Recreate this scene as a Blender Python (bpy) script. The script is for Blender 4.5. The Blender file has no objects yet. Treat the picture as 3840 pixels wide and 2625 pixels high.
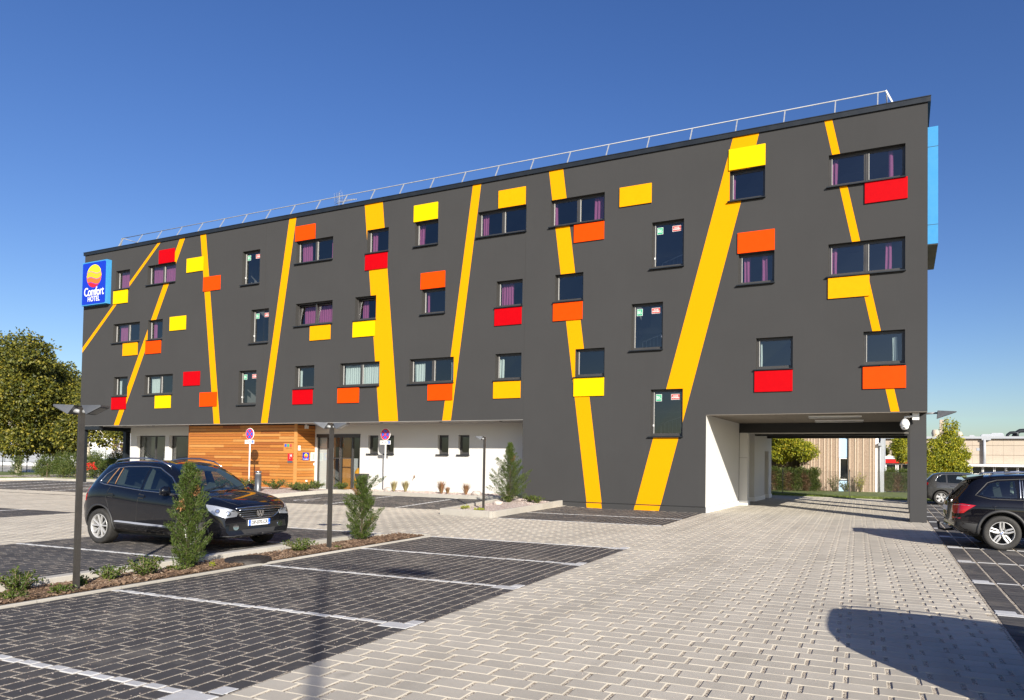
import bpy, bmesh, math, random
from math import sin, cos, pi, radians, sqrt, atan2
from mathutils import Vector, Matrix
from mathutils.bvhtree import BVHTree
from mathutils.geometry import delaunay_2d_cdt

random.seed(7)
SC = bpy.context.scene
COL = SC.collection

# ------------------------------------------------------------------ camera
CAM_R = Vector((0.90791139, 0.41892747, 0.0140242))
CAM_U = Vector((-0.0018862, -0.0293741, 0.99956671))
CAM_F = Vector((-0.4191579, 0.90754446, 0.02587889))
CAM_P = Vector((23.40841, -24.62807, 1.801996))
PX_W, PX_H, FOC, PCX, PCY = 3840.0, 2625.0, 2603.1989, 2180.9691, 1662.0566
cam_data = bpy.data.cameras.new('camera')
cam = bpy.data.objects.new('camera', cam_data)
COL.objects.link(cam)
m = Matrix((CAM_R, CAM_U, -CAM_F)).transposed().to_4x4()
m.translation = CAM_P
cam.matrix_world = m
cam_data.sensor_fit = 'HORIZONTAL'
cam_data.sensor_width = 36.0
cam_data.lens = 36.0 * FOC / PX_W
cam_data.shift_x = (PX_W / 2 - PCX) / PX_W
cam_data.shift_y = (PCY - PX_H / 2) / PX_W
cam_data.clip_start = 0.1
cam_data.clip_end = 3000
SC.camera = cam

# ------------------------------------------------------------------ light
SUN_TRAVEL = Vector((-0.700, 0.713, -0.437)).normalized()
world = bpy.data.worlds.new('World')
SC.world = world
world.use_nodes = True
wn = world.node_tree
wn.nodes.clear()
wo = wn.nodes.new('ShaderNodeOutputWorld')
bg = wn.nodes.new('ShaderNodeBackground')
sky = wn.nodes.new('ShaderNodeTexSky')
sky.sky_type = 'NISHITA'
sky.sun_disc = False
sky.sun_elevation = radians(23.6)
sky.sun_rotation = atan2(-SUN_TRAVEL.x, -SUN_TRAVEL.y)
sky.altitude = 100
sky.air_density = 1.0
sky.dust_density = 1.0
sky.ozone_density = 3.0
bg.inputs['Strength'].default_value = 0.075
hs = wn.nodes.new('ShaderNodeHueSaturation')
hs.inputs['Saturation'].default_value = 1.22
hs.inputs['Hue'].default_value = 0.516
wn.links.new(sky.outputs[0], hs.inputs['Color'])
wn.links.new(hs.outputs[0], bg.inputs[0])
wn.links.new(bg.outputs[0], wo.inputs[0])
sd = bpy.data.lights.new('sun', 'SUN')
sd.energy = 4.7
sd.angle = radians(0.53)
sd.color = (1.0, 0.93, 0.82)
sun = bpy.data.objects.new('sun', sd)
COL.objects.link(sun)
sun.rotation_euler = SUN_TRAVEL.to_track_quat('-Z', 'Y').to_euler()
SC.view_settings.view_transform = 'Standard'
SC.view_settings.look = 'None'
SC.view_settings.exposure = 0.9
SC.view_settings.gamma = 1.0
SC.view_settings.use_curve_mapping = False
SC.render.engine = 'CYCLES'
SC.cycles.max_bounces = 8
SC.cycles.transparent_max_bounces = 16

# ------------------------------------------------------------------ helpers
PHI = 0.054
UX, UY = cos(PHI), sin(PHI)
def uv(u, v): return (UX*u - UY*v, UY*u + UX*v)
def inv_uv(x, y): return (UX*x + UY*y, -UY*x + UX*y)
def sstep(t):
    t = min(1.0, max(0.0, t)); return t*t*(3-2*t)
def gz(x, y): return 0.2*sstep((y+7)/8)*sstep((13-x)/5)

class MB:
    """collects faces, builds one mesh"""
    def __init__(s): s.v=[]; s.f=[]; s.m=[]; s.sm=[]
    def add(s, vs, fs, mi=0, smooth=False):
        o=len(s.v); s.v.extend([tuple(p) for p in vs])
        for f in fs:
            s.f.append(tuple(i+o for i in f)); s.m.append(mi); s.sm.append(smooth)
    def quad(s, a,b,c,d, mi=0): s.add([a,b,c,d],[(0,1,2,3)],mi)
    def poly(s, pts, mi=0): s.add(pts,[tuple(range(len(pts)))],mi)
    def box(s, x0,y0,z0,x1,y1,z1, mi=0, skip=''):
        v=[(x0,y0,z0),(x1,y0,z0),(x1,y1,z0),(x0,y1,z0),(x0,y0,z1),(x1,y0,z1),(x1,y1,z1),(x0,y1,z1)]
        F={'b':(0,3,2,1),'t':(4,5,6,7),'f':(0,1,5,4),'k':(2,3,7,6),'r':(1,2,6,5),'l':(3,0,4,7)}
        s.add(v,[F[k] for k in F if k not in skip],mi)
    def obox(s, c, ax, ay, az, mi=0):
        """box from centre and three half-axis vectors"""
        c=Vector(c); ax=Vector(ax); ay=Vector(ay); az=Vector(az)
        v=[c+sx*ax+sy*ay+sz*az for sz in(-1,1) for sx,sy in((-1,-1),(1,-1),(1,1),(-1,1))]
        s.add(v,[(0,3,2,1),(4,5,6,7),(0,1,5,4),(2,3,7,6),(1,2,6,5),(3,0,4,7)],mi)
    def tube(s, pts, r, n=8, mi=0, cap=True, closed=False):
        pts=[Vector(p) for p in pts]; rings=[]; N=len(pts)
        rr = r if isinstance(r,(list,tuple)) else [r]*N
        prev=None
        for i,p in enumerate(pts):
            if closed: d=pts[(i+1)%N]-pts[i-1]
            elif i==0: d=pts[1]-p
            elif i==N-1: d=p-pts[i-1]
            else: d=pts[i+1]-pts[i-1]
            if d.length<1e-9: d=Vector((0,0,1))
            d.normalize()
            if prev is None:
                a=Vector((0,0,1)) if abs(d.z)<.9 else Vector((1,0,0))
                x=d.cross(a).normalized()
            else:
                x=(prev-d*prev.dot(d))
                x = x.normalized() if x.length>1e-6 else d.orthogonal().normalized()
            prev=x; y=d.cross(x)
            rings.append([p+rr[i]*(cos(2*pi*k/n)*x+sin(2*pi*k/n)*y) for k in range(n)])
        vs=[q for ring in rings for q in ring]; fs=[]
        M=N if closed else N-1
        for i in range(M):
            j=(i+1)%N
            for k in range(n):
                fs.append((i*n+k,i*n+(k+1)%n,j*n+(k+1)%n,j*n+k))
        if cap and not closed:
            fs.append(tuple(range(n-1,-1,-1))); fs.append(tuple((N-1)*n+k for k in range(n)))
        s.add(vs,fs,mi,True)
    def lathe(s, prof, n=24, c=(0,0,0), axis='z', mi=0, smooth=True):
        """prof list of (r,h)"""
        vs=[];fs=[]
        for (r,h) in prof:
            for k in range(n):
                a=2*pi*k/n; p=(r*cos(a),r*sin(a),h)
                if axis=='y': p=(p[0],p[2],p[1])
                elif axis=='x': p=(p[2],p[0],p[1])
                vs.append((p[0]+c[0],p[1]+c[1],p[2]+c[2]))
        for i in range(len(prof)-1):
            for k in range(n):
                fs.append((i*n+k,i*n+(k+1)%n,(i+1)*n+(k+1)%n,(i+1)*n+k))
        s.add(vs,fs,mi,smooth)
    def prism(s, pts, d, mi=0):
        """extrude planar polygon pts by vector d"""
        n=len(pts); d=Vector(d); a=[Vector(p) for p in pts]; b=[p+d for p in a]
        fs=[tuple(range(n-1,-1,-1)),tuple(range(n,2*n))]
        for i in range(n): fs.append((i,(i+1)%n,(i+1)%n+n,i+n))
        s.add(a+b,fs,mi)
    def mesh(s, name, mats):
        me=bpy.data.meshes.new(name)
        me.from_pydata(s.v,[],s.f)
        for mt in (mats if isinstance(mats,(list,tuple)) else [mats]): me.materials.append(mt)
        if len(me.polygons)==len(s.f):
            me.polygons.foreach_set('material_index',s.m)
            me.polygons.foreach_set('use_smooth',s.sm)
        me.update()
        return me
    def build(s, name, mats, parent=None, loc=None, fix=True):
        me=s.mesh(name,mats)
        if fix and len(me.polygons)<60000:
            b=bmesh.new(); b.from_mesh(me); bmesh.ops.recalc_face_normals(b,faces=b.faces); b.to_mesh(me); b.free()
        return link(name, me, parent, loc)

def link(name, data, parent=None, loc=None):
    o=bpy.data.objects.new(name,data); COL.objects.link(o)
    if parent is not None: o.parent=parent
    if loc is not None: o.location=loc
    return o
def tag(o, label=None, cat=None, group=None, kind=None):
    if label: o['label']=label
    if cat: o['category']=cat
    if group: o['group']=group
    if kind: o['kind']=kind
    return o
def thing(name, loc, label, cat, rz=0, group=None):
    o=bpy.data.objects.new(name,None); COL.objects.link(o); o.location=loc; o.rotation_euler=(0,0,rz)
    o.empty_display_size=.2
    return tag(o,label,cat,group)
def copy_tree(o, parent=None):
    c=o.copy(); COL.objects.link(c)
    if parent is not None: c.parent=parent
    for ch in list(o.children): copy_tree(ch,c)
    return c
def text_mesh(txt, size, extrude=0.0, bold=0.0, spacing=1.0, sx=1.0):
    cu=bpy.data.curves.new('lettering','FONT'); cu.body=txt; cu.size=size; cu.extrude=extrude
    cu.offset=bold; cu.align_x='CENTER'; cu.align_y='CENTER'; cu.space_character=spacing; cu.resolution_u=3
    t=bpy.data.objects.new('lettering',cu); COL.objects.link(t)
    dg=bpy.context.evaluated_depsgraph_get()
    me=bpy.data.meshes.new_from_object(t.evaluated_get(dg))
    bpy.data.objects.remove(t)
    if sx!=1.0: me.transform(Matrix.Diagonal((sx,1,1,1)))
    return me
def lettering(txt, size, mat, parent, loc, rot=(pi/2,0,0), extrude=.002, bold=0.0, spacing=1.0, sx=1.0, name='lettering'):
    me=text_mesh(txt,size,extrude,bold,spacing,sx); me.materials.clear(); me.materials.append(mat)
    o=link(name,me,parent,loc); o.rotation_euler=rot; return o

# ------------------------------------------------------------------ materials
def nmat(name):
    mt=bpy.data.materials.new(name); mt.use_nodes=True
    nt=mt.node_tree; b=nt.nodes['Principled BSDF']; return mt,nt,b
def ramp(nt, fac, stops):
    r=nt.nodes.new('ShaderNodeValToRGB'); e=r.color_ramp.elements
    while len(e)<len(stops): e.new(.5)
    for i,(p,c) in enumerate(stops): e[i].position=p; e[i].color=(*c,1)
    nt.links.new(fac,r.inputs[0]); return r.outputs[0]
def noise(nt, scale, detail=4, rough=.6, vec=None):
    n=nt.nodes.new('ShaderNodeTexNoise'); n.inputs['Scale'].default_value=scale
    n.inputs['Detail'].default_value=detail; n.inputs['Roughness'].default_value=rough
    if vec is None:
        tc=nt.nodes.new('ShaderNodeTexCoord'); vec=tc.outputs['Object']
    nt.links.new(vec,n.inputs['Vector']); return n.outputs['Fac']
def bump(nt, b, h, strength=.3, dist=.01):
    bp=nt.nodes.new('ShaderNodeBump'); bp.inputs['Strength'].default_value=strength; bp.inputs['Distance'].default_value=dist
    nt.links.new(h,bp.inputs['Height']); nt.links.new(bp.outputs[0],b.inputs['Normal'])
def mixc(nt, fac, a, b2, mode='MIX'):
    mx=nt.nodes.new('ShaderNodeMix'); mx.data_type='RGBA'; mx.blend_type=mode
    if isinstance(fac,(int,float)): mx.inputs[0].default_value=fac
    else: nt.links.new(fac,mx.inputs[0])
    for i,c in ((6,a),(7,b2)):
        if isinstance(c,(tuple,list)): mx.inputs[i].default_value=(*c[:3],1)
        else: nt.links.new(c,mx.inputs[i])
    return mx.outputs[2]
def math_(nt, op, a, b2=None):
    n=nt.nodes.new('ShaderNodeMath'); n.operation=op
    for i,c in ((0,a),(1,b2)):
        if c is None: continue
        if isinstance(c,(int,float)): n.inputs[i].default_value=c
        else: nt.links.new(c,n.inputs[i])
    return n.outputs[0]
def rnd(nt):
    """one random number per loose piece and per object"""
    g=nt.nodes.new('ShaderNodeNewGeometry'); oi=nt.nodes.new('ShaderNodeObjectInfo')
    return math_(nt,'FRACT',math_(nt,'ADD',g.outputs['Random Per Island'],oi.outputs['Random']))
def simple(name, col, rough=.5, metal=0.0, spec=.5, coat=0.0, var=.0, scale=6, bumps=0, bscale=200, emit=None):
    mt,nt,b=nmat(name)
    b.inputs['Base Color'].default_value=(*col,1); b.inputs['Roughness'].default_value=rough
    b.inputs['Metallic'].default_value=metal; b.inputs['Specular IOR Level'].default_value=spec
    b.inputs['Coat Weight'].default_value=coat; b.inputs['Coat Roughness'].default_value=.03
    if var:
        n=noise(nt,scale,5)
        c=ramp(nt,n,[(.3,tuple(x*(1-var) for x in col)),(.7,tuple(min(1,x*(1+var)) for x in col))])
        nt.links.new(c,b.inputs['Base Color'])
        r=ramp(nt,n,[(.3,(rough*.85,)*3),(.7,(min(1,rough*1.15),)*3)])
        nt.links.new(r,b.inputs['Roughness'])
    if bumps: bump(nt,b,noise(nt,bscale,2),bumps,.004)
    return mt
def stucco(name, col, dirt=.12, spots=False):
    mt,nt,b=nmat(name)
    big=noise(nt,.35,4); mid=noise(nt,3,5); fine=noise(nt,160,3,.7)
    c=mixc(nt,big,tuple(x*(1-dirt) for x in col),tuple(min(1,x*(1+dirt)) for x in col))
    c=mixc(nt,math_(nt,'MULTIPLY',fine,.35),c,tuple(x*.6 for x in col))
    tc=nt.nodes.new('ShaderNodeTexCoord'); mp=nt.nodes.new('ShaderNodeMapping'); mp.inputs['Scale'].default_value=(5,5,.25)
    nt.links.new(tc.outputs['Object'],mp.inputs[0])
    st=noise(nt,1.2,5,.6,mp.outputs[0])
    c=mixc(nt,math_(nt,'MULTIPLY',ramp(nt,st,[(.52,(0,0,0)),(.75,(1,1,1))]),.12*dirt/.12*.5),c,tuple(min(1,x*1.35+.01) for x in col))
    nt.links.new(c,b.inputs['Base Color'])
    b.inputs['Roughness'].default_value=.95; b.inputs['Specular IOR Level'].default_value=.08
    bump(nt,b,math_(nt,'ADD',fine,math_(nt,'MULTIPLY',mid,.4)),.35,.004)
    return mt
M={}
M['dark_stucco']=stucco('dark grey render',(.052,.052,.053),.12)
M['white_stucco']=stucco('white render',(.62,.61,.585),.03)
M['stripe']=stucco('amber painted render',(.74,.305,.001),.04)
M['cap']=simple('anthracite sheet metal',(.018,.022,.027),.45,.3,var=.1,scale=2)
M['frame']=simple('anthracite window frame',(.045,.043,.042),.38,.0,var=.08,scale=3)
M['frame_sunlit']=simple('sunlit aluminium strip',(.32,.32,.31),.5)  # pale tone stands in for sun on the aluminium edge
M['reveal']=stucco('dark reveal',(.045,.044,.043),.06)
M['galv']=simple('galvanised steel',(.30,.31,.32),.55,.2,var=.12,scale=9)
M['red']=simple('red panel',(.42,.0005,.004),.6,var=.03,spec=.08)
M['orange']=simple('orange panel',(.72,.055,.0005),.6,var=.03,spec=.08)
M['lemon']=simple('lemon panel',(.76,.47,.0005),.6,var=.03,spec=.08)
M['amber']=simple('amber panel',(.74,.305,.0005),.6,var=.03,spec=.08)
M['black_in']=simple('dim room',(.03,.03,.032),.9)
M['room_wall']=simple('room wall',(.12,.115,.11),.9)
M['curtain_p']=simple('purple curtain',(.20,.045,.12),.9,var=.15,scale=20)
M['curtain_w']=simple('pale curtain',(.36,.40,.37),.9,var=.06,scale=20)
M['pole']=simple('dark grey lamp metal',(.055,.05,.045),.48,.35,var=.1)
M['lamp_grey']=simple('lamp head metal',(.11,.115,.125),.38,.5,var=.1)
M['lamp_glass']=simple('lamp lens',(.30,.30,.29),.15)
M['white_paint']=simple('white painted metal',(.78,.78,.77),.35)
M['sign_red']=simple('sign red',(.55,.01,.02),.35)
M['sign_blue']=simple('sign blue',(.02,.10,.55),.35)
M['deep_blue']=simple('deep blue sign',(.004,.028,.42),.3)
M['sky_blue']=simple('light blue box',(.045,.25,.52),.35,var=.03)
M['navy']=simple('navy rule',(.01,.012,.09),.4)
M['yellow_s']=simple('sign yellow',(.92,.66,.01),.35)
M['ambs']=simple('sign amber',(.90,.42,.01),.35)
M['ora_s']=simple('sign orange',(.85,.14,.01),.35)
M['green_s']=simple('sign green',(.03,.33,.17),.4)
M['salmon']=simple('sign brick red',(.42,.07,.06),.4)
M['black']=simple('matt black',(.012,.012,.012),.6)
M['rubber']=simple('tyre rubber',(.022,.021,.02),.75,var=.25,scale=25,bumps=.4,bscale=90)
M['plastic']=simple('black trim plastic',(.03,.03,.031),.55,bumps=.2,bscale=400)
M['chrome']=simple('chrome',(.75,.76,.78),.12,1.0)
M['lamp_silver']=simple('lamp reflector',(.42,.43,.46),.3,.35)
M['sky_sheen_trim']=simple('silver trim with sky sheen',(.30,.32,.38),.3,.2)  # bluish tone imitates the sky mirrored in the moulding
M['cabin']=simple('cabin lining',(.10,.10,.095),.8)
M['satin']=simple('satin aluminium',(.5,.52,.56),.28,1.0)
M['alloy']=simple('alloy wheel',(.42,.42,.42),.38,.35,var=.06,scale=20)
M['alloy_in']=simple('wheel shadowed metal',(.06,.06,.06),.6,.4)
M['plate']=simple('number plate white',(.75,.76,.76),.35)
M['plate_blue']=simple('plate blue',(.01,.12,.6),.35)
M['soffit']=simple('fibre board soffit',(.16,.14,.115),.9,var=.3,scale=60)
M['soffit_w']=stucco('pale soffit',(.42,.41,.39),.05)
M['brass']=simple('brown metal',(.2,.1,.04),.5)
def car_paint(name,col,flake=0.0,rough=.12):
    mt,nt,b=nmat(name)
    b.inputs['Base Color'].default_value=(*col,1); b.inputs['Roughness'].default_value=rough+.25; b.inputs['Specular IOR Level'].default_value=.03
    b.inputs['Metallic'].default_value=flake; b.inputs['Coat Weight'].default_value=1.0; b.inputs['Coat Roughness'].default_value=.02
    n=noise(nt,1.5,5); z=nt.nodes.new('ShaderNodeTexCoord'); sp=nt.nodes.new('ShaderNodeSeparateXYZ')
    nt.links.new(z.outputs['Object'],sp.inputs[0])
    # road dust low on the body
    f=math_(nt,'MULTIPLY',ramp(nt,sp.outputs['Z'],[(.2,(1,1,1)),(.75,(0,0,0))]),math_(nt,'MULTIPLY',n,.10))
    c=mixc(nt,f,col,(.17,.14,.10)); nt.links.new(c,b.inputs['Base Color'])
    nt.links.new(math_(nt,'ADD',math_(nt,'MULTIPLY',f,.8),.02),b.inputs['Coat Roughness'])
    return mt
M['car_black']=car_paint('black car paint',(.004,.004,.006))
M['car_blue']=car_paint('blue black car paint',(.0035,.0045,.008))
M['car_grey']=car_paint('grey car paint',(.085,.085,.085),.6)
M['car_white']=car_paint('white car paint',(.72,.72,.72))
def glass(name, tint=(.80,.86,.88), refl=1.0, rough=0.0):
    mt=bpy.data.materials.new(name); mt.use_nodes=True; nt=mt.node_tree; nt.nodes.clear()
    o=nt.nodes.new('ShaderNodeOutputMaterial'); mx=nt.nodes.new('ShaderNodeMixShader')
    t=nt.nodes.new('ShaderNodeBsdfTransparent'); g=nt.nodes.new('ShaderNodeBsdfGlossy'); fr=nt.nodes.new('ShaderNodeLayerWeight')
    fr.inputs['Blend'].default_value=.5; t.inputs['Color'].default_value=(*tint,1); g.inputs['Roughness'].default_value=rough
    nt.links.new(math_(nt,'MINIMUM',math_(nt,'ADD',.13*refl,math_(nt,'MULTIPLY',math_(nt,'POWER',fr.outputs['Facing'],4.0),1.2*refl)),1.0),mx.inputs[0])
    nt.links.new(t.outputs[0],mx.inputs[1]); nt.links.new(g.outputs[0],mx.inputs[2]); nt.links.new(mx.outputs[0],o.inputs[0])
    return mt
M['glass']=glass('window glass')
M['car_glass']=glass('tinted car glass',(.55,.66,.62),1.0)
M['dark_glass']=simple('privacy glass',(.008,.010,.011),.04,0,.5)
M['lamp_clear']=glass('headlamp glass',(.9,.92,.95),.8)
M['tail_red']=simple('tail lamp red',(.38,.004,.008),.12,coat=1)
def blocks(name, c0, c1, edge=.0, rough=.85, fleck=None):
    mt,nt,b=nmat(name); r=rnd(nt)
    c=ramp(nt,r,[(0,c0),(1,c1)])
    n=noise(nt,14,5); f=noise(nt,260,2,.7); big=noise(nt,.5,4)
    c=mixc(nt,math_(nt,'MULTIPLY',n,.5),c,tuple(x*.72 for x in c0))
    c=mixc(nt,math_(nt,'MULTIPLY',ramp(nt,f,[(.45,(0,0,0)),(.75,(1,1,1))]),.45),c,fleck or tuple(min(1,x*1.5) for x in c1))
    c=mixc(nt,math_(nt,'MULTIPLY',ramp(nt,big,[(.45,(0,0,0)),(.7,(1,1,1))]),.3),c,tuple(x*.75 for x in c0))
    g=nt.nodes.new('ShaderNodeNewGeometry'); mp=nt.nodes.new('ShaderNodeMapping'); mp.inputs['Scale'].default_value=(.9,.10,1); mp.inputs['Rotation'].default_value=(0,0,.25)
    nt.links.new(g.outputs['Position'],mp.inputs[0]); tr=noise(nt,1.0,4,.6,mp.outputs[0])
    c=mixc(nt,math_(nt,'MULTIPLY',ramp(nt,tr,[(.50,(0,0,0)),(.68,(1,1,1))]),.38),c,tuple(x*.62 for x in c0))
    sp=noise(nt,1.7,3,.5,g.outputs['Position'])
    c=mixc(nt,math_(nt,'MULTIPLY',ramp(nt,sp,[(.70,(0,0,0)),(.76,(1,1,1))]),.45),c,tuple(x*.5 for x in c0))
    du=noise(nt,.8,5,.65,g.outputs['Position'])
    c=mixc(nt,math_(nt,'MULTIPLY',ramp(nt,du,[(.52,(0,0,0)),(.72,(1,1,1))]),.22),c,(.42,.37,.30))
    nt.links.new(c,b.inputs['Base Color']); b.inputs['Roughness'].default_value=rough; b.inputs['Specular IOR Level'].default_value=.3
    bump(nt,b,f,.5,.002); return mt
M['paver_light']=blocks('light concrete paver',(.385,.352,.295),(.50,.458,.385))
M['paver_dark']=blocks('black concrete paver',(.042,.040,.042),(.070,.067,.068),rough=.85,fleck=(.15,.14,.135))
M['paver_white']=blocks('white painted paver',(.42,.42,.42),(.54,.54,.54),rough=.6)
def gravel_mat(name, cols, scale=120, strength=1.0):
    mt,nt,b=nmat(name); tc=nt.nodes.new('ShaderNodeTexCoord')
    vo=nt.nodes.new('ShaderNodeTexVoronoi'); vo.inputs['Scale'].default_value=scale; nt.links.new(tc.outputs['Object'],vo.inputs['Vector'])
    sp=nt.nodes.new('ShaderNodeSeparateColor'); nt.links.new(vo.outputs['Color'],sp.inputs[0])
    c=ramp(nt,sp.outputs[0],cols); nt.links.new(c,b.inputs['Base Color']); b.inputs['Roughness'].default_value=.9
    inv=math_(nt,'SUBTRACT',1.0,vo.outputs['Distance']); bump(nt,b,inv,strength,.012); return mt
M['gravel']=gravel_mat('joint gravel',[(0,(.12,.095,.07)),(.35,(.36,.30,.23)),(.7,(.54,.47,.37)),(1,(.74,.68,.57))],95)
M['stones']=gravel_mat('decorative pink gravel',[(0,(.2,.15,.13)),(.4,(.42,.33,.29)),(.8,(.55,.47,.42)),(1,(.7,.65,.6))],28)
M['kerb']=blocks('kerb concrete',(.36,.34,.30),(.44,.415,.37))
M['mulch']=gravel_mat('bark mulch',[(0,(.035,.02,.01)),(.5,(.12,.065,.033)),(1,(.25,.16,.09))],45)
def leaf_mat(name, stops, trans=.35, rough=.55):
    mt=bpy.data.materials.new(name); mt.use_nodes=True; nt=mt.node_tree; b=nt.nodes['Principled BSDF']; out=nt.nodes['Material Output']
    r=rnd(nt); big=noise(nt,1.1,2); f=math_(nt,'ADD',math_(nt,'MULTIPLY',r,.7),math_(nt,'MULTIPLY',math_(nt,'SUBTRACT',big,.2),.5))
    c=ramp(nt,f,stops); nt.links.new(c,b.inputs['Base Color']); b.inputs['Roughness'].default_value=rough
    t=nt.nodes.new('ShaderNodeBsdfTranslucent'); nt.links.new(c,t.inputs[0]); mx=nt.nodes.new('ShaderNodeMixShader'); mx.inputs[0].default_value=trans
    nt.links.new(b.outputs[0],mx.inputs[1]); nt.links.new(t.outputs[0],mx.inputs[2]); nt.links.new(mx.outputs[0],out.inputs[0]); return mt
M['leaf_plane']=leaf_mat('plane tree leaves',[(0,(.02,.028,.006)),(.4,(.075,.09,.012)),(.72,(.20,.19,.02)),(.92,(.36,.29,.03)),(1,(.42,.22,.03))])
M['leaf_yellow']=leaf_mat('yellowing maple leaves',[(0,(.07,.10,.01)),(.4,(.20,.24,.018)),(.8,(.50,.45,.02)),(1,(.50,.24,.03))])
M['leaf_hedge']=leaf_mat('hedge leaves',[(0,(.035,.06,.012)),(.6,(.09,.13,.022)),(1,(.20,.17,.05))])
M['leaf_hedge_brown']=leaf_mat('browning hedge leaves',[(0,(.05,.045,.02)),(.5,(.15,.09,.045)),(1,(.28,.16,.09))])
M['leaf_shrub']=leaf_mat('shrub leaves',[(0,(.03,.055,.008)),(.6,(.08,.12,.015)),(1,(.17,.19,.03))])
M['leaf_redtip']=leaf_mat('red flowers',[(0,(.5,.01,.01)),(1,(.8,.03,.02))])
M['leaf_juniper']=leaf_mat('juniper needles',[(0,(.028,.055,.010)),(.55,(.075,.12,.018)),(.9,(.14,.18,.03)),(1,(.22,.15,.05))],.25)
M['leaf_brown']=leaf_mat('dead juniper twig',[(0,(.2,.09,.03)),(1,(.4,.2,.08))],.2)
M['leaf_lime']=leaf_mat('lime ground leaves',[(0,(.2,.25,.01)),(1,(.4,.42,.03))])
M['grass_red']=leaf_mat('reddish grass blades',[(0,(.2,.14,.05)),(.5,(.3,.2,.1)),(1,(.4,.1,.07))])
M['grass_tan']=leaf_mat('tan grass blades',[(0,(.22,.19,.07)),(1,(.45,.38,.2))])
M['bark']=simple('bark',(.16,.12,.085),.9,var=.3,scale=18,bumps=.6,bscale=30)
M['bark_pale']=simple('pale plane bark',(.42,.38,.3),.85,var=.2,scale=9)
M['rock']=simple('pale rock',(.42,.36,.32),.85,var=.2,scale=10,bumps=.6,bscale=30)
def wood_mat():
    mt,nt,b=nmat('larch cladding'); r=rnd(nt); tc=nt.nodes.new('ShaderNodeTexCoord')
    mp=nt.nodes.new('ShaderNodeMapping'); mp.inputs['Scale'].default_value=(1.2,1.2,22); nt.links.new(tc.outputs['Object'],mp.inputs[0])
    oi=nt.nodes.new('ShaderNodeObjectInfo'); cb=nt.nodes.new('ShaderNodeCombineXYZ'); nt.links.new(math_(nt,'MULTIPLY',oi.outputs['Random'],40),cb.inputs[0])
    ad=nt.nodes.new('ShaderNodeVectorMath'); nt.links.new(mp.outputs[0],ad.inputs[0]); nt.links.new(cb.outputs[0],ad.inputs[1])
    g=noise(nt,2.2,6,.6,ad.outputs[0]); kn=noise(nt,3.5,2,.5,ad.outputs[0])
    c=ramp(nt,r,[(0,(.27,.075,.012)),(.25,(.46,.17,.026)),(.75,(.55,.235,.042)),(1,(.60,.31,.09))])
    c=mixc(nt,math_(nt,'MULTIPLY',g,.75),c,(.24,.075,.018))
    c=mixc(nt,math_(nt,'MULTIPLY',ramp(nt,kn,[(.68,(0,0,0)),(.78,(1,1,1))]),.6),c,(.66,.45,.22))
    nt.links.new(c,b.inputs['Base Color']); b.inputs['Roughness'].default_value=.6; bump(nt,b,g,.4,.004); return mt
M['wood']=wood_mat()
M['grass']=simple('lawn soil',(.10,.13,.025),.95,var=.45,scale=3,bumps=.8,bscale=40)
M['blade']=leaf_mat('lawn blades',[(0,(.10,.15,.02)),(1,(.24,.29,.05))])
M['asphalt']=simple('far asphalt',(.09,.088,.085),.9,var=.25,scale=.3)
M['exposed']=gravel_mat('exposed aggregate concrete',[(0,(.22,.155,.11)),(.5,(.32,.235,.175)),(1,(.42,.33,.255))],55,.6)
M['exposed_rib']=simple('smooth concrete rib',(.56,.46,.36),.8,var=.1)
M['pale_blue']=simple('pale blue board',(.42,.60,.80),.5,var=.03)
M['beige']=simple('beige concrete panel',(.42,.355,.285),.85,var=.07,scale=1.5)
M['white_wall']=simple('white metal cladding',(.75,.76,.78),.6,var=.04)
M['grey_clad']=simple('grey cladding',(.34,.36,.39),.6,var=.06)
M['red_sheet']=simple('red fascia',(.55,.012,.01),.4)
M['wire']=simple('fence wire',(.16,.165,.15),.6,.2)
M['wire_green']=simple('green fence mesh',(.05,.10,.07),.5)
M['duct']=simple('dark duct',(.03,.035,.04),.45,.5)
M['iron']=simple('cast iron cover',(.035,.03,.027),.6,.4,var=.3,scale=20,bumps=.5,bscale=60)
M['orange_seat']=simple('orange seat',(.8,.34,.01),.5)
M['floor_in']=simple('interior floor',(.25,.22,.19),.5)
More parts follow.
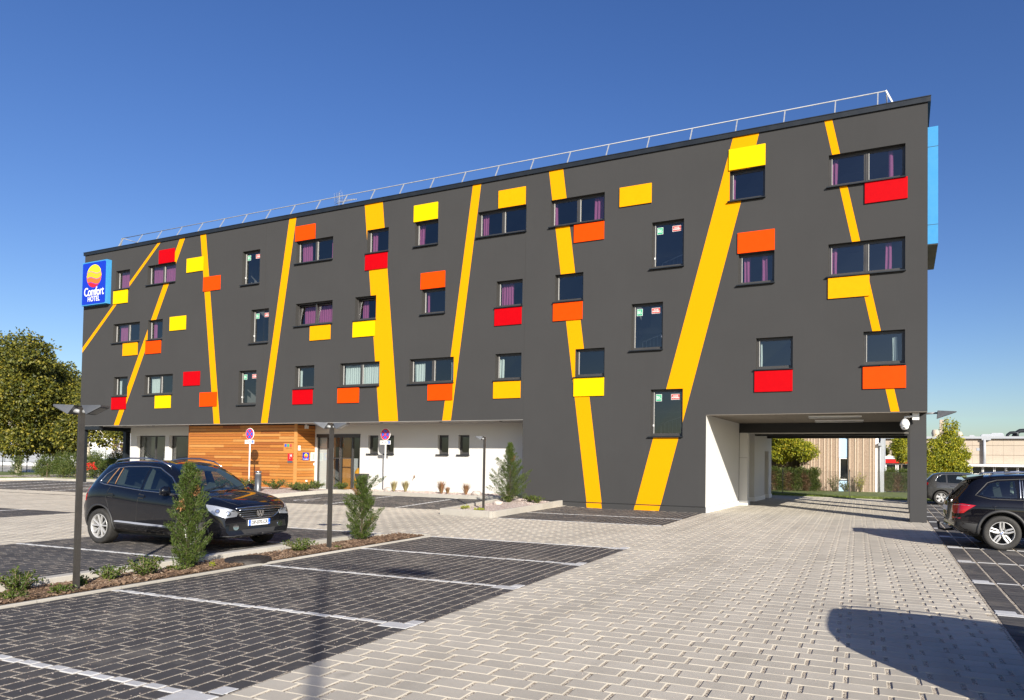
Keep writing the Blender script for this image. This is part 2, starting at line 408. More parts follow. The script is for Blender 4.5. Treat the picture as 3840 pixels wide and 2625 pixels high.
# ------------------------------------------------------------------ hotel
XL,XR,ZT,ZU,X1,X2,ZP = -20.45,24.14,13.54,3.46,9.39,16.98,3.54
YW = 1.85            # recessed ground floor wall
BD = 13.6            # building depth
hotel = thing('hotel',(0,0,0),'long four storey dark grey hotel with slanting yellow stripes and coloured panels','hotel')
RZ={'A':(11.2,12.3),'B':(8.14,9.25),'C':(5.1,6.21)}
WIN=[ # kind, x0, row or (z0,z1), curtains (from,to,colour) in fractions of the width
('s',-17.48,'A',[(.05,1,'p')]),('d',-14.67,'A',[(.02,1,'p')]),('d',-17.58,'B',[(.08,.42,'p')]),('s',-14.51,'B',[(0,.22,'p')]),
('s',-17.39,'C',[(0,.2,'w')]),('d',-14.66,'C',[(.05,.42,'w')]),
('t',-7.17,(10.5,12.24),[]),('t',-6.45,(7.48,9.2),[]),('t',-7.21,(4.4,6.14),[]),
('d',-3.44,'A',[(.03,.32,'p'),(.86,1,'p')]),('s',1.0,'A',[(0,.3,'p')]),('s',3.74,'A',[(0,.24,'p')]),('d',7.04,'A',[(.02,.14,'p')]),
('d',-3.38,'B',[(.03,1,'p')]),('s',.36,'B',[(.02,.32,'p')]),('s',4.18,'B',[(0,.14,'p')]),('s',8.02,'B',[(.04,.55,'p')]),
('s',-3.33,'C',[(0,.12,'w')]),('d',-.47,'C',[(.02,1,'w')]),('d',3.58,'C',[(.02,.25,'w'),(.88,1,'w')]),('s',8.02,'C',[(0,.16,'w')]),
('d',10.52,'A',[(0,.05,'p'),(.77,.95,'p')]),('s',10.76,'B',[]),('s',11.71,'C',[]),
('t',14.83,(9.07,10.83),[]),('t',14.05,(6.02,7.8),[]),('t',14.85,(2.76,4.52),[]),
('s',17.76,'A',[(0,.08,'p')]),('s',18.1,'B',[(.08,.28,'p'),(.62,.8,'p')]),
('d',21.13,'A',[(0,.1,'p'),(.79,.86,'p')]),('d',21.13,'B',[(0,.09,'p'),(.76,.84,'p')]),('s',22.24,'C',[(.72,.85,'w')]),('s',18.74,'C',[(.0,.1,'w')])]
WW={'s':1.25,'d':2.36,'t':1.25}
OPEN=[]
for k,x0,r,c in WIN:
    z0,z1 = RZ[r] if isinstance(r,str) else r
    OPEN.append((x0,x0+WW[k],z0,z1))
PAN=[('red',-13.69,12.30,13.05),('lemon',-17.61,10.40,11.14),('lemon',-11.38,11.58,12.33),('orange',-10.03,10.45,11.2),('lemon',-12.62,8.54,9.29),
('amber',-16.60,7.38,8.10),('orange',-14.61,7.38,8.08),('red',-11.39,5.51,6.26),('red',-17.48,4.36,5.06),('lemon',-13.67,4.36,5.06),('orange',-10.06,4.38,5.12),
('orange',-3.49,12.31,13.04),('red',.94,10.43,11.15),('lemon',3.68,12.31,13.05),('amber',8.07,12.31,13.05),('amber',-2.38,7.39,8.08),('lemon',.29,7.38,8.10),
('orange',4.13,9.26,9.98),('red',7.97,7.38,8.09),('red',-3.41,4.35,5.06),('orange',-.55,4.35,5.05),('orange',4.62,4.35,5.05),('amber',7.97,4.35,5.05),
('amber',13.52,11.59,12.34),('orange',11.59,10.44,11.15),('orange',10.71,7.38,8.09),('lemon',11.67,4.34,5.05),('lemon',17.73,12.32,13.08),('orange',18.07,9.27,10.01),
('red',22.27,10.47,11.18),('amber',21.13,7.39,8.09),('orange',22.23,4.31,5.03),('red',18.70,4.31,5.04)]
STR=[[(-13.86,13.52),(-13.60,13.52),(XL,7.76),(XL,8.05)],[(-12.04,13.53),(-11.61,13.53),(-16.8,3.47),(-17.25,3.47)],
[(-10.41,13.55),(-9.97,13.52),(-8.51,3.47),(-8.97,3.47)],[(-3.95,13.52),(-3.48,13.52),(-5.09,3.47),(-5.55,3.47)],
[(.81,13.53),(1.87,13.53),(3.01,3.47),(1.93,3.47)],[(6.76,13.53),(7.18,13.53),(5.85,3.47),(5.4,3.47)],
[(10.41,13.53),(11.05,13.53),(12.95,.0),(12.31,.0)],[(17.87,13.53),(18.8,13.53),(15.24,.0),(14.25,.0)],
[(20.98,13.53),(21.23,13.53),(23.33,3.55),(23.07,3.55)]]

def clip_half(poly, n, d):      # keep points with p.n <= d
    out=[]
    for i,p in enumerate(poly):
        q=poly[(i+1)%len(poly)]; a=p[0]*n[0]+p[1]*n[1]-d; b=q[0]*n[0]+q[1]*n[1]-d
        if a<=1e-9: out.append(p)
        if (a<-1e-9 and b>1e-9) or (a>1e-9 and b<-1e-9):
            t=a/(a-b); out.append((p[0]+t*(q[0]-p[0]),p[1]+t*(q[1]-p[1])))
    return out
def cut_rect(polys, R):
    x0,x1,z0,z1=R; res=[]
    for P in polys:
        for n,d in (((1,0),x0),((-1,0),-x1)):
            q=clip_half(P,n,d)
            if len(q)>2: res.append(q)
        mid=clip_half(clip_half(P,(-1,0),-x0),(1,0),x1)
        if len(mid)>2:
            for n,d in (((0,1),z0),((0,-1),-z1)):
                q=clip_half(mid,n,d)
                if len(q)>2: res.append(q)
    return res
# front wall sheet with real openings
b=MB()
xs=sorted(set([XL,X1,X2,XR]+[o[0] for o in OPEN]+[o[1] for o in OPEN]))
zs=sorted(set([.22,ZU,ZP,ZT]+[o[2] for o in OPEN]+[o[3] for o in OPEN]))
for i in range(len(xs)-1):
    for j in range(len(zs)-1):
        cx=(xs[i]+xs[i+1])/2; cz=(zs[j]+zs[j+1])/2
        if cx<X1 and cz<ZU: continue
        if cx>X2 and cz<ZP: continue
        if any(o[0]<cx<o[1] and o[2]<cz<o[3] for o in OPEN): continue
        b.quad((xs[i],0,zs[j]),(xs[i+1],0,zs[j]),(xs[i+1],0,zs[j+1]),(xs[i],0,zs[j+1]))
# side, back, roof skins
b.quad((XL,0,ZU),(XL,0,ZT),(XL,BD,ZT),(XL,BD,ZU)); b.quad((XR,0,ZP),(XR,BD,ZP),(XR,BD,ZT),(XR,0,ZT))
b.quad((XL,BD,ZU),(XL,BD,ZT),(XR,BD,ZT),(XR,BD,ZU)); b.quad((XL,0,ZT-.02),(XR,0,ZT-.02),(XR,BD,ZT-.02),(XL,BD,ZT-.02))
b.quad((X1,0,0),(X1,0,ZU),(X1,YW,ZU),(X1,YW,0))
b.build('front_wall',M['dark_stucco'],hotel,fix=False)
b=MB(); b.box(X1-.025,-.045,-.3,X2+.03,-.002,.19)      # plinth
b.build('plinth',M['dark_stucco'],hotel)
b=MB(); b.box(X1-.02,-.02,.192,X2+.0,-.003,.218); b.build('shadow_gap_strip',M['black'],hotel)  # black strip painting the shade of the gap over the plinth
# lower white skins
b=MB()
lw=[(-18.06,-15.48,.35,2.95),(-15.14,-12.9,.35,2.95),(-3.69,-.84,.21,2.99),(-.33,.29,2.03,2.92),(.72,1.25,2.03,2.92),(3.82,4.42,2.03,2.92),(4.97,5.56,2.03,2.92)]
xs=sorted(set([-18.65,X1]+[o[0] for o in lw]+[o[1] for o in lw])); zs=sorted(set([.1,ZU]+[o[2] for o in lw]+[o[3] for o in lw]))
for i in range(len(xs)-1):
    for j in range(len(zs)-1):
        cx=(xs[i]+xs[i+1])/2; cz=(zs[j]+zs[j+1])/2
        if any(o[0]<cx<o[1] and o[2]<cz<o[3] for o in lw): continue
        b.quad((xs[i],YW,zs[j]),(xs[i+1],YW,zs[j]),(xs[i+1],YW,zs[j+1]),(xs[i],YW,zs[j+1]))
for o in lw:
    d=.14 if o[1]-o[0]<1 else .2
    b.quad((o[0],YW,o[2]),(o[0],YW,o[3]),(o[0],YW+d,o[3]),(o[0],YW+d,o[2]))
    b.quad((o[1],YW,o[2]),(o[1],YW+d,o[2]),(o[1],YW+d,o[3]),(o[1],YW,o[3]))
    b.quad((o[0],YW,o[3]),(o[1],YW,o[3]),(o[1],YW+d,o[3]),(o[0],YW+d,o[3]))
b.quad((-18.65,YW,.1),(-18.65,YW,ZU),(-18.65,BD,ZU),(-18.65,BD,.1))
b.build('recessed_wall',M['white_stucco'],hotel,fix=False)
b=MB(); b.box(-18.6,YW-.012,.05,X1,YW-.002,.2); b.build('base_strip',M['white_stucco'],hotel)
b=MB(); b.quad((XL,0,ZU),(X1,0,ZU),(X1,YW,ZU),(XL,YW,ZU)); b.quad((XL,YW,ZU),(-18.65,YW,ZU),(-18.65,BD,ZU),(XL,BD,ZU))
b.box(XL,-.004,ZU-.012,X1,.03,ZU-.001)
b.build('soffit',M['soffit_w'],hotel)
for x in (-17.2,-14.6,-11.5,-8.2,-5,-1.7,1.6,4.9,8):
    b=MB(); b.lathe([(0,ZU-.03),(.07,ZU-.03),(.08,ZU-.002)],14,(x,.55,0)); b.build('soffit_spotlight',M['frame'],hotel)
# passage: white side wall, pilaster, rear wall, soffit, beam
b=MB()
b.box(X2-.4,.0,.2,X2,5.63,ZP-.001,skip='tblf'); 
b.box(X2-.3,5.63,-.1,17.34,6.0,ZP+.06); b.box(16.2,8.9,.2,17.02,11.6,ZP+.06); b.box(16.2,12.75,.2,17.02,BD,ZP+.06); b.box(16.2,11.6,2.45,17.02,12.75,ZP+.06)
b.quad((16.2,6,0),(16.2,8.9,0),(16.2,8.9,ZP),(16.2,6,ZP))
b.build('passage_wall',M['white_stucco'],hotel)
for q_ in ((X2-.4,-.04,-.1,X2+.035,5.59,.19),(16.2,8.87,-.1,17.06,11.6,.2),(16.2,12.75,-.1,17.06,BD,.2),(X2-.3,5.6,-.1,17.37,6.03,.2)):
    b=MB(); b.box(*q_); b.build('white_plinth',M['white_paint'],hotel)
b=MB(); b.box(X2+.0,5.615,2.045,17.342,5.628,2.055); b.box(X2+.003,5.60,.2,X2+.012,5.615,ZP); b.build('render_joint',M['frame'],hotel)
b=MB(); b.box(16.75,11.6,.0,16.8,12.75,2.45); d_=b.build('side_door',M['frame'],hotel)
b=MB(); b.box(16.801,12.5,1.0,16.86,12.53,1.12); b.build('door_handle',M['satin'],d_)
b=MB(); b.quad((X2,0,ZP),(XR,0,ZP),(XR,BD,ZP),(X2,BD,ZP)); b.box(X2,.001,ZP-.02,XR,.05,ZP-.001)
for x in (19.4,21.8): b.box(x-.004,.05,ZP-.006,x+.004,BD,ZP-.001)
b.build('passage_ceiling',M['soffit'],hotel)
for y in (5.63,8.9,12.2):
    b=MB(); b.box(X2+.002 if y<6 else 17.03,y-.02,3.13,XR-.003,y+.35,ZP-.002)
    if y<6: b.box(X2+.35,y+.02,3.09,XR-.5,y+.33,3.129,1)
    b.build('ceiling_beam',[M['black'],M['soffit_w']],hotel)
for i,(x,y) in enumerate(((21.3,-.05+.75),(21.25,3.1))):
    t=thing('batten_light',(x,y,3.44),('nearer' if i==0 else 'farther')+' white fluorescent batten light under the passage ceiling','ceiling light',.06,'batten lights in the passage')
    b=MB(); b.box(-.86,-.055,0,.86,.055,.05); b.build('housing',M['white_paint'],t)
    b=MB(); b.tube([(-.84,0,-.01),(.84,0,-.01)],.04,10); b.build('diffuser',M['lamp_glass'],t)
for y in (0,4.48,7.16,11.56):
    b=MB(); c0,c1=23.64,24.13; s=1.0 if y==0 else .0
    v=[(c0,y,0),(c1,y,0),(c1,y+1.3,0),(c0,y+1.3,0),(c0-.0,y+s*.7,ZP),(c1,y+s*.7,ZP),(c1,y+1.3,ZP),(c0,y+1.3,ZP)]
    if y>0: v=[(p[0],min(p[1],y+.5),p[2]) for p in v]
    b.add(v,[(0,3,2,1),(4,5,6,7),(0,1,5,4),(2,3,7,6),(1,2,6,5),(3,0,4,7)]); b.build('column',M['dark_stucco'],hotel)
# left canopy columns and beams
b=MB(); b.box(-20.42,.02,-.1,-20.18,.3,ZU-.2); b.build('canopy_column',M['cap'],hotel)
b=MB(); b.box(-20.42,2.5,-.1,-20.15,2.78,ZU-.2); b.build('canopy_column',M['cap'],hotel)
b=MB(); b.box(-20.44,.03,ZU-.22,-18.7,.25,ZU-.003); b.box(-20.44,.25,ZU-.22,-20.2,BD,ZU-.003); b.box(-20.2,2.5,ZU-.22,-18.66,2.75,ZU-.003); b.build('canopy_beam',M['cap'],hotel)
# parapet
b=MB(); b.box(XL-.07,-.06,ZT-.03,XR+.09,.4,ZT+.16); b.box(XL-.07,.4,ZT-.03,XL+.35,BD,ZT+.16); b.box(XR-.3,.4,ZT-.03,XR+.09,BD,ZT+.16); b.box(XL-.07,BD-.4,ZT-.03,XR+.09,BD+.06,ZT+.161)
b.box(XL-.075,-.075,ZT+.135,XR+.1,-.061,ZT+.162)
b.build('parapet_cap',M['cap'],hotel)
# interior
b=MB()
for z in (1.0*ZU+.25,7.05,10.1,13.3): b.box(XL+.02,2.2,z,XR-.02,BD-.1,z+.25)
b.box(XL+.05,4.2,ZU+.3,XR-.05,4.35,ZT-.3)
for x in [-18.9,-15.05,-12,-8.2,-4.6,-.85,2.6,6.4,9.9,13.4,16.6,20.2]:
    b.box(x,.4,ZU+.52,x+.1,4.2,ZT-.3)
b.build('interior_walls',M['room_wall'],hotel)
b=MB(); b.box(13.5,.4,.3,X2-.45,4.2,3.7,skip='f'); b.box(13.6,3.5,.3,16.4,3.6,ZT-1); b.build('stairwell_lining',M['room_wall'],hotel)

# stripes painted on the render
for P in STR:
    polys=[P]
    for o in OPEN: polys=cut_rect(polys,(o[0],o[1],o[2],o[3]))
    polys=[q for q in polys if len(q)>2]
    def on_edge(p,Q):
        for i,a in enumerate(Q):
            c=Q[(i+1)%len(Q)]; L=sqrt((c[0]-a[0])**2+(c[1]-a[1])**2)
            if L<1e-6: continue
            t=((p[0]-a[0])*(c[0]-a[0])+(p[1]-a[1])*(c[1]-a[1]))/L/L
            if -1e-4<t<1+1e-4 and abs((p[0]-a[0])*(c[1]-a[1])-(p[1]-a[1])*(c[0]-a[0]))/L<1e-4: return True
        return False
    grp=list(range(len(polys)))
    for i in range(len(polys)):
        for j in range(i):
            if sum(on_edge(p,polys[j]) for p in polys[i])+sum(on_edge(p,polys[i]) for p in polys[j])>=2:
                gi,gj=grp[i],grp[j]; grp=[gj if g==gi else g for g in grp]
    for g in sorted(set(grp)):
        b=MB(); low=MB()
        for Q in [polys[i] for i in range(len(polys)) if grp[i]==g]:
            hi=clip_half(Q,(0,-1),-.222) if min(q[1] for q in Q)<.2 else Q
            if len(hi)>2: b.poly([(x,-.003,z) for x,z in hi])
            if min(q[1] for q in Q)<.2:
                lo=clip_half(Q,(0,1),.188)
                if len(lo)>2: low.poly([(x,-.048,z) for x,z in lo])
        if b.f: b.build('painted_stripe',M['stripe'],hotel)
        if low.f: low.build('painted_stripe',M['stripe'],hotel)
LN={'red':'bright red panel','orange':'orange panel','lemon':'lemon yellow panel','amber':'amber yellow panel'}
for c,x,z0,z1 in PAN:
    b=MB(); x1=x+1.29; e=.012
    b.box(x,-.05,z0,x1,-.012,z1); 
    o=b.build('colour_panel',M[c],hotel); tag(o,LN[c])
    b=MB(); b.box(x+.1,-.0115,z0+.06,x1-.1,-.0045,z1-.06); b.build('panel_batten',M['black'],o)

for q_ in (X1-.004,-5.52):
    b=MB(); b.box(q_,-.0035,ZU,q_+.006,-.0005,ZT-.03); b.build('render_joint',M['reveal'],hotel)
# windows
def add_mesh(mb, me, mat4, mi):
    mb.add([mat4@v.co for v in me.vertices],[tuple(p.vertices) for p in me.polygons],mi)
def curtain(x0,x1,z0,z1,y,mat,parent,seed):
    r=random.Random(seed); n=max(6,int((x1-x0)/.022)); vs=[];fs=[]; ph=r.random()*6; f=r.uniform(40,55)
    for i in range(n+1):
        x=x0+(x1-x0)*i/n; w=.028*sin(f*x+ph)+.012*sin(2.3*f*x+1)
        for j in range(5):
            t=j/4; vs.append((x+.01*sin(3*t+x*9),y+w*(.7+.4*(1-t)),z0+(z1-z0)*t+ (.02*sin(x*7+ph) if j==4 else 0)))
    for i in range(n):
        for j in range(4): a=i*5+j; fs.append((a,a+5,a+6,a+1))
    b=MB(); b.add(vs,fs,0,True); return b.build('curtain',mat,parent,fix=False)
def pict(b, cx, cz, s, y, mi):
    """green access sign: stair lines and wheelchair figure"""
    for k in range(4): b.box(cx-.42*s,y,cz+(-.28+.17*k)*s,cx-.18*s,y+.001,cz+(-.19+.17*k)*s,mi)
    b.box(cx-.1*s,y,cz-.3*s,cx-.04*s,y+.001,cz+.35*s,mi)
    n=16
    for k in range(11):
        a0=radians(110+k*22); a1=radians(110+(k+1)*22)
        b.quad(*[(cx+.2*s+r*s*cos(a),y,cz-.08*s+r*s*sin(a)) for r,a in ((.16,a0),(.22,a0),(.22,a1),(.16,a1))],mi)
    b.box(cx+.14*s,y,cz-.02*s,cx+.2*s,y+.001,cz+.24*s,mi); b.lathe([(0,0),(.055*s,0)],10,(cx+.17*s,y,cz+.33*s),'y',mi)
    b.quad((cx+.2*s,y,cz+.02*s),(cx+.2*s,y,cz-.04*s),(cx+.36*s,y,cz-.2*s),(cx+.4*s,y,cz-.16*s),mi)
acces=text_mesh('ACCES\nPOMPIERS',.062,0,.0018); 
def frame_bars(b,x0,x1,z0,z1,y,w,d,mi=0):
    b.box(x0,y,z0,x0+w,y+d,z1,mi); b.box(x1-w,y,z0,x1,y+d,z1,mi); b.box(x0+w,y,z0,x1-w,y+d,z0+w,mi); b.box(x0+w,y,z1-w,x1-w,y+d,z1,mi)
for i,(k,x0,r,cu) in enumerate(WIN):
    ox0,ox1,oz0,oz1=OPEN[i]; b=MB(); fy=.15; w=.045
    # reveals
    b.quad((ox0,0,oz0),(ox0,0,oz1),(ox0,.36,oz1),(ox0,.36,oz0),1); b.quad((ox1,0,oz0),(ox1,.36,oz0),(ox1,.36,oz1),(ox1,0,oz1),1)
    b.quad((ox0,0,oz1),(ox1,0,oz1),(ox1,.36,oz1),(ox0,.36,oz1),1); b.quad((ox0,0,oz0),(ox0,.36,oz0),(ox1,.36,oz0),(ox1,0,oz0),1)
    z0=oz0+.03
    frame_bars(b,ox0+.001,ox1-.001,z0,oz1-.001,fy,w,.07)
    tilt=(i in (13,14))
    panes=[]
    if k=='d':
        xm=(ox0+ox1)/2; b.box(xm-.03,fy-.002,z0+w,xm+.03,fy+.07,oz1-w)
        spans=[(ox0+w,xm-.03),(xm+.03,ox1-w)]
    else: spans=[(ox0+w,ox1-w)]
    for (a,c) in spans:
        if not tilt:
            frame_bars(b,a+.002,c-.002,z0+w+.002,oz1-w-.002,fy+.012,.048,.045)
            b.box(a+.038,fy-.004,z0+w+.045,a+.058,fy+.030,oz1-w-.045,2)  # left jamb only: pale strip painting the sunlit aluminium
    wo_=b.build('window',[M['frame'],M['reveal'],M['frame_sunlit']],hotel,fix=False)
    for (a,c) in spans:
        if tilt:
            b=MB(); zb=z0+w; H=oz1-w-zb; ang=.11
            frame_bars(b,a+.01,c-.01,0,H-.01,0,.06,.045); 
            b.box(a+.06,.046,.06,a+.066,.05,H-.07,1)
            s_=b.build('tilted_sash',[M['frame'],M['frame_sunlit']],wo_); s_.location=(0,fy+.03,zb); s_.rotation_euler=(-ang,0,0)
            b=MB(); b.quad((a+.07,fy+.05+.06*.11,zb+.06),(c-.07,fy+.05+.06*.11,zb+.06),(c-.07,fy+.05+(H-.07)*.11,zb+H-.07),(a+.07,fy+.05+(H-.07)*.11,zb+H-.07)); b.build('pane',M['glass'],wo_,fix=False)
        else:
            rj=random.Random(i*3+int(a*10)); t1=rj.uniform(-.004,.004); t2=rj.uniform(-.004,.004); b=MB(); b.quad((a+.048,fy+.034+t1,z0+w+.048),(c-.048,fy+.034-t1,z0+w+.048),(c-.048,fy+.034-t2,oz1-w-.048),(a+.048,fy+.034+t2,oz1-w-.048)); b.build('pane',M['glass'],wo_,fix=False)
    b=MB(); b.add([(ox0-.06,-.10,oz0-.035),(ox1+.02,-.10,oz0-.035),(ox1+.02,fy,oz0-.035),(ox0-.06,fy,oz0-.035),(ox0-.06,-.10,oz0+.0),(ox1+.02,-.10,oz0+.0),(ox1+.02,fy,oz0+.03),(ox0-.06,fy,oz0+.03)],[(0,3,2,1),(4,5,6,7),(0,1,5,4),(2,3,7,6),(1,2,6,5),(3,0,4,7)])
    b.build('sill',M['cap'],wo_)
    for j,(f0,f1,c) in enumerate(cu):
        W=ox1-ox0; top=oz1-.04-(.0 if c=='p' else .12 if f1-f0<.5 else .05)
        curtain(ox0+.05+f0*(W-.1),ox0+.05+f1*(W-.1),oz0+.05,top,fy+.33 if tilt else fy+.17,M['curtain_p' if c=='p' else 'curtain_w'],wo_,i*7+j)
    if k=='t':
        b=MB(); y=fy+.028
        gx=ox0+.27; gz_=oz1-.3; b.box(gx-.115,y,gz_-.13,gx+.115,y+.003,gz_+.13,1); b.box(gx-.105,y-.002,gz_-.12,gx+.105,y,gz_+.12,0); pict(b,gx,gz_,.21,y-.004,1)
        b.build('access_sign',[M['green_s'],M['white_paint']],wo_)
        b=MB(); rx=ox1-.33; rz=oz1-.28; b.box(rx-.17,y,rz-.105,rx+.17,y+.003,rz+.105,1); b.box(rx-.16,y-.002,rz-.095,rx+.16,y,rz+.095,0)
        add_mesh(b,acces,Matrix.Translation((rx,y-.004,rz))@Matrix.Rotation(pi/2,4,'X'),1)
        b.build('fire_access_sign',[M['salmon'],M['white_paint']],wo_,fix=False)
        b=MB(); hx=ox0+.085 if i!=25 else ox1-.085; hz=oz0+.42 if i!=25 else oz0+.5; b.box(hx-.02,fy-.02,hz-.035,hx+.02,fy+.01,hz+.035); b.build('window_catch',M['white_paint'],wo_)
        # stair rail seen through the glass
        b=MB(); yy=1.3; b.tube([(ox0,yy,oz0+.55),(ox1,yy,oz0+.95)],.022,6)
        for q in range(9):
            t=q/8; b.tube([(ox0+t*1.25,yy,oz0-.1+.4*t),(ox0+t*1.25,yy,oz0+.55+.4*t)],.009,4)
        b.build('stair_rail',M['galv'],wo_)
# WC windows and big ground floor windows
for q,o in enumerate(lw):
    if q==2: continue
    b=MB(); big=q<2; y=YW+(.2 if big else .14); w=.06
    frame_bars(b,o[0]-.001,o[1]+.001,o[2],o[3],y,w,.06)
    if big: xm=o[0]+1.45 if q==0 else o[0]+1.6; b.box(xm-.05,y-.002,o[2]+w,xm+.05,y+.06,o[3]-w)
    else: frame_bars(b,o[0]+w,o[1]-w,o[2]+w,o[3]-w,y+.01,.04,.04)
    wo_=b.build('window',M['frame'],hotel)
    b=MB(); b.quad((o[0]+w,y+.03,o[2]+w),(o[1]-w,y+.03,o[2]+w),(o[1]-w,y+.03,o[3]-w),(o[0]+w,y+.03,o[3]-w)); b.build('pane',M['glass'],wo_,fix=False)
    if not big:
        b=MB(); b.box(o[0]-.05,YW-.1,o[2]-.055,o[1]+.03,y,o[2]); b.build('sill',M['cap'],wo_)
# ground floor rooms
b=MB()
b.box(-18.6,6.0,.2,9.3,6.1,ZU); b.box(-18.6,YW+.25,3.2,9.3,6,3.3); 
for x in (-4.35,-.7,2.6,9.2): b.box(x,YW+.22,.2,x+.1,6,3.2)
b.build('ground_floor_rooms',M['room_wall'],hotel)
b=MB(); b.box(-18.6,YW+.01,.15,9.3,6.0,.205); b.build('ground_floor_floor',M['floor_in'],hotel)
b=MB(); b.lathe([(.26,.2),(.34,1.5),(.36,2.0),(.33,2.02)],20,(-17.1,3.3,0)); b.build('lobby_pillar',M['white_stucco'],hotel)
b=MB(); b.lathe([(.2,.2),(.2,1.4),(.0,1.5)],20,(-16.2,2.9,0)); b.build('lobby_vase',M['white_stucco'],hotel)
b=MB(); b.box(-1.75,2.7,.2,-1.0,3.3,1.25); b.lathe([(.32,.2),(.36,.6),(.33,1.1),(.2,1.3),(0,1.34)],18,(-1.4,2.6,0)); b.build('lobby_armchair',M['orange_seat'],hotel)
b=MB(); b.box(-3.66,2.02,.2,-2.75,2.07,3.1); b.build('lobby_screen',M['white_stucco'],hotel)
b=MB(); b.box(-2.75,2.7,.2,-2.25,2.78,3.1); b.build('lobby_screen',M['wood'],hotel)
b=MB(); b.box(-2.0,2.5,.2,-1.62,2.58,1.78); b.build('lobby_screen',M['soffit_w'],hotel)
# entrance doors
b=MB(); y=YW+.06
b.box(-3.70,YW-.03,2.82,-.83,y+.12,2.99); b.box(-3.70,y,.21,-3.62,y+.08,2.82)
for x in (-3.06,-2.2,-1.42,-.92): b.box(x,y,.21,x+.085,y+.08,2.82)
b.box(-2.95,y+.01,1.76,-2.2,y+.05,1.80); b.box(-2.1,y+.01,1.76,-1.42,y+.05,1.80)
de=b.build('entrance_doors',M['frame'],hotel)
for a,c in ((-3.62,-3.06),(-2.975,-2.2),(-2.115,-1.42),(-1.335,-.92)):
    b=MB(); b.quad((a,y+.04,.25),(c,y+.04,.25),(c,y+.04,2.82),(a,y+.04,2.82)); b.build('pane',M['glass'],de,fix=False)
# timber clad porch: planks
porch=MB(); porch.box(-11.74,.68,.2,-3.83,YW-.01,ZU-.003); pc=porch.build('timber_porch',M['black'],hotel)
PW=[]; b=MB(); b.box(0,0,0,1,.022,.134); 
def plank(x0,x1,z,front=True):
    b=MB()
    if front: c=(x0,.655,z,x1,.68,z+.138); e=.006; b.box(x0,.655,z+.011,x1-.004,.68,z+.138); pass
    else: b.box(-3.829,x0,z+.011,-3.805,x1-.003,z+.138)
    b.build('plank',M['wood'],pc)
random.seed(11)
z=.26
while z<3.4:
    x=-11.72
    while x<-3.98:
        L=random.choice([1.3,2.0,2.7,3.4,4.1]); x1=min(-3.97,x+L)
        if -3.97-x1<.5: x1=-3.97
        plank(x,x1,z); x=x1
    plank(.70,YW-.01,z,False)
    z+=.143
for nm,c in (('corner_trim',(-3.965,.635,.24,-3.80,.70,ZU-.004)),('corner_trim',(-11.78,.64,.24,-11.72,.70,ZU-.004)),('corner_trim',(-11.781,.70,.24,-11.75,YW-.003,ZU-.004))):
    b=MB(); b.box(*c); b.build(nm,M['wood'],pc)

# things fixed on the timber
def panel(name,label,cat,box,mats,loc=None):
    t=thing(name,(box[0],box[1],box[2]),label,cat)
    return t
def flatbox(parent,name,x0,y0,z0,x1,y1,z1,mat):
    b=MB(); b.box(x0,y0,z0,x1,y1,z1); o=b.build(name,mat,parent); return o
def egg(parent, cx, cz, rx, rz, y, axis='x', d=1.0):
    """round sun emblem in four bands parted by waves. axis: which world axis runs along the sign"""
    cols=['yellow_s','ambs','ora_s','sign_red']; cuts=[1.05,.34,-.17,-.62,-1.05]
    def wave(t): return .16*sin(-t*2.6-.2)+.10*t*t*t+.06*t
    n=22
    for k in range(4):
        vs=[];fs=[]
        for i in range(n+1):
            t=-1+2*i/n; half=sqrt(max(0,1-t*t))
            hi=min(half,cuts[k]+(wave(t) if k>0 else 5)) - (0 if k==0 else .035)
            lo=max(-half,cuts[k+1]+(wave(t) if k<3 else -5)) + (0 if k==3 else .02)
            if hi<lo: hi=lo=(hi+lo)/2 if abs(hi)<=half else max(-half,min(half,hi))
            for w_ in (lo,hi):
                a=cx+t*rx
                z=cz+w_*rz*(1-.0)
                vs.append((a,y,z) if axis=='x' else (y,a,z))
        for i in range(n): fs.append((2*i,2*i+2,2*i+3,2*i+1))
        b=MB(); b.add(vs,fs); b.build('emblem_band',M[cols[k]],parent,fix=False)
# big sign at the left corner
t=thing('hotel_sign',(-19.03,-.27,11.7),'blue box sign with sun emblem and white lettering at the top left facade corner','sign')
def L(o): o.location=Vector(o.location)-Vector(t.location) if False else o.location; return o
t.location=(0,0,0)
b=MB(); b.box(-20.18,-.27,10.45,-17.90,-.004,12.98); b.build('sign_box',M['sky_blue'],t)
b=MB()
pts=[]
for cx,cz,a0 in ((-18.06,12.83,0),(-20.05,12.83,90),(-20.05,10.59,180),(-18.06,10.59,270)):
    for k in range(5): a=radians(a0+k*22.5); pts.append((cx+.09*cos(a),-.278,cz+.09*sin(a)))
b.poly(pts); b.build('sign_face',M['deep_blue'],t,fix=False)
egg(t,-19.05,12.12,.70,.66,-.282)
o=lettering('Comfort',.70,M['white_paint'],t,(-19.03,-.283,11.2),extrude=.003,bold=.008,spacing=.92,sx=.80)
o=lettering('HOTEL',.42,M['white_paint'],t,(-19.03,-.283,10.78),extrude=.003,bold=.004,sx=.86)
t=thing('side_sign',(0,0,0),'tall light blue box sign fixed to the right end wall of the hotel','sign')
b=MB(); b.box(XR+.012,.75,9.12,XR+.33,4.0,13.02); b.build('sign_box',M['sky_blue'],t)
b=MB(); b.box(XR+.02,.76,9.085,XR+.32,3.99,9.118); b.build('underside',M['frame'],t)
b=MB(); 
for z in (12.35,9.75): b.box(XR+.014,.744,z,XR+.332,.749,z+.012)
b.build('panel_joint',M['frame'],t)
t=thing('rating_plaque',(0,0,0),'red plaque with a white H and a grey foot on the timber wall','plaque')
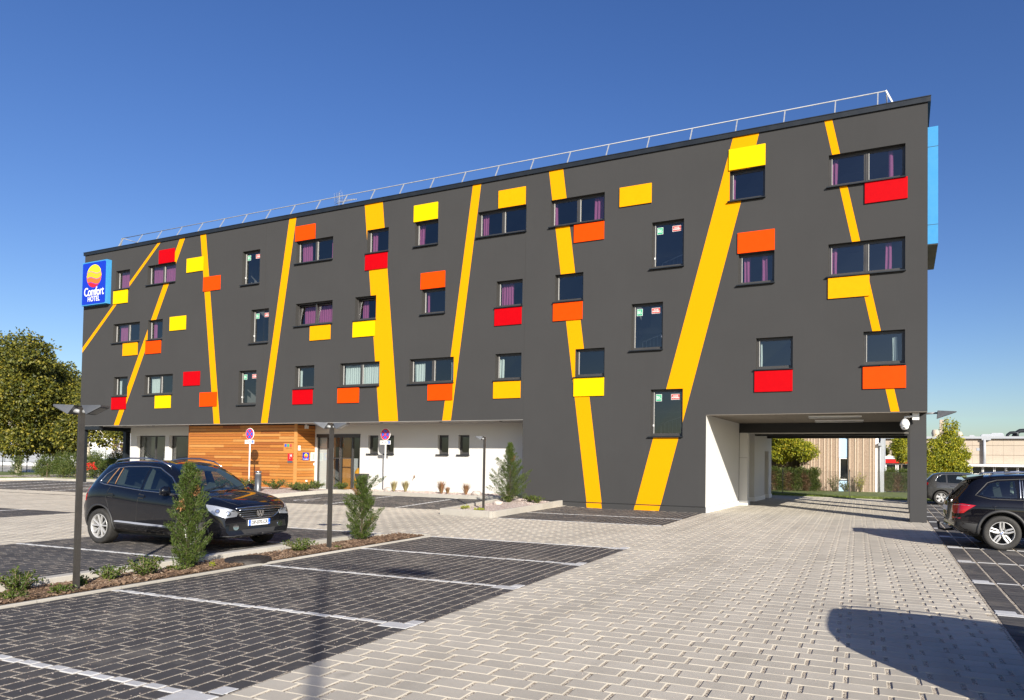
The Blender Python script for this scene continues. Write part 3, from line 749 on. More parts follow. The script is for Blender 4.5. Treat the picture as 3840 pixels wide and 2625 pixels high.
flatbox(t,'plate',-4.37,.633,1.62,-4.05,.653,1.99,M['sign_red']); flatbox(t,'foot_plate',-4.38,.63,1.52,-4.04,.653,1.615,M['satin'])
lettering('H',.2,M['white_paint'],t,(-4.15,.631,1.87),extrude=.001,bold=.002); lettering('***',.06,M['white_paint'],t,(-4.22,.631,1.74),extrude=.001)
t=thing('network_plate',(0,0,0),'clear plate with blue, green and brown brand squares above the red plaque','plaque')
for k,c in enumerate(('sign_blue','green_s','salmon')): flatbox(t,'colour_square',-4.60+.175*k,.635,2.32,-4.48+.175*k,.653,2.45,M[c])
lettering('CHOICE HOTELS',.055,M['black'],t,(-4.33,.65,2.24),extrude=.001); 
flatbox(t,'clear_plate',-4.69,.652,2.07,-3.99,.6545,2.5,M['wood'])
def sidebox(parent,name,x,y0,y1,z0,z1,d,mat):
    b=MB(); b.box(x,y0,z0,x+d,y1,z1); return b.build(name,mat,parent)
SX=-3.804
t=thing('brand_plaque',(0,0,0),'small blue plaque with a sun emblem on the side of the timber porch','plaque')
sidebox(t,'plate',SX,1.05,1.43,1.66,2.04,.02,M['deep_blue']); egg(t,1.24,1.88,.115,.115,SX+.022,'y')
o=lettering('Comfort',.10,M['white_paint'],t,(SX+.023,1.24,1.715),rot=(pi/2,0,pi/2),extrude=.001,bold=.001,sx=.9)
t=thing('menu_box',(0,0,0),'white framed notice case beside the entrance doors','notice case')
sidebox(t,'case',SX,1.56,1.84,1.63,2.05,.06,M['white_paint']); sidebox(t,'notice',SX+.061,1.61,1.79,1.68,2.0,.004,M['curtain_w'])
t=thing('paper_notice',(0,0,0),'white paper notice with a red stroke pinned to the timber','notice')
sidebox(t,'sheet',SX,.75,.9,2.14,2.38,.006,M['white_paint'])
b=MB(); b.obox((SX+.009,.825,2.26),(.001,0,0),(0,.05,.05),(0,-.006,.006)); b.build('red_stroke',M['sign_red'],t)
for z,l in ((1.88,'upper'),(1.58,'lower')):
    t=thing('small_plate',(0,0,0),l+' of the two small clear plates beside the blue plaque','plaque')
    sidebox(t,'plate',SX,.76,.92,z,z+.22,.006,M['wood'])
t=thing('wall_socket',(0,0,0),'small white socket low on the side of the timber porch','socket'); sidebox(t,'socket_box',SX,1.27,1.36,.57,.66,.03,M['white_paint'])
t=thing('entrance_buzzer',(0,0,0),'small white buzzer at the door edge of the timber porch','buzzer'); sidebox(t,'buzzer_box',SX,1.76,1.82,1.40,1.52,.02,M['white_paint'])
t=thing('wall_floodlight',(0,0,0),'small white floodlight at the top of the timber porch side','light'); b=MB(); b.box(SX,1.12,3.24,SX+.12,1.28,3.4); b.box(SX+.02,1.15,3.4,SX+.08,1.22,3.455); b.build('lamp_body',M['white_paint'],t)
t=thing('entrance_urn',(.09,1.0,.2),'tall dark tapered planter standing right of the entrance doors','planter')
b=MB(); b.add([(-.08,-.1,0),(.08,-.1,0),(.08,.1,0),(-.08,.1,0),(-.24,-.24,.86),(.24,-.24,.86),(.24,.24,.86),(-.24,.24,.86),(-.2,-.2,.8),(.2,-.2,.8),(.2,.2,.8),(-.2,.2,.8)],[(0,3,2,1),(0,1,5,4),(1,2,6,5),(2,3,7,6),(3,0,4,7),(4,5,9,8),(5,6,10,9),(6,7,11,10),(7,4,8,11),(8,9,10,11)]); b.build('planter_body',M['frame'],t)
t=thing('wall_tap',(0,0,0),'small brass tap on the sunlit white wall','tap')
b=MB(); b.tube([(2.55,YW-.01,.92),(2.55,YW-.09,.94),(2.52,YW-.11,.86),(2.5,YW-.11,.83)],.014,6); b.box(2.53,YW-.09,.96,2.6,YW-.07,1.02); b.build('tap_body',M['brass'],t)
# dome camera
t=thing('dome_camera',(0,0,0),'white dome security camera hanging under the passage corner','camera')
cx,cy,cz=23.49,.35,3.14
b=MB(); b.lathe([(0,.19),(.06,.185),(.11,.13),(.145,.04),(.145,-.02),(.135,-.03)],24,(cx,cy,cz)); b.build('hood',M['white_paint'],t)
b=MB(); b.lathe([(.125,-.03),(.12,-.09),(.09,-.14),(.045,-.165),(0,-.17)],24,(cx,cy,cz)); d_=b.build('dome',M['white_paint'],t)
b=MB(); b.lathe([(0,0),(.035,0)],14,(cx-.015,cy-.116,cz-.1),'y'); b.build('lens',M['black'],d_)
b=MB(); b.tube([(cx,cy,cz+.18),(cx,cy,cz+.25),(cx+.15,cy,cz+.27),(cx+.25,cy,cz+.27)],.035,8); b.box(cx+.22,cy-.1,cz+.15,cx+.42,cy+.1,cz+.38); b.build('bracket',M['white_paint'],t)
# roof rail
t=thing('roof_guard_rail',(0,0,0),'thin galvanised guard rail along the front roof edge','railing')
xp=[-18.05+1.71*k for k in range(24)]+[22.64]
Z0=ZT+.16; RT=.80
b=MB(); b.tube([(-18.15,.72,Z0+RT),(-10,.72,Z0+RT),(22.9,.72,Z0+RT)],.020,8); b.build('top_rail',M['galv'],t)
b=MB(); b.tube([(-18.3,.30,Z0+.10),(23.2,.30,Z0+.10)],.02,6); b.build('foot_rail',M['galv'],t)
for x in xp:
    b=MB(); b.obox((x,.51,Z0+RT/2),(.018,0,0),(0,.21,RT/2),(0,.012,-.008)); b.box(x-.03,.28,Z0,x+.03,.42,Z0+.02); b.build('post',M['galv'],t)
for x in (-18.15,22.9):
    b=MB(); s=-1 if x<0 else 1; b.obox((x+s*.17,.70,Z0+RT/2),(s*.18,0,-RT/2),(0,.04,0),(.02,0,.010*s)); b.tube([(x,.72,Z0+RT),(x,1.9,Z0+RT)],.02,6); b.build('end_brace',M['white_paint' if s>0 else 'galv'],t)
# aerial
t=thing('roof_aerial',(0,0,0),'television aerial standing behind the roof edge','aerial')
ax,ay,az=-6.65,6.0,ZT
b=MB(); b.tube([(ax,ay,az),(ax,ay,17.35)],.022,6); b.build('mast',M['galv'],t)
b=MB(); b.tube([(ax-.25,ay,16.75),(ax+1.35,ay,16.8)],.015,5)
for k in range(13): b.tube([(ax+.05+k*.1,ay-.18,16.76),(ax+.05+k*.1,ay+.18,16.86)],.008,4)
b.tube([(ax+.05,ay,16.95),(ax+1.3,ay,16.8)],.01,4); b.build('yagi_array',M['galv'],t)
b=MB()
for k in range(5): b.tube([(ax-.35,ay,16.7+k*.13),(ax+.35,ay-.2,16.8+k*.15)],.008,4)
for k in range(4): b.tube([(ax-.3+k*.2,ay,16.7),(ax-.3+k*.2,ay-.1,17.35)],.007,4)
b.build('grid_array',M['galv'],t)
# ------------------------------------------------------------------ ground sheets
def sheet(name, poly_xy, z, mat, step=None, kind='structure'):
    """flat polygon following the gentle rise of the yard"""
    b=MB(); b.poly([(x,y,z) for x,y in poly_xy]); o=b.build(name,mat,None,fix=False); o['kind']=kind; return o
def grid_sheet(name, x0,y0,x1,y1, n, m_, z, mat, inuv=False):
    b=MB(); vs=[];fs=[]
    for i in range(n+1):
        for j in range(m_+1):
            x=x0+(x1-x0)*i/n; y=y0+(y1-y0)*j/m_
            if inuv: x,y=uv(x,y)
            vs.append((x,y,z+gz(x,y)))
    for i in range(n):
        for j in range(m_): a=i*(m_+1)+j; fs.append((a,a+m_+1,a+m_+2,a+1))
    b.add(vs,fs,0,True); return b.build(name,mat,None,fix=False)
b=MB(); vs=[];fs=[]
rs=[0,20,45,80,140,260,600,1500]
b.lathe([(0.01,-.35)]+[(r,-.35) for r in rs[1:]],48,(0,0,0)); tag(b.build('ground',M['asphalt'],None,fix=False),kind='structure')
pav=grid_sheet('paving',-36,-34,24.6,17.2,60,50,-.009,M['gravel'],True); pav['kind']='structure'
bay_bed=None
MBAY=(12.80,17.62); VL=[-12.0,-14.5,-17.0,-19.5,-22.0,-24.5]
def edge_u(v): return 23.97+(v+5.8)*.037        # right limit of the light paving
def edgeR(u,v):
    return u>edge_u(v)
DARK=[ # u0,u1,v0,v1 bays in the yard frame
 (12.80,17.62,-24.6,-12.0),(6.42,11.76,-24.6,-12.0),(11.40,16.88,-6.72,-.35),(-.55,9.55,-5.02,-.75),(-24.0,-8.6,-4.35,1.35),(-9.0,-.25,-13.85,-11.6)]
LLv=-11.6
def block_mesh(name,L,W,H=.035,c=.007):
    b=MB(); x=L/2; y=W/2
    v=[(-x,-y,-H),(x,-y,-H),(x,y,-H),(-x,y,-H),(-x,-y,-c),(x,-y,-c),(x,y,-c),(-x,y,-c),(-x+c,-y+c,0),(x-c,-y+c,0),(x-c,y-c,0),(-x+c,y-c,0)]
    f=[(4,5,9,8),(5,6,10,9),(6,7,11,10),(7,4,8,11),(8,9,10,11),(0,1,5,4),(1,2,6,5),(2,3,7,6),(3,0,4,7)]
    return v,f
def in_rect(u,v,R): return R[0]<u<R[1] and R[2]<v<R[3]
# polygons where nothing is paved: planters and beds, in the yard frame
BEDS=[(11.76,12.80,-24.6,-12.15)]
PLANTER=[(9.86,-6.15),(11.55,-6.72),(11.20,.35),(8.3,1.2),(9.6,.1)]
def pip(p,poly):
    c=False; n=len(poly)
    for i in range(n):
        a=poly[i]; b2=poly[(i+1)%n]
        if (a[1]>p[1])!=(b2[1]>p[1]) and p[0]<(b2[0]-a[0])*(p[1]-a[1])/(b2[1]-a[1])+a[0]: c=not c
    return c
PL_UV=[inv_uv(*p) for p in [(9.72,-5.95),(11.86,-6.12),(11.25,-.02),(9.4,1.8),(8.3,1.8),(8.4,-.55)]]
def build_pavers(rects, parent, mat, top, label_piece, max_single=300, ang=PHI, frame=uv, zoff=0.0):
    """rects: (u0,u1,v0,v1); nearest ones in view become single objects, the rest one joined part"""
    scored=[]
    for R in rects:
        u=(R[0]+R[1])/2; v=(R[2]+R[3])/2; x,y=frame(u,v); d=Vector((x,y,0))-CAM_P
        z=d.dot(CAM_F)
        if z<.5: continue
        px=PCX+FOC*d.dot(CAM_R)/z; py=PCY-FOC*d.dot(CAM_U)/z
        scored.append((z if (-60<px<PX_W+60 and py<PX_H+60) else z+500,R,x,y))
    scored.sort(key=lambda s:s[0])
    singles=scored[:max_single]; rest=scored[max_single:]
    cache={}
    for s in singles:
        R=s[1]; L=round(R[1]-R[0],3); W=round(R[3]-R[2],3)
        if (L,W) not in cache:
            v,f=block_mesh('p',L,W); me=bpy.data.meshes.new(label_piece); me.from_pydata(v,[],f); me.materials.append(mat); cache[(L,W)]=me
        o=bpy.data.objects.new(label_piece,cache[(L,W)]); COL.objects.link(o); o.parent=parent
        o.location=(s[2],s[3],gz(s[2],s[3])+zoff+random.uniform(-.0015,.0015)); o.rotation_euler=(random.uniform(-.003,.003),random.uniform(-.003,.003),ang)
    b=MB(); ca,sa=cos(ang),sin(ang)
    for s in rest:
        R=s[1]; v,f=block_mesh('p',R[1]-R[0],R[3]-R[2]); dz=gz(s[2],s[3])+zoff+random.uniform(-.0015,.0015); tx=random.uniform(-.004,.004); ty=random.uniform(-.004,.004)
        b.add([(s[2]+ca*p[0]-sa*p[1],s[3]+sa*p[0]+ca*p[1],p[2]+dz+tx*p[0]+ty*p[1]) for p in v],f)
    if rest:
        o=b.build(label_piece+'_field',mat,parent,fix=False); o['kind']='stuff'
# light pavers
random.seed(3)
light=[]; PU,PV=.335,.2025; JU,JV=.034,.006
j0=int(-26/PV)-1
v=-25.9; row=0; v0=-17.74-PV*40
for j in range(0,220):
    va=v0+PV*j-PV/2+JV/2; vb=va+PV-JV
    if va>16.4: break
    off=.105*(j%2)
    for i in range(-175,12):
        ua=21.52+off+PU*i+JU/2-0.0; ub=ua+PU-JU
        um=(ua+ub)/2; vm=(va+vb)/2
        if um<-30 and vm>-2: continue
        lim=edge_u(vm)-.005
        if ua>lim-.04: continue
        ub=min(ub,lim)
        x,y=uv(um,vm)
        if y>-.02 and x<X2+.0: 
            continue
        if y>0 and x>24.6: continue
        if y>15.6: continue
        if pip((um,vm),PL_UV): continue
        ok=True
        for R in DARK+BEDS:
            if ub>R[0]-.004 and ua<R[1]+.004 and vb>R[2]-.02 and va<R[3]+.02:
                # clip against the bay edge
                if va<R[3]-.05 and vb>R[2]+.05:
                    if ua<R[0]-.06 and ub>R[0]: ub=R[0]-.006
                    elif ub>R[1]+.06 and ua<R[1]: ua=R[1]+.006
                    elif ub>R[0] and ua<R[1]: ok=False
                elif ub>R[0]+.02 and ua<R[1]-.02:
                    if vm>R[3]: va=max(va,R[3]+.02)
                    elif vm<R[2]: vb=min(vb,R[2]-.004)
                    else: ok=False
        if not ok or vb-va<.04 or ub-ua<.04: continue
        if vm>(-4.3 if um<-8.6 else -.7) and um<9.5 : continue
        if -8.6<=um<-.5 and vm>-3.3 : continue
        if um<-24 and vm>-5.5+(-24-um)*.15: continue
        light.append((ua,ub,va,vb))
build_pavers(light,pav,M['paver_light'],0,'paver')
# dark bays
def dark_bay(name,R,lines_v=(),lines_u=(),n_single=0,seed=1,label=None,skip=None,tmarks=True,pu=.195,pv=.30):
    random.seed(seed)
    o=grid_sheet(name,R[0],R[2],R[1],R[3],10,10,-.0035,M['gravel'],True); o['kind']='structure'
    rects=[];nu=int(round((R[1]-R[0])/pu)); du=(R[1]-R[0])/nu; ju=.021; jv=.014
    wh=[]
    lw=.085
    for i in range(nu):
        ua=R[0]+i*du+ju/2; ub=ua+du-ju; off=.1*(i%2)
        cuts=[]
        for k,L in enumerate(lines_v):
            t=(.01 if i%2 else -.01)
            cuts.append((L-lw/2+t,L+lw/2+t)); 
        k=0; vv=R[2]-off
        while vv<R[3]-.02:
            va=max(vv+jv/2,R[2]+.004); vb=min(vv+pv-jv/2,R[3]-.004); vv+=pv
            segs=[(va,vb)]
            for c0,c1 in cuts:
                ns=[]
                for a,c in segs:
                    if c<=c0 or a>=c1: ns.append((a,c)); continue
                    if c0-a>.03: ns.append((a,c0-.006))
                    if c-c1>.03: ns.append((c1+.006,c))
                segs=ns
            for a,c in segs:
                if c-a<.03: continue
                um=(ua+ub)/2; vm=(a+c)/2
                if skip and skip(um,vm): continue
                if any(l0<um<l1 for l0,l1 in [(l-.04,l+.04) for l in ()]): continue
                rects.append((ua,ub,a,c))
        for c0,c1 in cuts:
            um=(ua+ub)/2
            if skip and skip(um,(c0+c1)/2): continue
            wh.append((ua+.004,ub-.004,c0,c1))
    build_pavers(rects,o,M['paver_dark'],0,'dark_paver',n_single)
    build_pavers(wh,o,M['paver_white'],0,'white_block',300,zoff=.004)
    return o
mainbay=dark_bay('parking_bay',DARK[0],[-12.04,-14.52,-17.0,-19.5,-22.0,-24.5],(),300,5)
vwbay=dark_bay('parking_bay',DARK[1],[-12.06,-14.55,-17.05,-19.65,-22.1,-24.5],(),300,6)
def wallskip(u,v):
    x,y=uv(u,v); return y>-.06 or pip((u,v),PL_UV)
wallbay=dark_bay('parking_bay',DARK[2],[-6.68,-4.12],(),150,7,skip=wallskip)
# T ends of the markings: white blocks on the border row of the light paving
def wblocks(parent,blks,name='white_block'):
    build_pavers(blks,parent,M['paver_white'],0,name,300,zoff=.005)
T=[]
for v_ in (-12.04,-14.52,-17.0,-19.5,-22.0):
    T+= [(17.44,17.60,v_+.04,v_+.20),(17.24,17.60,v_-.16,v_+.03)] if v_>-21 else [(17.44,17.60,v_+.06,v_+.22),(17.24,17.60,v_-.2,v_+.03)]
wblocks(mainbay,T)
wblocks(wallbay,[(16.62,16.86,-4.2,-4.06),(16.6,16.86,-6.7,-6.56)])
# bays whose lines run towards the entrance
def dark_bay_v(name,R,lines_u,seed,skip=None):
    random.seed(seed)
    o=grid_sheet(name,R[0],R[2],R[1],R[3],16,8,-.0035,M['gravel'],True); o['kind']='structure'
    rects=[];wh=[]; pv=.2; pu=.3; nv=int(round((R[3]-R[2])/pv)); dv=(R[3]-R[2])/nv
    for j in range(nv):
        va=R[2]+j*dv+.009; vb=va+dv-.018; off=.1*(j%2); uu_=R[0]-off
        while uu_<R[1]-.02:
            ua=max(uu_+.008,R[0]); ub=min(uu_+pu-.008,R[1]); uu_+=pu; um=(ua+ub)/2
            if ub-ua<.04 or (skip and skip(um,(va+vb)/2)): continue
            hit=[l for l in lines_u if ub>l-.05 and ua<l+.05]
            if hit:
                l=hit[0]
                if l-.05-ua>.03: rects.append((ua,l-.056,va,vb))
                if ub-l-.05>.03: rects.append((l+.056,ub,va,vb))
            else: rects.append((ua,ub,va,vb))
        for l in lines_u:
            if not(skip and skip(l,(va+vb)/2)): wh.append((l-.048,l+.048,va,vb))
    build_pavers(rects,o,M['paver_dark'],0,'dark_paver',0); build_pavers(wh,o,M['paver_white'],0,'white_block',60,zoff=.004)
    return o
ebay=dark_bay_v('parking_bay',DARK[3],[3.35,6.6],8,skip=lambda u,v:pip((u,v),PL_UV))
bbay=dark_bay_v('parking_bay',DARK[4],[-11.2,-13.75,-16.3,-18.85,-21.4],9)
lbay=dark_bay_v('parking_bay',DARK[5],[-2.9,-5.5],10)
# front edge lines
def strip_line(u0,u1,v,parent,w=.09,du=.32):
    bl=[];u=u0
    while u<u1: bl.append((u,min(u1,u+du-.02),v-w/2,v+w/2)); u+=du
    wblocks(parent,bl)
# wheelchair marking at the left entrance bay
b=MB()
def symbol(cu,cv,s):
    def P(a,c): x,y=uv(cu+a*s,cv+c*s); return (x,y,gz(x,y)+.010)
    for k in range(14):
        a0=radians(100+k*22); a1=radians(100+(k+1)*22)
        b.poly([P(r*cos(a),r*sin(a)) for r,a in ((.42,a0),(.56,a0),(.56,a1),(.42,a1))])
    b.poly([P(-.1,0),(P(.08,0)),P(.08,.9),P(-.1,.9)]); b.poly([P(.08,.02),P(.08,-.12),P(.62,-.62),P(.7,-.5)])
    b.poly([P(.16*cos(k*.785)-.02,1.08+.16*sin(k*.785)) for k in range(8)])
symbol(1.3,-3.9,.75)
tag(b.build('wheelchair_marking',M['paver_white'],ebay,fix=False),None)
# right hand bays (frame turned slightly)
A2=PHI-.037
RO=(24.253,-4.486)   # a point on the edge
def fr2(u,v):
    return (RO[0]+cos(A2)*u-sin(A2)*v, RO[1]+sin(A2)*u+cos(A2)*v)
e1=uv(23.97,-5.8); e2=uv(23.60,-15.8)
A2=atan2(e2[0]-e1[0],-(e2[1]-e1[1]))     # turn of the edge
RO=e1
b=MB(); c=[fr2(.0,-26),fr2(14,-26),fr2(14,19),fr2(.0,19)]; b.poly([(x,y,-.006) for x,y in c]); rb=b.build('parking_bay',M['gravel'],None,fix=False); rb['kind']='structure'
rects=[];wh=[]; RL=[-2.54*k for k in range(-6,7)]
for i in range(36):
    ua=.03+i*.335+ (.0); ub=ua+.335-.034
    for j in range(-100,95):
        va=j*.2+.004; vb=va+.2-.008; hit=[l for l in RL if vb>l-.03 and va<l+.03]
        if hit:
            l=hit[0]
            if l-.03-va>.03: rects.append((ua,ub,va,l-.034))
            if vb-l-.03>.03: rects.append((ua,ub,l+.034,vb))
        else: rects.append((ua,ub,va,vb))
    for l in RL: wh.append((ua,ub,l-.028,l+.028))
for l in RL: wh+= [(.04,.28,l+.03,l+.2),(.04,.33,l-.14,l-.03)]
def inview(R):
    x,y=fr2((R[0]+R[1])/2,(R[2]+R[3])/2); return x<33 and y>-19
random.seed(12)
build_pavers([R for R in rects if inview(R)],rb,M['paver_dark'],0,'dark_paver',200,ang=A2,frame=fr2)
build_pavers([R for R in wh if inview(R)],rb,M['paver_white'],0,'white_block',100,ang=A2,frame=fr2,zoff=.004)

# ------------------------------------------------------------------ kerbs, strip, planter
def kerb_run(name,pts,w,h,seg=1.0,label=None,base=-.1,stones='kerb_stone'):
    """kerb of separate stones along a polyline; w = width to the left of travel"""
    root=None; b0=MB()
    stn=[]
    for a,c in zip(pts[:-1],pts[1:]):
        A=Vector(a); B=Vector(c); L=(B-A).length; n=max(1,int(round(L/seg)))
        d=(B-A)/L; nn=Vector((-d.y,d.x))
        for k in range(n):
            p=A+d*(L*k/n+.004); q=A+d*(L*(k+1)/n-.004)
            stn.append((p,q,nn))
    objs=[]
    A=Vector(pts[0]); 
    root=thing(name,(0,0,0),None,None); 
    for p,q,nn in stn:
        b=MB(); zz=[gz(p.x,p.y),gz(q.x,q.y)]; c=.012
        P=[p,q,q+nn*w,p+nn*w]; Z=[zz[0],zz[1],zz[1],zz[0]]
        lo=[(t.x,t.y,z+base) for t,z in zip(P,Z)]; md=[(t.x,t.y,z+h-c) for t,z in zip(P,Z)]
        I=[p+nn*c,q+nn*c,q+nn*(w-c),p+nn*(w-c)]; hi=[(t.x,t.y,z+h) for t,z in zip(I,Z)]
        b.add(lo+md+hi,[(0,1,5,4),(1,2,6,5),(2,3,7,6),(3,0,4,7),(4,5,9,8),(5,6,10,9),(6,7,11,10),(7,4,8,11),(8,9,10,11)])
        b.build(stones,M['kerb'],root)
    return tag(root,label,'kerb')
k=kerb_run('kerb',[uv(11.76,-24.6),uv(11.76,-12.95)],.20,.10,1.0,'pale flush kerb between the mulch strip and the bay of the black car')
# tapering end
k2=kerb_run('kerb',[uv(11.76,-12.94),uv(12.1,-12.15),uv(12.74,-12.12)],.16,.06,.8,'pale kerb end closing the mulch strip')
k3=kerb_run('kerb',[uv(12.80,-12.15),uv(12.80,-24.6)],.06,.035,1.0,'thin pale edging along the near side of the mulch strip')
k3=None
s=grid_sheet('mulch_strip',11.95,-24.6,12.75,-12.2,6,60,.03,M['mulch'],True); s['kind']='structure'
# bark pieces, loose on the bed
random.seed(21)
b=MB()
for _ in range(11000):
    u=random.uniform(11.97,12.74); v=-12.25-12.0*random.random()**1.0; x,y=uv(u,v)
    L=random.uniform(.006,.03); W=L*random.uniform(.25,.6); a=random.random()*pi; t=random.uniform(-.5,.5)
    b.obox((x,y,gz(x,y)+.038+random.random()*.025),(L*cos(a),L*sin(a),L*t),(-W*sin(a),W*cos(a),W*.3),(0,0,.003))
o=b.build('bark_chips',M['mulch'],None,fix=False)
mm=leaf_mat('bark chips',[(0,(.03,.018,.011)),(.5,(.115,.068,.04)),(.8,(.23,.155,.10)),(1,(.42,.34,.26))],0,.9); o.data.materials[0]=mm
tag(o,'loose brown bark mulch covering the planting strip','bark mulch',kind='stuff')
# inspection cover
t=thing('manhole_cover',(*uv(12.50,-17.0),.03),'round dark iron inspection cover on a collar set in the mulch strip','manhole cover')
b=MB(); b.lathe([(.36,-.1),(.36,.055),(.34,.065),(.31,.065)],32); b.build('collar',M['iron'],t)
b=MB(); b.lathe([(.305,.06),(.305,.072),(0,.072)],32)
for k in range(-4,5):
    w=sqrt(max(0,.27**2-(k*.06)**2)); b.box(-w,k*.06-.012,.072,w,k*.06+.012,.082)
b.build('cover',M['iron'],t)
# planter at the wall corner
PLX=[(9.72,-5.95),(11.86,-6.12),(11.25,-.03)]
kp=kerb_run('planter_kerb',[(9.10,-.45),(9.72,-5.95),(11.86,-6.12),(11.27,-.05)],.14,.20,1.0,'raised pale kerb round the gravel planter at the corner of the grey wall')
b=MB(); P=[(9.3,-.5),(9.84,-5.83),(11.72,-5.98),(11.15,-.02),(9.4,-.02),(9.4,1.84),(1.4,1.84),(-.5,1.84),(-.5,.0),(1.5,-.1),(6.9,-.5)]
b.poly([(x,y,gz(x,y)+.10) for x,y in P]); 
s=b.build('planting_bed',M['stones'],None,fix=False); s['kind']='structure'
ke=kerb_run('kerb',[(-.62,-3.5),(-.30,-.25),(3.0,-.32),(6.2,-.60),(9.05,-.46)],.14,.15,1.0,'pale kerb along the back of the bays in front of the white wall')
# bed before the timber wall
b=MB(); P=[(-9,-3.1),(-.8,-3.35),(-.55,-.3),(-.9,.6),(-3.7,.62),(-11.7,.62),(-11.7,-1.5)]
b.poly([(x,y,gz(x,y)+.08) for x,y in P]); s=b.build('shrub_bed',M['stones'],None,fix=False); s['kind']='structure'
kl=kerb_run('kerb',[(-12.4,.9),(-9.0,-3.15),(-.75,-3.5)],.14,.14,1.0,'pale kerb in front of the low shrubs by the timber wall')
kb=kerb_run('kerb',[uv(-34,-5.6),uv(-24.0,1.4),uv(-8.6,1.4)],.16,.13,1.0,'long pale kerb behind the far left bays')
# drain channel
b=MB()
x0,y0=uv(-16,-5.78); x1,y1=uv(1.5,-6.05)
for k_ in range(34):
    a=Vector((x0,y0)).lerp(Vector((x1,y1)),k_/34); c=Vector((x0,y0)).lerp(Vector((x1,y1)),(k_+.97)/34)
    b.box(a.x,a.y-.05,gz(a.x,a.y)+.002,c.x,a.y+.05,gz(a.x,a.y)+.006)
tag(b.build('drain_channel',M['iron'],None),'narrow dark slotted drain crossing the pale paving at the left','drain')
# lawns and far ground
def lawn(name,poly,z=.05):
    b=MB(); b.poly([(x,y,z) for x,y in poly]); o=b.build(name,M['grass'],None,fix=False); o['kind']='structure'; return o
lawn('lawn',[uv(-24.1,1.56),uv(-34,-5.4),uv(-60,-8),uv(-60,12),uv(-24,12)],.14+.05)
b=MB(); b.poly([(x,y,.02) for x,y in [(12,15.4),(17.3,15.9),(30,13.4),(46,11),(46,26.5),(12,26.5)]]); o=b.build('lawn',M['grass'],None,fix=False); o['kind']='structure'
kq=kerb_run('kerb',[(15.5,15.55),(17.3,15.75),(24.0,14.55),(30,13.3)],.1,.03,1.0,'low kerb between the passage paving and the grass')
def grass_blades(name,n,pts_fn,h,label,seed,mat='blade'):
    random.seed(seed); b=MB()
    for _ in range(n):
        x,y,z=pts_fn(); a=random.random()*2*pi; w=.006+.012*random.random(); hh=h*random.uniform(.5,1.2); lx=random.uniform(-.5,.5)*hh; ly=random.uniform(-.5,.5)*hh
        b.add([(x-w*cos(a),y-w*sin(a),z),(x+w*cos(a),y+w*sin(a),z),(x+lx,y+ly,z+hh)],[(0,1,2)])
    tag(b.build(name,M[mat],None,fix=False),label,'grass',kind='stuff')
grass_blades('grass',9000,lambda:(lambda t,s:(15.5+13*t,15.9-2.2*max(0,t-.12)+s*2.2,.02))(random.random(),random.random()),.09,'short green grass behind the passage in front of the wire fence',31)
def lw_():
    t=random.random(); s=random.random(); u=-24.3-9*t; v=1.7-4.6*t+s*3.0; x,y=uv(u,v); return (x,y,.19)
grass_blades('grass',9000,lw_,.09,'strip of short lawn behind the far left kerb',32)
# ------------------------------------------------------------------ plants
def leaf_faces(b, p, L, W, d, up, mi=0, fold=.25):
    """one leaf: two small faces folded on the midrib"""
    s=d.cross(up); 
    if s.length<1e-4: s=Vector((1,0,0))
    s.normalize(); n=s.cross(d).normalized()
    m=p+d*L*.5
    b.add([p,m+s*W*.5+n*W*fold,p+d*L,m-s*W*.5+n*W*fold],[(0,1,2),(0,2,3)],mi)
def rv(r): 
    while True:
        v=Vector((r.uniform(-1,1),r.uniform(-1,1),r.uniform(-1,1)))
        if .05<v.length<1: return v.normalized()
def crown_tree(name, base, H, blobs, nleaf, leaf, mat, label, cat='tree', seed=1, trunk_r=.16, trunk_h=None, lean=(0,0), bark='bark', group=None, limb_n=9):
    """tapered trunk, limbs reaching into the crown, leaves gathered on twig clumps"""
    r=random.Random(seed); t=thing(name,base,label,cat,group=group)
    th=trunk_h or H*.35; b=MB()
    top=Vector((lean[0],lean[1],th)); tip=Vector((lean[0]*1.6,lean[1]*1.6,H*.8))
    b.tube([(0,0,-.2),(lean[0]*.3,lean[1]*.3,th*.5),top,top.lerp(tip,.5),tip],[trunk_r*1.25,trunk_r,trunk_r*.8,trunk_r*.45,trunk_r*.12],9)
    for k in range(limb_n):
        bl=r.choice(blobs); c=Vector(bl[0]); s=top.lerp(tip,r.uniform(-.1,.7)); e=c+Vector((r.uniform(-.5,.5)*bl[1],r.uniform(-.5,.5)*bl[1],r.uniform(-.3,.3)*bl[2]))
        mid=s.lerp(e,.5)+Vector((0,0,.12*(e-s).length))
        b.tube([s,mid,e],[trunk_r*.38,trunk_r*.2,trunk_r*.05],5)
    b.build('trunk',M[bark],t,fix=False)
    vol=[bl[1]*bl[1]*bl[2] for bl in blobs]; tot=sum(vol); cl=MB()
    for bl,vv_ in zip(blobs,vol):
        c=Vector(bl[0]); n=int(nleaf*vv_/tot); ncl=max(6,n//24)
        for _ in range(ncl):
            d=rv(r); q=r.uniform(.35,1.0)**.45*r.uniform(.86,1.1)
            if d.z<-.55: q*=.85
            cc=c+Vector((d.x*bl[1]*q,d.y*bl[1]*q,d.z*bl[2]*q)); cr=leaf*r.uniform(1.2,2.8)
            for _ in range(24):
                dd=rv(r); p=cc+dd*cr*r.random()**.5; ld=(dd+Vector((0,0,-.5))+rv(r)*.6).normalized()
                L=leaf*r.uniform(.6,1.25); leaf_faces(cl,p,L,L*.8,ld,rv(r))
    cl.build('crown',M[mat],t,fix=False)
    return t
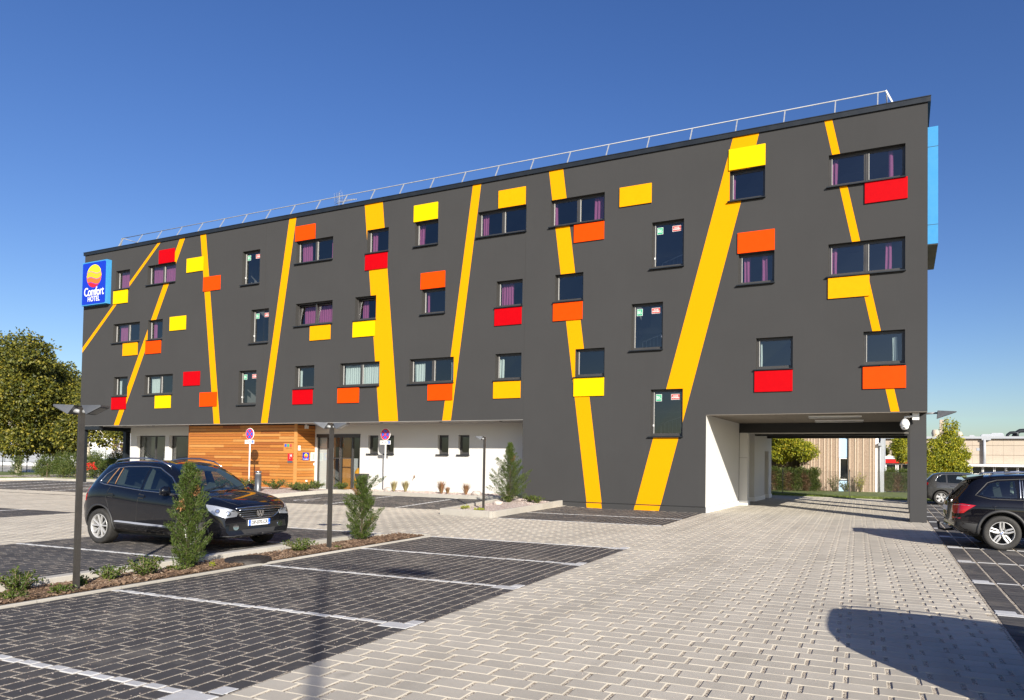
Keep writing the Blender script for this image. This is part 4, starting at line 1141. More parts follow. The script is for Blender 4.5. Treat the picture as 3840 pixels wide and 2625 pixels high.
def bushy(name, base, size, n, leaf, mats, label, cat='shrub', seed=1, group=None, stems=7, narrow=.5, rough=.25, upright=.5):
    """low shrub: stems with leaves along them"""
    r=random.Random(seed); t=thing(name,base,label,cat,group=group); b=MB(); lf=MB(); sx,sy,sz=size
    for k in range(stems):
        a=r.random()*2*pi; q=r.random()**.5; e=Vector((cos(a)*sx*q,sin(a)*sy*q,sz*r.uniform(.55,1.05)*(1-.35*q)))
        s=Vector((cos(a)*sx*.12,sin(a)*sy*.12,0)); m_=s.lerp(e,.5)+Vector((0,0,sz*.1)); b.tube([s,m_,e],[.008,.006,.003],4)
        nn=n//stems
        for i in range(nn):
            u=r.uniform(.12,1.0); p=(s.lerp(m_,u*2) if u<.5 else m_.lerp(e,u*2-1))+rv(r)*leaf*.9*r.random()
            d=(rv(r)+Vector((0,0,upright))).normalized(); L=leaf*r.uniform(.6,1.2); leaf_faces(lf,p,L,L*narrow,d,rv(r))
    b.build('stems',M['bark'],t,fix=False); lf.build('foliage',M[mats],t,fix=False); return t
def juniper(base,H,Wd,seed,label,n=2600,dead=0,lobes=None,prof_pts=None):
    """irregular young conifer: feathery sprays on separate ascending branches, gaps between them"""
    r=random.Random(seed); t=thing('juniper_tree',base,label,'tree',group='small conifers in the planting beds')
    b=MB(); b.tube([(0,0,-.05),(.02,0,H*.4),(-.01,.01,H*.75),(.01,0,H*.98)],[.022,.014,.008,.003],6)
    lf=MB(); br=MB(); lobes=lobes or []
    nb=int(92*H)
    pp=prof_pts or [(0,.55),(.06,.85),(.2,1.0),(.45,.82),(.7,.62),(.88,.34),(1,.05)]
    for k in range(nb):
        f=(k+r.random())/nb; f=.02+.95*f; z=H*f
        i=0
        while i<len(pp)-2 and pp[i+1][0]<f: i+=1
        u=(f-pp[i][0])/(pp[i+1][0]-pp[i][0]); w=pp[i][1]+(pp[i+1][1]-pp[i][1])*max(0,min(1,u))
        prof=Wd*.5*w*r.choice((.55,.8,.95,1.05,1.25)); a=k*2.399+r.uniform(-.5,.5)
        for (la,lz,lw,amt) in lobes:
            da=abs((a-la+pi)%(2*pi)-pi); prof*=1+amt*max(0,1-da/1.0)*max(0,1-abs(f-lz)/lw)
        rise=prof*r.uniform(.5,1.2); s=Vector((0,0,max(.01,z-rise*.6))); e=Vector((cos(a)*prof,sin(a)*prof,min(z+rise*.5,H*1.0)))
        b.tube([s,e],[.005,.0015],3,cap=False)
        isdead=dead and r.random()<dead and .2<f<.8
        m_=int(n/nb*(.6+.8*prof/(Wd*.5)))
        for q_ in range(m_):
            u=r.uniform(.22,1.0)**.8; wob=(.016+.034*(1-abs(2*u-1.1)))*(.7+.3*H); p=s.lerp(e,u)+rv(r)*wob
            d=((e-s).normalized()*1.1+Vector((0,0,.35))+rv(r)*.85).normalized(); L=r.uniform(.016,.036)*(.75+.28*H); sd=d.cross(rv(r)).normalized(); wd=L*.125
            dst=br if isdead else lf
            dst.add([p-sd*wd,p+sd*wd,p+d*L],[(0,1,2)])
            for q in (.15,.4,.65):
                for sg in (-1,1):
                    pt=p+d*L*q; dd=(d*.85+sd*sg*.6).normalized(); l2=L*.42*(1-q*.5); dst.add([pt-d*wd*.8,pt+d*wd*.8,pt+dd*l2],[(0,1,2)])
    b.build('trunk',M['bark'],t,fix=False); lf.build('crown',M['leaf_juniper'],t,fix=False)
    if dead: br.build('dead_twigs',M['leaf_brown'],t,fix=False)
    return t
juniper((13.23,-17.28,.04),1.66,.53,3,'tall narrow juniper with a brown dead twig standing in front of the black car',15000,.012,None,[(0,.70),(.1,.95),(.3,1.0),(.55,.85),(.72,.72),(.88,.42),(1,.06)])
r_=random.Random(5); b=MB()
jt=COL.objects.get('juniper_tree')
for k in range(46):
    p=Vector((.06+r_.uniform(-.03,.03),-.17+r_.uniform(-.03,.03),1.02+r_.uniform(-.09,.09))); d=(Vector((.2,0,-.8))+rv(r_)).normalized(); leaf_faces(b,p,.05,.02,d,rv(r_))
b.build('dead_twig',M['leaf_brown'],jt,fix=False)
juniper((12.86,-13.01,.04),1.38,.80,8,'lopsided juniper with a leaning tip at the right end of the mulch strip',19000,.02,[(.5,.97,.16,5.0),(3.6,.55,.13,1.3),(.2,.62,.14,.9),(.1,.25,.16,.7)],[(0,.42),(.12,.75),(.3,.8),(.55,.7),(.72,.5),(.85,.35),(1,.25)])
juniper((9.85,-1.75,.28),2.22,1.35,12,'tallest and widest juniper in the gravel planter before the corner of the grey wall',26000,.012,[(.4,.45,.2,.75),(3.6,.62,.08,.8),(3.5,.12,.15,.3)],[(0,.75),(.1,1.0),(.3,.92),(.5,.62),(.7,.38),(.85,.2),(1,.04)])
# shrubs of the mulch strip
SH=[(12.2,-20.35,.42,.36,'first'),(12.5,-19.9,.2,.2,''),(12.62,-19.2,.34,.30,''),(12.35,-18.75,.34,.34,''),(12.3,-15.75,.42,.26,'')]
labs=['bushy dark green shrub left of the foreground lamp post','small low shrub hard against the foot of the foreground lamp post','leafy shrub right of the foreground lamp post','dense leafy shrub between the foreground lamp post and the tall juniper','low spreading shrub in the mulch left of the middle lamp post']
for k,(x_,v_) in enumerate(((12.15,-20.25),(12.42,-19.62),(12.30,-19.22),(12.35,-18.70),(12.30,-15.62))):
    x,y=uv(x_,v_); hs=(.36,.16,.26,.34,.26)[k]; ws=(.30,.16,.22,.30,.36)[k]
    bushy('shrub',(x,y,.03),(ws,ws,hs),(900,260,520,1000,800)[k],.05,'leaf_shrub',labs[k],seed=40+k,group='shrubs in the mulch strip',stems=(26,10,16,28,26)[k],narrow=.42)
for k,(u_,v_,l) in enumerate(((12.55,-20.55,'low green plant at the left end of the mulch strip'),(12.6,-20.05,'low green plant in front of the foreground lamp post'),(12.4,-18.2,'tiny reddish plant left of the tall juniper'))):
    x,y=uv(u_,v_); bushy('ground_plant',(x,y,.03),(.20,.20,.10),260,.045,'leaf_shrub',l,'plant',60+k,'small plants in the mulch strip',14,.5)
x,y=uv(12.52,-17.72); bushy('ground_plant',(x,y,.03),(.05,.05,.12),60,.04,'leaf_lime','lime green seedling at the foot of the tall juniper','plant',65,'small plants in the mulch strip',5,.5)
x,y=uv(12.62,-14.95); bushy('ground_plant',(x,y,.03),(.12,.10,.03),60,.05,'leaf_shrub','flat green plant at the foot of the middle lamp post','plant',66,'small plants in the mulch strip',6,.7)
# planter plants
def onbed(x,y,h=.12): return (x,y,gz(x,y)+h)
for k,(x,y,sx,sz,l,mt) in enumerate(((9.98,-4.9,.18,.10,'lime green low plant at the front of the gravel planter','leaf_lime'),(10.75,-5.2,.2,.06,'flat lime plant right of the lamp post in the planter','leaf_lime'),
    (10.3,-1.0,.28,.30,'round green shrub right of the big juniper against the grey wall','leaf_shrub'),(10.75,-1.15,.34,.32,'broad green shrub with red tips by the planter kerb','leaf_shrub'),(9.9,-1.9,.24,.26,'small green shrub at the foot of the big juniper','leaf_shrub'))):
    bushy('shrub' if sz>.15 else 'ground_plant',onbed(x,y),(sx,sx,sz),520 if sz>.15 else 150,.06,mt,l,'shrub' if sz>.15 else 'plant',80+k,'plants in the gravel planter',18,.5)
def tuft(x,y,h,n,mt,label,seed,group):
    r=random.Random(seed); b=MB(); 
    for _ in range(n):
        a=r.random()*2*pi; q=r.random()*.6*h; L=h*r.uniform(.6,1.15); w=.008
        p0=Vector((cos(a)*.05*r.random(),sin(a)*.05*r.random(),0)); p1=p0+Vector((cos(a)*q*.4,sin(a)*q*.4,L*.6)); p2=p0+Vector((cos(a)*q,sin(a)*q,L*.95)); s=Vector((-sin(a),cos(a),0))*w
        b.add([p0-s,p0+s,p1+s*.8,p1-s*.8,p2],[(0,1,2,3),(3,2,4)])
    o=b.build('ornamental_grass',M[mt],None,loc=onbed(x,y),fix=False); tag(o,label,'grass plant',group)
tuft(2.35,.6,.48,260,'grass_tan','tan grass tuft nearest the no parking sign on the white wall side',91,'grass tufts along the white wall')
tuft(3.05,.55,.50,300,'grass_tan','second tan grass tuft, greener and taller, right of the first',92,'grass tufts along the white wall')
tuft(5.2,.3,.55,260,'grass_red','red tinged grass tuft under the left of the paired narrow windows',93,'grass tufts along the white wall')
tuft(5.5,.35,.3,160,'grass_red','low reddish tuft beside the red tinged grass',94,'grass tufts along the white wall')
tuft(6.55,.2,.5,200,'grass_red','red tinged grass tuft under the right of the paired narrow windows',95,'grass tufts along the white wall')
def rock(x,y,s,seed,label):
    r=random.Random(seed); bm=bmesh.new(); bmesh.ops.create_icosphere(bm,subdivisions=2,radius=1)
    for v in bm.verts: v.co*=r.uniform(.82,1.12); v.co.z*=.62
    bmesh.ops.scale(bm,vec=(s,s*.8,s),verts=bm.verts); me=bpy.data.meshes.new('rock'); bm.to_mesh(me); bm.free(); me.materials.append(M['rock'])
    o=link('rock',me,None,onbed(x,y,.10+s*.3)); tag(o,label,'rock','rocks in the gravel beds')
rock(2.1,.5,.22,1,'pale rock left of the tan grass tufts'); rock(7.2,.0,.24,2,'round pale rock by the kerb behind the planter lamp post'); rock(10.05,-2.9,.2,3,'pointed pale rock at the foot of the big juniper'); rock(8.6,-.1,.14,4,'small pale rock left of the big juniper')
# gravel pebbles scattered on the beds
random.seed(77); b=MB()
def pebble(x,y,s,h):
    a=random.random()*pi; c=cos(a)*s; d=sin(a)*s; z=gz(x,y)+h
    b.add([(x-c,y-d,z),(x+d*.7,y-c*.7,z),(x+c,y+d,z),(x-d*.7,y+c*.7,z),(x,y,z+s*.7)],[(0,1,4),(1,2,4),(2,3,4),(3,0,4)])
for _ in range(2600):
    u=random.random(); v=random.random(); y=-5.7+5.5*v; x=9.75-.4*v+(1.85)*u; pebble(x,y,random.uniform(.015,.045),.10)
for _ in range(2600): pebble(random.uniform(-.4,9),random.uniform(-.1,1.75),random.uniform(.015,.05),.10)
tag(b.build('decorative_gravel',M['stones'],None,fix=False),'pinkish gravel in the planter and along the white wall','gravel',kind='stuff'); 
bm_=leaf_mat('pebbles',[(0,(.16,.12,.11)),(.4,(.38,.30,.27)),(.8,(.52,.45,.4)),(1,(.68,.64,.6))],0,.9); COL.objects['decorative_gravel'].data.materials[0]=bm_
# loose chippings on the near paving
random.seed(78); b=MB()
for _ in range(2600):
    u=random.uniform(12.9,23.5) if random.random()<.4 else random.uniform(12.9,17.6); v=random.uniform(-23,-12.2); x,y=uv(u,v); pebble(x,y,random.uniform(.003,.008),.001)
tag(b.build('loose_chippings',bm_,None,fix=False),'tiny pale chippings scattered on the paving','gravel',kind='stuff')
# low shrubs by the timber wall
LOWL=['low shrub right of the light bollard before the timber wall','second low shrub right of the light bollard, the tallest one','low shrub under the red plaque on the timber wall','low shrub at the corner trim of the timber porch',
 'wide low shrub in front of the left entrance pane','low shrub at the right end of the bed by the doors','shrub behind the others against the entrance glass','smallest shrub beside the entrance doors','low shrub left of the light bollard']
for k,(x,y,w,h) in enumerate(((-7.6,-.6,.8,.5),(-6.2,-.9,.9,.62),(-4.9,-1.2,.7,.62),(-4.0,-.4,.8,.55),(-2.6,-.5,.75,.42),(-1.7,-.8,.6,.42),(-2.4,.6,.5,.5),(-1.1,.9,.4,.4),(-8.9,-.9,.8,.5))):
    bushy('shrub',(x,y,gz(x,y)+.08),(w,w*.7,h),900,.075,'leaf_shrub',LOWL[k],seed=110+k,group='low shrubs in front of the timber wall',stems=34,narrow=.5)
# far left hedge of mixed shrubs, small dark conifer
HL=['first hedge shrub right of the small dark evergreen','second hedge shrub from the small dark evergreen','third hedge shrub from the small dark evergreen','brownish hedge shrub, fourth from the small dark evergreen','fifth hedge shrub from the small dark evergreen','sixth hedge shrub from the small dark evergreen, taller than its neighbours','seventh hedge shrub from the small dark evergreen','hedge shrub left of the foreground lamp post','bright green hedge shrub just left of the foreground lamp post','hedge shrub behind the foreground lamp post','hedge shrub right of the foreground lamp post','second hedge shrub right of the foreground lamp post','last hedge shrub before the red flowers']
for k in range(13):
    x=-31.5+k*.78+random.uniform(-.15,.15); y=3.8+random.uniform(-.3,.5)+k*.03; h=(1.3,1.6,1.7,1.55,1.85,1.7,1.95,1.75,1.9,1.7,1.85,1.75,1.8)[k]
    t=thing('hedge_shrub',(x,y,.15),HL[k],'shrub',group='shrubs of the far left hedge'); r=random.Random(200+k); lf=MB()
    for c_ in range(150):
        d=rv(r); q=r.random()**.4; cc=Vector((d.x*.78*q,d.y*.6*q,h*.52+d.z*h*.5*q))
        for _ in range(18): dd=rv(r); L=.075*r.uniform(.6,1.3); leaf_faces(lf,cc+dd*.16*r.random(),L,L*.55,(dd+Vector((0,0,.3))).normalized(),rv(r))
    lf.build('foliage',M['leaf_hedge' if k%3 else 'leaf_shrub'],t,fix=False)
    b=MB(); b.tube([(0,0,-.1),(0,0,h*.6)],.03,5); b.build('stem',M['bark'],t)
bushy('flowering_shrub',(-23.0,3.2,.15),(.9,.6,1.15),1500,.09,'leaf_hedge','shrub with bright red flowers left of the black car roof','shrub',seed=231,stems=40)
r=random.Random(9); lf=MB()
for c_ in range(16):
    c0=Vector((r.uniform(-1.4,-.4),-.5+r.uniform(-.1,.1),r.uniform(.7,1.05)))
    for _ in range(7): leaf_faces(lf,c0+rv(r)*.07,.09,.07,rv(r),rv(r))
lf.build('red_flowers',M['leaf_redtip'],COL.objects['flowering_shrub'],fix=False)
for k,(x,y,w,h) in enumerate(((-21.6,3.4,.8,1.2),(-20.6,3.8,.7,1.3),(-19.6,4.2,.7,1.1))):
    bushy('hedge_shrub',(x,y,.15),(w,w,h),1300,.09,'leaf_hedge',('green shrub right beside the red flowered one','second green shrub right of the red flowered one','third green shrub right of the red flowered one above the black car roof')[k],seed=240+k,group='shrubs behind the black car roof',stems=40)
t=thing('young_conifer',(-31.7,2.4,.2),'small dark upright evergreen standing alone on the far left lawn','shrub'); r=random.Random(3); lf=MB()
for c_ in range(70):
    z=r.random(); d=rv(r); cc=Vector((d.x*.34,d.y*.34,.1+z*1.25)) if z>.55 or z<.35 else Vector((d.x*.22,d.y*.22,.1+z*1.25))
    for _ in range(14): dd=rv(r); leaf_faces(lf,cc+dd*.12*r.random(),.09,.05,dd,rv(r))
lf.build('foliage',M['leaf_hedge'],t,fix=False)
# big plane trees at the left

base=Vector((-43.60, 8.33, -0.10))
crown_tree('plane_tree',base,11,[((-2.64,-1.36,6.76),2.90,3.79),((-1.79,0.06,9.36),2.34,2.45),((3.07,-1.01,9.87),1.67,1.67),((1.64,-0.48,6.72),2.45,2.67),((-3.36,0.58,4.42),2.23,1.56),((1.61,0.68,4.15),1.78,1.56),((-6.51,-1.01,9.21),2.45,2.45),((0.55,-0.87,2.76),1.89,1.11),((-2.03,-0.97,3.20),1.34,1.34),((-0.13,1.03,2.48),1.34,0.85)],52000,.23,'leaf_plane','big yellow green plane tree at the left edge, the tallest of its row',seed=5,trunk_r=.22,trunk_h=3,bark='bark_pale',group='plane trees left of the hotel')
base=Vector((-45.09, 12.05, -0.10))
crown_tree('plane_tree',base,9.5,[((-0.34,-0.33,8.13),1.91,2.02),((2.94,-0.97,6.10),2.02,2.14),((-1.66,0.26,4.60),1.79,1.43),((1.29,0.44,7.44),1.31,1.43),((-2.55,-0.28,9.18),1.19,1.19),((-0.00,-0.02,2.78),1.67,1.00),((0.10,1.14,2.45),0.95,0.71)],34000,.23,'leaf_plane','yellow green plane tree between the tall one and the hotel corner',seed=6,trunk_r=.2,trunk_h=3,bark='bark_pale',group='plane trees left of the hotel')
base=Vector((-31.81, 7.19, -0.10))
crown_tree('plane_tree',base,8,[((-0.69,-0.40,3.96),1.20,1.00),((-0.94,0.56,4.83),1.40,0.90),((0.45,1.22,4.14),1.24,0.76),((1.94,0.83,3.50),0.72,0.48),((-1.33,-0.67,2.95),0.90,0.80),((2.07,-0.20,2.97),0.60,0.44),((-3.53,2.63,6.29),1.60,1.20)],17000,.21,'leaf_plane','plane tree with a pale leaning trunk seen under the open corner of the hotel',seed=7,trunk_r=.17,trunk_h=3.2,lean=(-.6,0),bark='bark_pale',group='plane trees left of the hotel')
# trees behind the passage and at the right

base=Vector((17.61, 26.16, 0.00))
crown_tree('maple_tree',base,4.6,[((-1.44,-0.73,3.30),1.12,0.84),((-0.38,-1.33,2.73),0.93,0.71),((-1.94,-0.94,2.45),0.93,0.56),((0.37,0.12,2.77),0.75,0.52),((-0.98,0.56,4.00),1.30,0.75),((-2.37,-1.18,4.03),0.93,0.75)],20000,.115,'leaf_yellow','yellow green tree seen through the passage in front of the ribbed building',seed=15,trunk_r=.12,trunk_h=1.4,group='yellowing trees behind the hotel',limb_n=14)

base=Vector((26.63, 34.19, 0.00))
crown_tree('maple_tree',base,5.6,[((-0.19,-0.13,2.17),1.24,0.84),((-1.09,-0.57,2.96),0.84,0.90),((-0.04,-0.10,3.57),0.88,0.84),((0.03,-0.10,4.67),0.52,0.76),((0.72,0.27,2.69),0.68,0.52),((-0.87,-0.43,1.66),1.00,0.70),((0.54,0.22,1.69),0.88,0.56),((-1.46,-0.71,1.96),0.80,1.00),((0.54,0.16,3.58),0.40,0.32)],26000,.12,'leaf_yellow','pointed yellow green tree right of the hotel above the parked cars',seed=17,trunk_r=.12,trunk_h=1.2,group='yellowing trees behind the hotel',limb_n=16)

base=Vector((23.36, 39.29, 0.00))
crown_tree('maple_tree',base,5,[((-0.17,-0.16,3.50),0.58,0.67),((0.10,-0.01,2.61),0.49,0.49),((-0.45,-0.28,3.05),0.31,0.49),((-1.35,1.51,3.08),0.31,0.53),((0.40,1.19,3.99),0.40,0.45)],7000,.12,'leaf_yellow','slim young tree seen at the right of the passage beside the columns',seed=18,trunk_r=.07,trunk_h=2,group='yellowing trees behind the hotel',limb_n=12)
# hedges behind the wire fence
def hedge(name,A,B,H,lf_,label,mat,seed,thick,n,mat2=None):
    """clipped hedge: leaf clumps filling a block between two ground points"""
    r=random.Random(seed); A=Vector((A[0],A[1],0)); B=Vector((B[0],B[1],0)); t=thing(name,(A.x,A.y,0),label,'hedge'); lf=MB(); D=B-A; nn=Vector((D.y,-D.x,0)).normalized()*-1
    for _ in range(n//14):
        u=r.random(); w=r.random(); h=r.random()**.8; hh=H*(.94+.06*sin(u*23)+.04*sin(u*51)); taper=1-.0*u
        inset=lf_*(1-h) if u<.2 else 0
        cc=D*(u)+nn*thick*w+Vector((0,0,.05+h*hh))+D.normalized()*inset
        if r.random()<.5: cc=D*u+Vector((0,0,.05+h*hh))+nn*.05
        m_=0 if (mat2 is None or sin(u*17+2)+r.uniform(-.8,.8)<.2 or h>.85) else 1
        for _ in range(14): dd=rv(r); L=.12*r.uniform(.6,1.3); leaf_faces(lf,cc+dd*.17*r.random(),L,L*.35,(dd+Vector((0,0,.5))).normalized(),rv(r),m_)
    b=MB(); b.obox(D*.5+nn*thick*.55+Vector((0,0,H*.45)),D*.47,nn*thick*.3,(0,0,H*.4)); b.build('branches',M['bark'],t)
    lf.build('foliage',[M[mat],M[mat2 or mat]],t,fix=False)
hedge('hedge',(15.50,22.99),(18.42,24.34),1.47,0.2,'half brown clipped hedge behind the wire fence left of the narrow window','leaf_hedge',51,1.0,15000,'leaf_hedge_brown')
hedge('hedge',(21.02,25.53),(24.02,26.92),1.48,0.9,'green clipped hedge behind the wire fence right of the narrow window','leaf_hedge',52,1.0,15000,'leaf_hedge_brown')
for k,(px,py,s,l) in enumerate(((19.33,24.22,.5,'thin scraggly bush between the two hedges'),(20.88,24.94,.5,'yellowish bush at the left end of the green hedge'),(20.00,24.53,.35,'low bare bush in front of the blue panel'))):
    bushy('bush',(px,py,0),(s,s,1.5 if k<2 else .9),420,.10,'leaf_hedge' if k!=1 else 'leaf_yellow',l,'bush',300+k,'bushes between the hedges',26,.4)
hedge('hedge',(24.90,30.08),(32.25,33.47),1.19,0.1,'long hedge behind the cars at the right','leaf_hedge',53,1.2,16000)
# ------------------------------------------------------------------ cars
def itp(pts,x):
    """monotone smooth interpolation through (x,y) points"""
    if x<=pts[0][0]: return pts[0][1]
    for i in range(len(pts)-1):
        x0,y0=pts[i]; x1,y1=pts[i+1]
        if x<=x1:
            h=x1-x0; t=(x-x0)/h
            def sl(k):
                if k<=0 or k>=len(pts)-1: 
                    j=max(0,min(len(pts)-2,k-(1 if k>0 else 0))); return (pts[j+1][1]-pts[j][1])/(pts[j+1][0]-pts[j][0])
                a=(pts[k][1]-pts[k-1][1])/(pts[k][0]-pts[k-1][0]); c=(pts[k+1][1]-pts[k][1])/(pts[k+1][0]-pts[k][0])
                return 0 if a*c<=0 else 2*a*c/(a+c)
            m0,m1=sl(i)*h,sl(i+1)*h
            return (2*t**3-3*t*t+1)*y0+(t**3-2*t*t+t)*m0+(-2*t**3+3*t*t)*y1+(t**3-t*t)*m1
    return pts[-1][1]
class Car:
    """x forward from the rear axle, y to the left, z up; the body is lofted over stations"""
    def __init__(s,spec,name,loc,rz,label,cat,group=None):
        s.sp=spec; s.root=thing(name,loc,label,cat,rz,group); s.body()
    def body(s):
        sp=s.sp; W=sp['W']/2; x0,x1=sp['x0'],sp['x1']
        xs=[]; n=64
        for i in range(n+1):
            t=i/n; t=.5-.5*cos(pi*t) if False else t
            xs.append(x0+(x1-x0)*t)
        extra=[x0+.02,x0+.05,x0+.1,x1-.02,x1-.05,x1-.1]
        xs=sorted(set(xs+extra))
        rows=[]
        for x in xs:
            zt=itp(sp['top'],x); zb=itp(sp['belt'],x); zl=itp(sp['bot'],x); w=W*itp(sp['plan'],x); yr=itp(sp['roofw'],x)*W
            zb=min(zb,zt-.03); crown=max(.0,min(1,(zt-zb)/.4))
            P=[(0,zl),(w*.6,zl),(w*.90,zl+.02),(w*.965,zl+.09),(w*.995,zl+.20),(w*.985,(zl+zb)*.5),(w*1.0,zl+(zb-zl)*.72),(w*.985,zb-.10),(w*.955,zb-.025),(w*.935,zb)]
            ye=min(yr,w*.93); ze=zb+(zt-zb)*(.90 if crown>.5 else .72+.18*crown)
            for q in (.25,.5,.75): 
                bow=.018*sin(pi*q)*crown
                P.append((w*.935+(ye-w*.935)*q+bow,zb+(ze-zb)*q))
            P+= [(ye,ze),(ye*.93,ze+(zt-ze)*.42),(ye*.80,ze+(zt-ze)*.70),(ye*.5,ze+(zt-ze)*.93),(0,zt)]
            rows.append((x,P))
        m_=len(rows[0][1]); vs=[];fs=[]
        def shape(x,y,z):
            # lean of nose and tail, and rounding of the corners in plan
            fx=sp['nose_lean'](z) if x>x1-1.2 else 0; rx=sp['tail_lean'](z) if x<x0+1.2 else 0
            k=max(0,min(1,(x-(x1-.75))/.75)); kr=max(0,min(1,((x0+.6)-x)/.6))
            cy=abs(y)/W
            return x+fx*k**1.5-sp['nose_round']*k**2*cy**2.6+rx*kr**1.5+sp['tail_round']*kr**2*cy**2.6
        s.shape=shape
        ring=2*m_-2
        for x,P in rows:
            left=[(shape(x,y,z),y,z) for y,z in P]; right=[(shape(x,-y,z),-y,z) for y,z in P[1:-1]][::-1]
            vs+=left+right
        for i in range(len(rows)-1):
            for k in range(ring): a=i*ring+k; c=i*ring+(k+1)%ring; fs.append((a,c,c+ring,a+ring))
        def cap(base,flip):
            # quads across the ring, left to right
            for k in range(m_-1):
                a=base+k; c=base+k+1
                ra=base+(ring-k)%ring; rc=base+(ring-k-1)%ring
                f=[a,c,rc,ra]; f=[q for j,q in enumerate(f) if q not in f[:j]]
                if len(f)>=3: fs.append(tuple(f if flip else f[::-1]))
        cap(0,True); cap((len(rows)-1)*ring,False)
        me=bpy.data.meshes.new('body'); me.from_pydata(vs,[],fs)
        bm=bmesh.new(); bm.from_mesh(me); bmesh.ops.recalc_face_normals(bm,faces=bm.faces); 
        s.bvh=BVHTree.FromBMesh(bm)
        bm.to_mesh(me); bm.free()
        me.materials.append(M[sp['paint']]); me.materials.append(M['black'])
        o=link('body',me,s.root)
        # wheel arches cut out
        cut=MB()
        for wx in (0,sp['wb']):
            for sg in (-1,1):
                cut.lathe([(.0,sg*(W-.34)),(sp['arch'],sg*(W-.34)),(sp['arch'],sg*(W+.2)),(0,sg*(W+.2))],40,(wx,0,sp['r']+.01),'y',0,False)
        cm=cut.mesh('cutter',M['black']); bmc=bmesh.new(); bmc.from_mesh(cm); bmesh.ops.remove_doubles(bmc,verts=bmc.verts,dist=1e-4); bmesh.ops.recalc_face_normals(bmc,faces=bmc.faces); bmc.to_mesh(cm); bmc.free()
        co=link('cutter',cm,s.root); md=o.modifiers.new('arches','BOOLEAN'); md.operation='DIFFERENCE'; md.object=co; md.solver='EXACT'; md.material_mode='TRANSFER'
        dg=bpy.context.evaluated_depsgraph_get(); nm=bpy.data.meshes.new_from_object(o.evaluated_get(dg)); o.modifiers.clear(); o.data=nm; bpy.data.objects.remove(co)
        nm.polygons.foreach_set('use_smooth',[True]*len(nm.polygons)); nm.set_sharp_from_angle(angle=radians(38))
        if sp.get('cav'):
            def carve(vs,fs):
                me=bpy.data.meshes.new('cutter'); me.from_pydata(vs,[],fs); bb=bmesh.new(); bb.from_mesh(me); bmesh.ops.recalc_face_normals(bb,faces=bb.faces); bb.to_mesh(me); bb.free(); me.materials.append(M['cabin'])
                co=link('cutter',me,s.root); md=o.modifiers.new('cut','BOOLEAN'); md.operation='DIFFERENCE'; md.object=co; md.solver='EXACT'; md.material_mode='TRANSFER'
                dg=bpy.context.evaluated_depsgraph_get(); n2=bpy.data.meshes.new_from_object(o.evaluated_get(dg)); o.modifiers.clear(); o.data=n2; bpy.data.objects.remove(co)
            cv=sp['cav']; n=len(cv); yy=lambda z:(.74 if z<1.0 else .74-(z-1.0)*.30)*W/.905
            vs=[(x,yy(z),z) for x,z in cv]+[(x,-yy(z),z) for x,z in cv]
            carve(vs,[tuple(range(n)),tuple(range(2*n-1,n-1,-1))]+[(i,(i+1)%n,(i+1)%n+n,i+n) for i in range(n)])
            for P in sp['cuts']:
                n=len(P); carve([(x,2,z) for x,z in P]+[(x,-2,z) for x,z in P],[tuple(range(n)),tuple(range(2*n-1,n-1,-1))]+[(i,(i+1)%n,(i+1)%n+n,i+n) for i in range(n)])
            P=sp['ws3']; n=len(P); d=Vector((-.5,0,-1)).normalized()*.32
            vs=[Vector((x,y,z))-d*.5 for y,x,z in P]+[Vector((x,y,z))+d for y,x,z in P]
            carve(vs,[tuple(range(n)),tuple(range(2*n-1,n-1,-1))]+[(i,(i+1)%n,(i+1)%n+n,i+n) for i in range(n)])
            nm=o.data; nm.polygons.foreach_set('use_smooth',[True]*len(nm.polygons)); nm.set_sharp_from_angle(angle=radians(38))
            for x,y in ((1.25,.38),(1.25,-.38)): s.seat(x,y,s.root)
            b=MB(); b.box(.0,-.62,.55,.50,.62,.80); b.obox((.02,0,1.03),(.07,0,.03),(0,.60,0),(-.07,0,.30)); 
            for y in (-.36,.36): b.obox((-.06,y,1.38),(.04,0,0),(0,.12,0),(-.01,0,.07))
            b.build('rear_bench',M['plastic'],s.root)
            b=MB(); b.box(1.86,-.68,.72,2.25,.68,.97); b.build('dashboard',M['plastic'],s.root)
            b=MB(); b.tube([(1.74+.06*sin(a),.37+.18*cos(a),.97+.17*sin(a)) for a in [k*pi/10 for k in range(20)]],.014,6,closed=True); b.tube([(1.74,.20,.97),(1.74,.54,.97)],.014,5); b.build('steering_wheel',M['black'],s.root)
        s.bodyo=o
    def patch(s,name,poly,org,ex,ey,dr,off,mat,parent=None,thick=.0,grid=.05,skirt=.012):
        """outline drawn in the plane (org,ex,ey), dropped along dr on the body: a plate that hugs the surface"""
        org=Vector(org);ex=Vector(ex);ey=Vector(ey);dr=Vector(dr).normalized()
        P=[]; n=len(poly)
        for i in range(n):
            a=Vector(poly[i]);c=Vector(poly[(i+1)%n]); k=max(1,int((c-a).length/grid))
            for j in range(k): P.append(a.lerp(c,j/k))
        nb=len(P); xs=[p.x for p in P]; ys=[p.y for p in P]
        pl=[(p.x,p.y) for p in P]; gx=min(xs)+grid*.6
        while gx<max(xs):
            gy=min(ys)+grid*.6
            while gy<max(ys):
                if pip((gx,gy),pl) and min((Vector((gx,gy))-q).length for q in P)>grid*.35: P.append(Vector((gx,gy)))
                gy+=grid
            gx+=grid
        res=delaunay_2d_cdt(P,[(i,(i+1)%nb) for i in range(nb)],[list(range(nb))],1,1e-5)
        vs=[];ok=True;last=None
        for p in res[0]:
            o3=org+ex*p.x+ey*p.y; h,nr,_,_=s.bvh.ray_cast(o3,dr)
            if h is None:
                h2,nr,_,_=s.bvh.find_nearest(o3+dr*1.0); h=h2
            nn=nr if nr.dot(dr)<0 else -nr
            vs.append(h+nn*off)
            last=nn
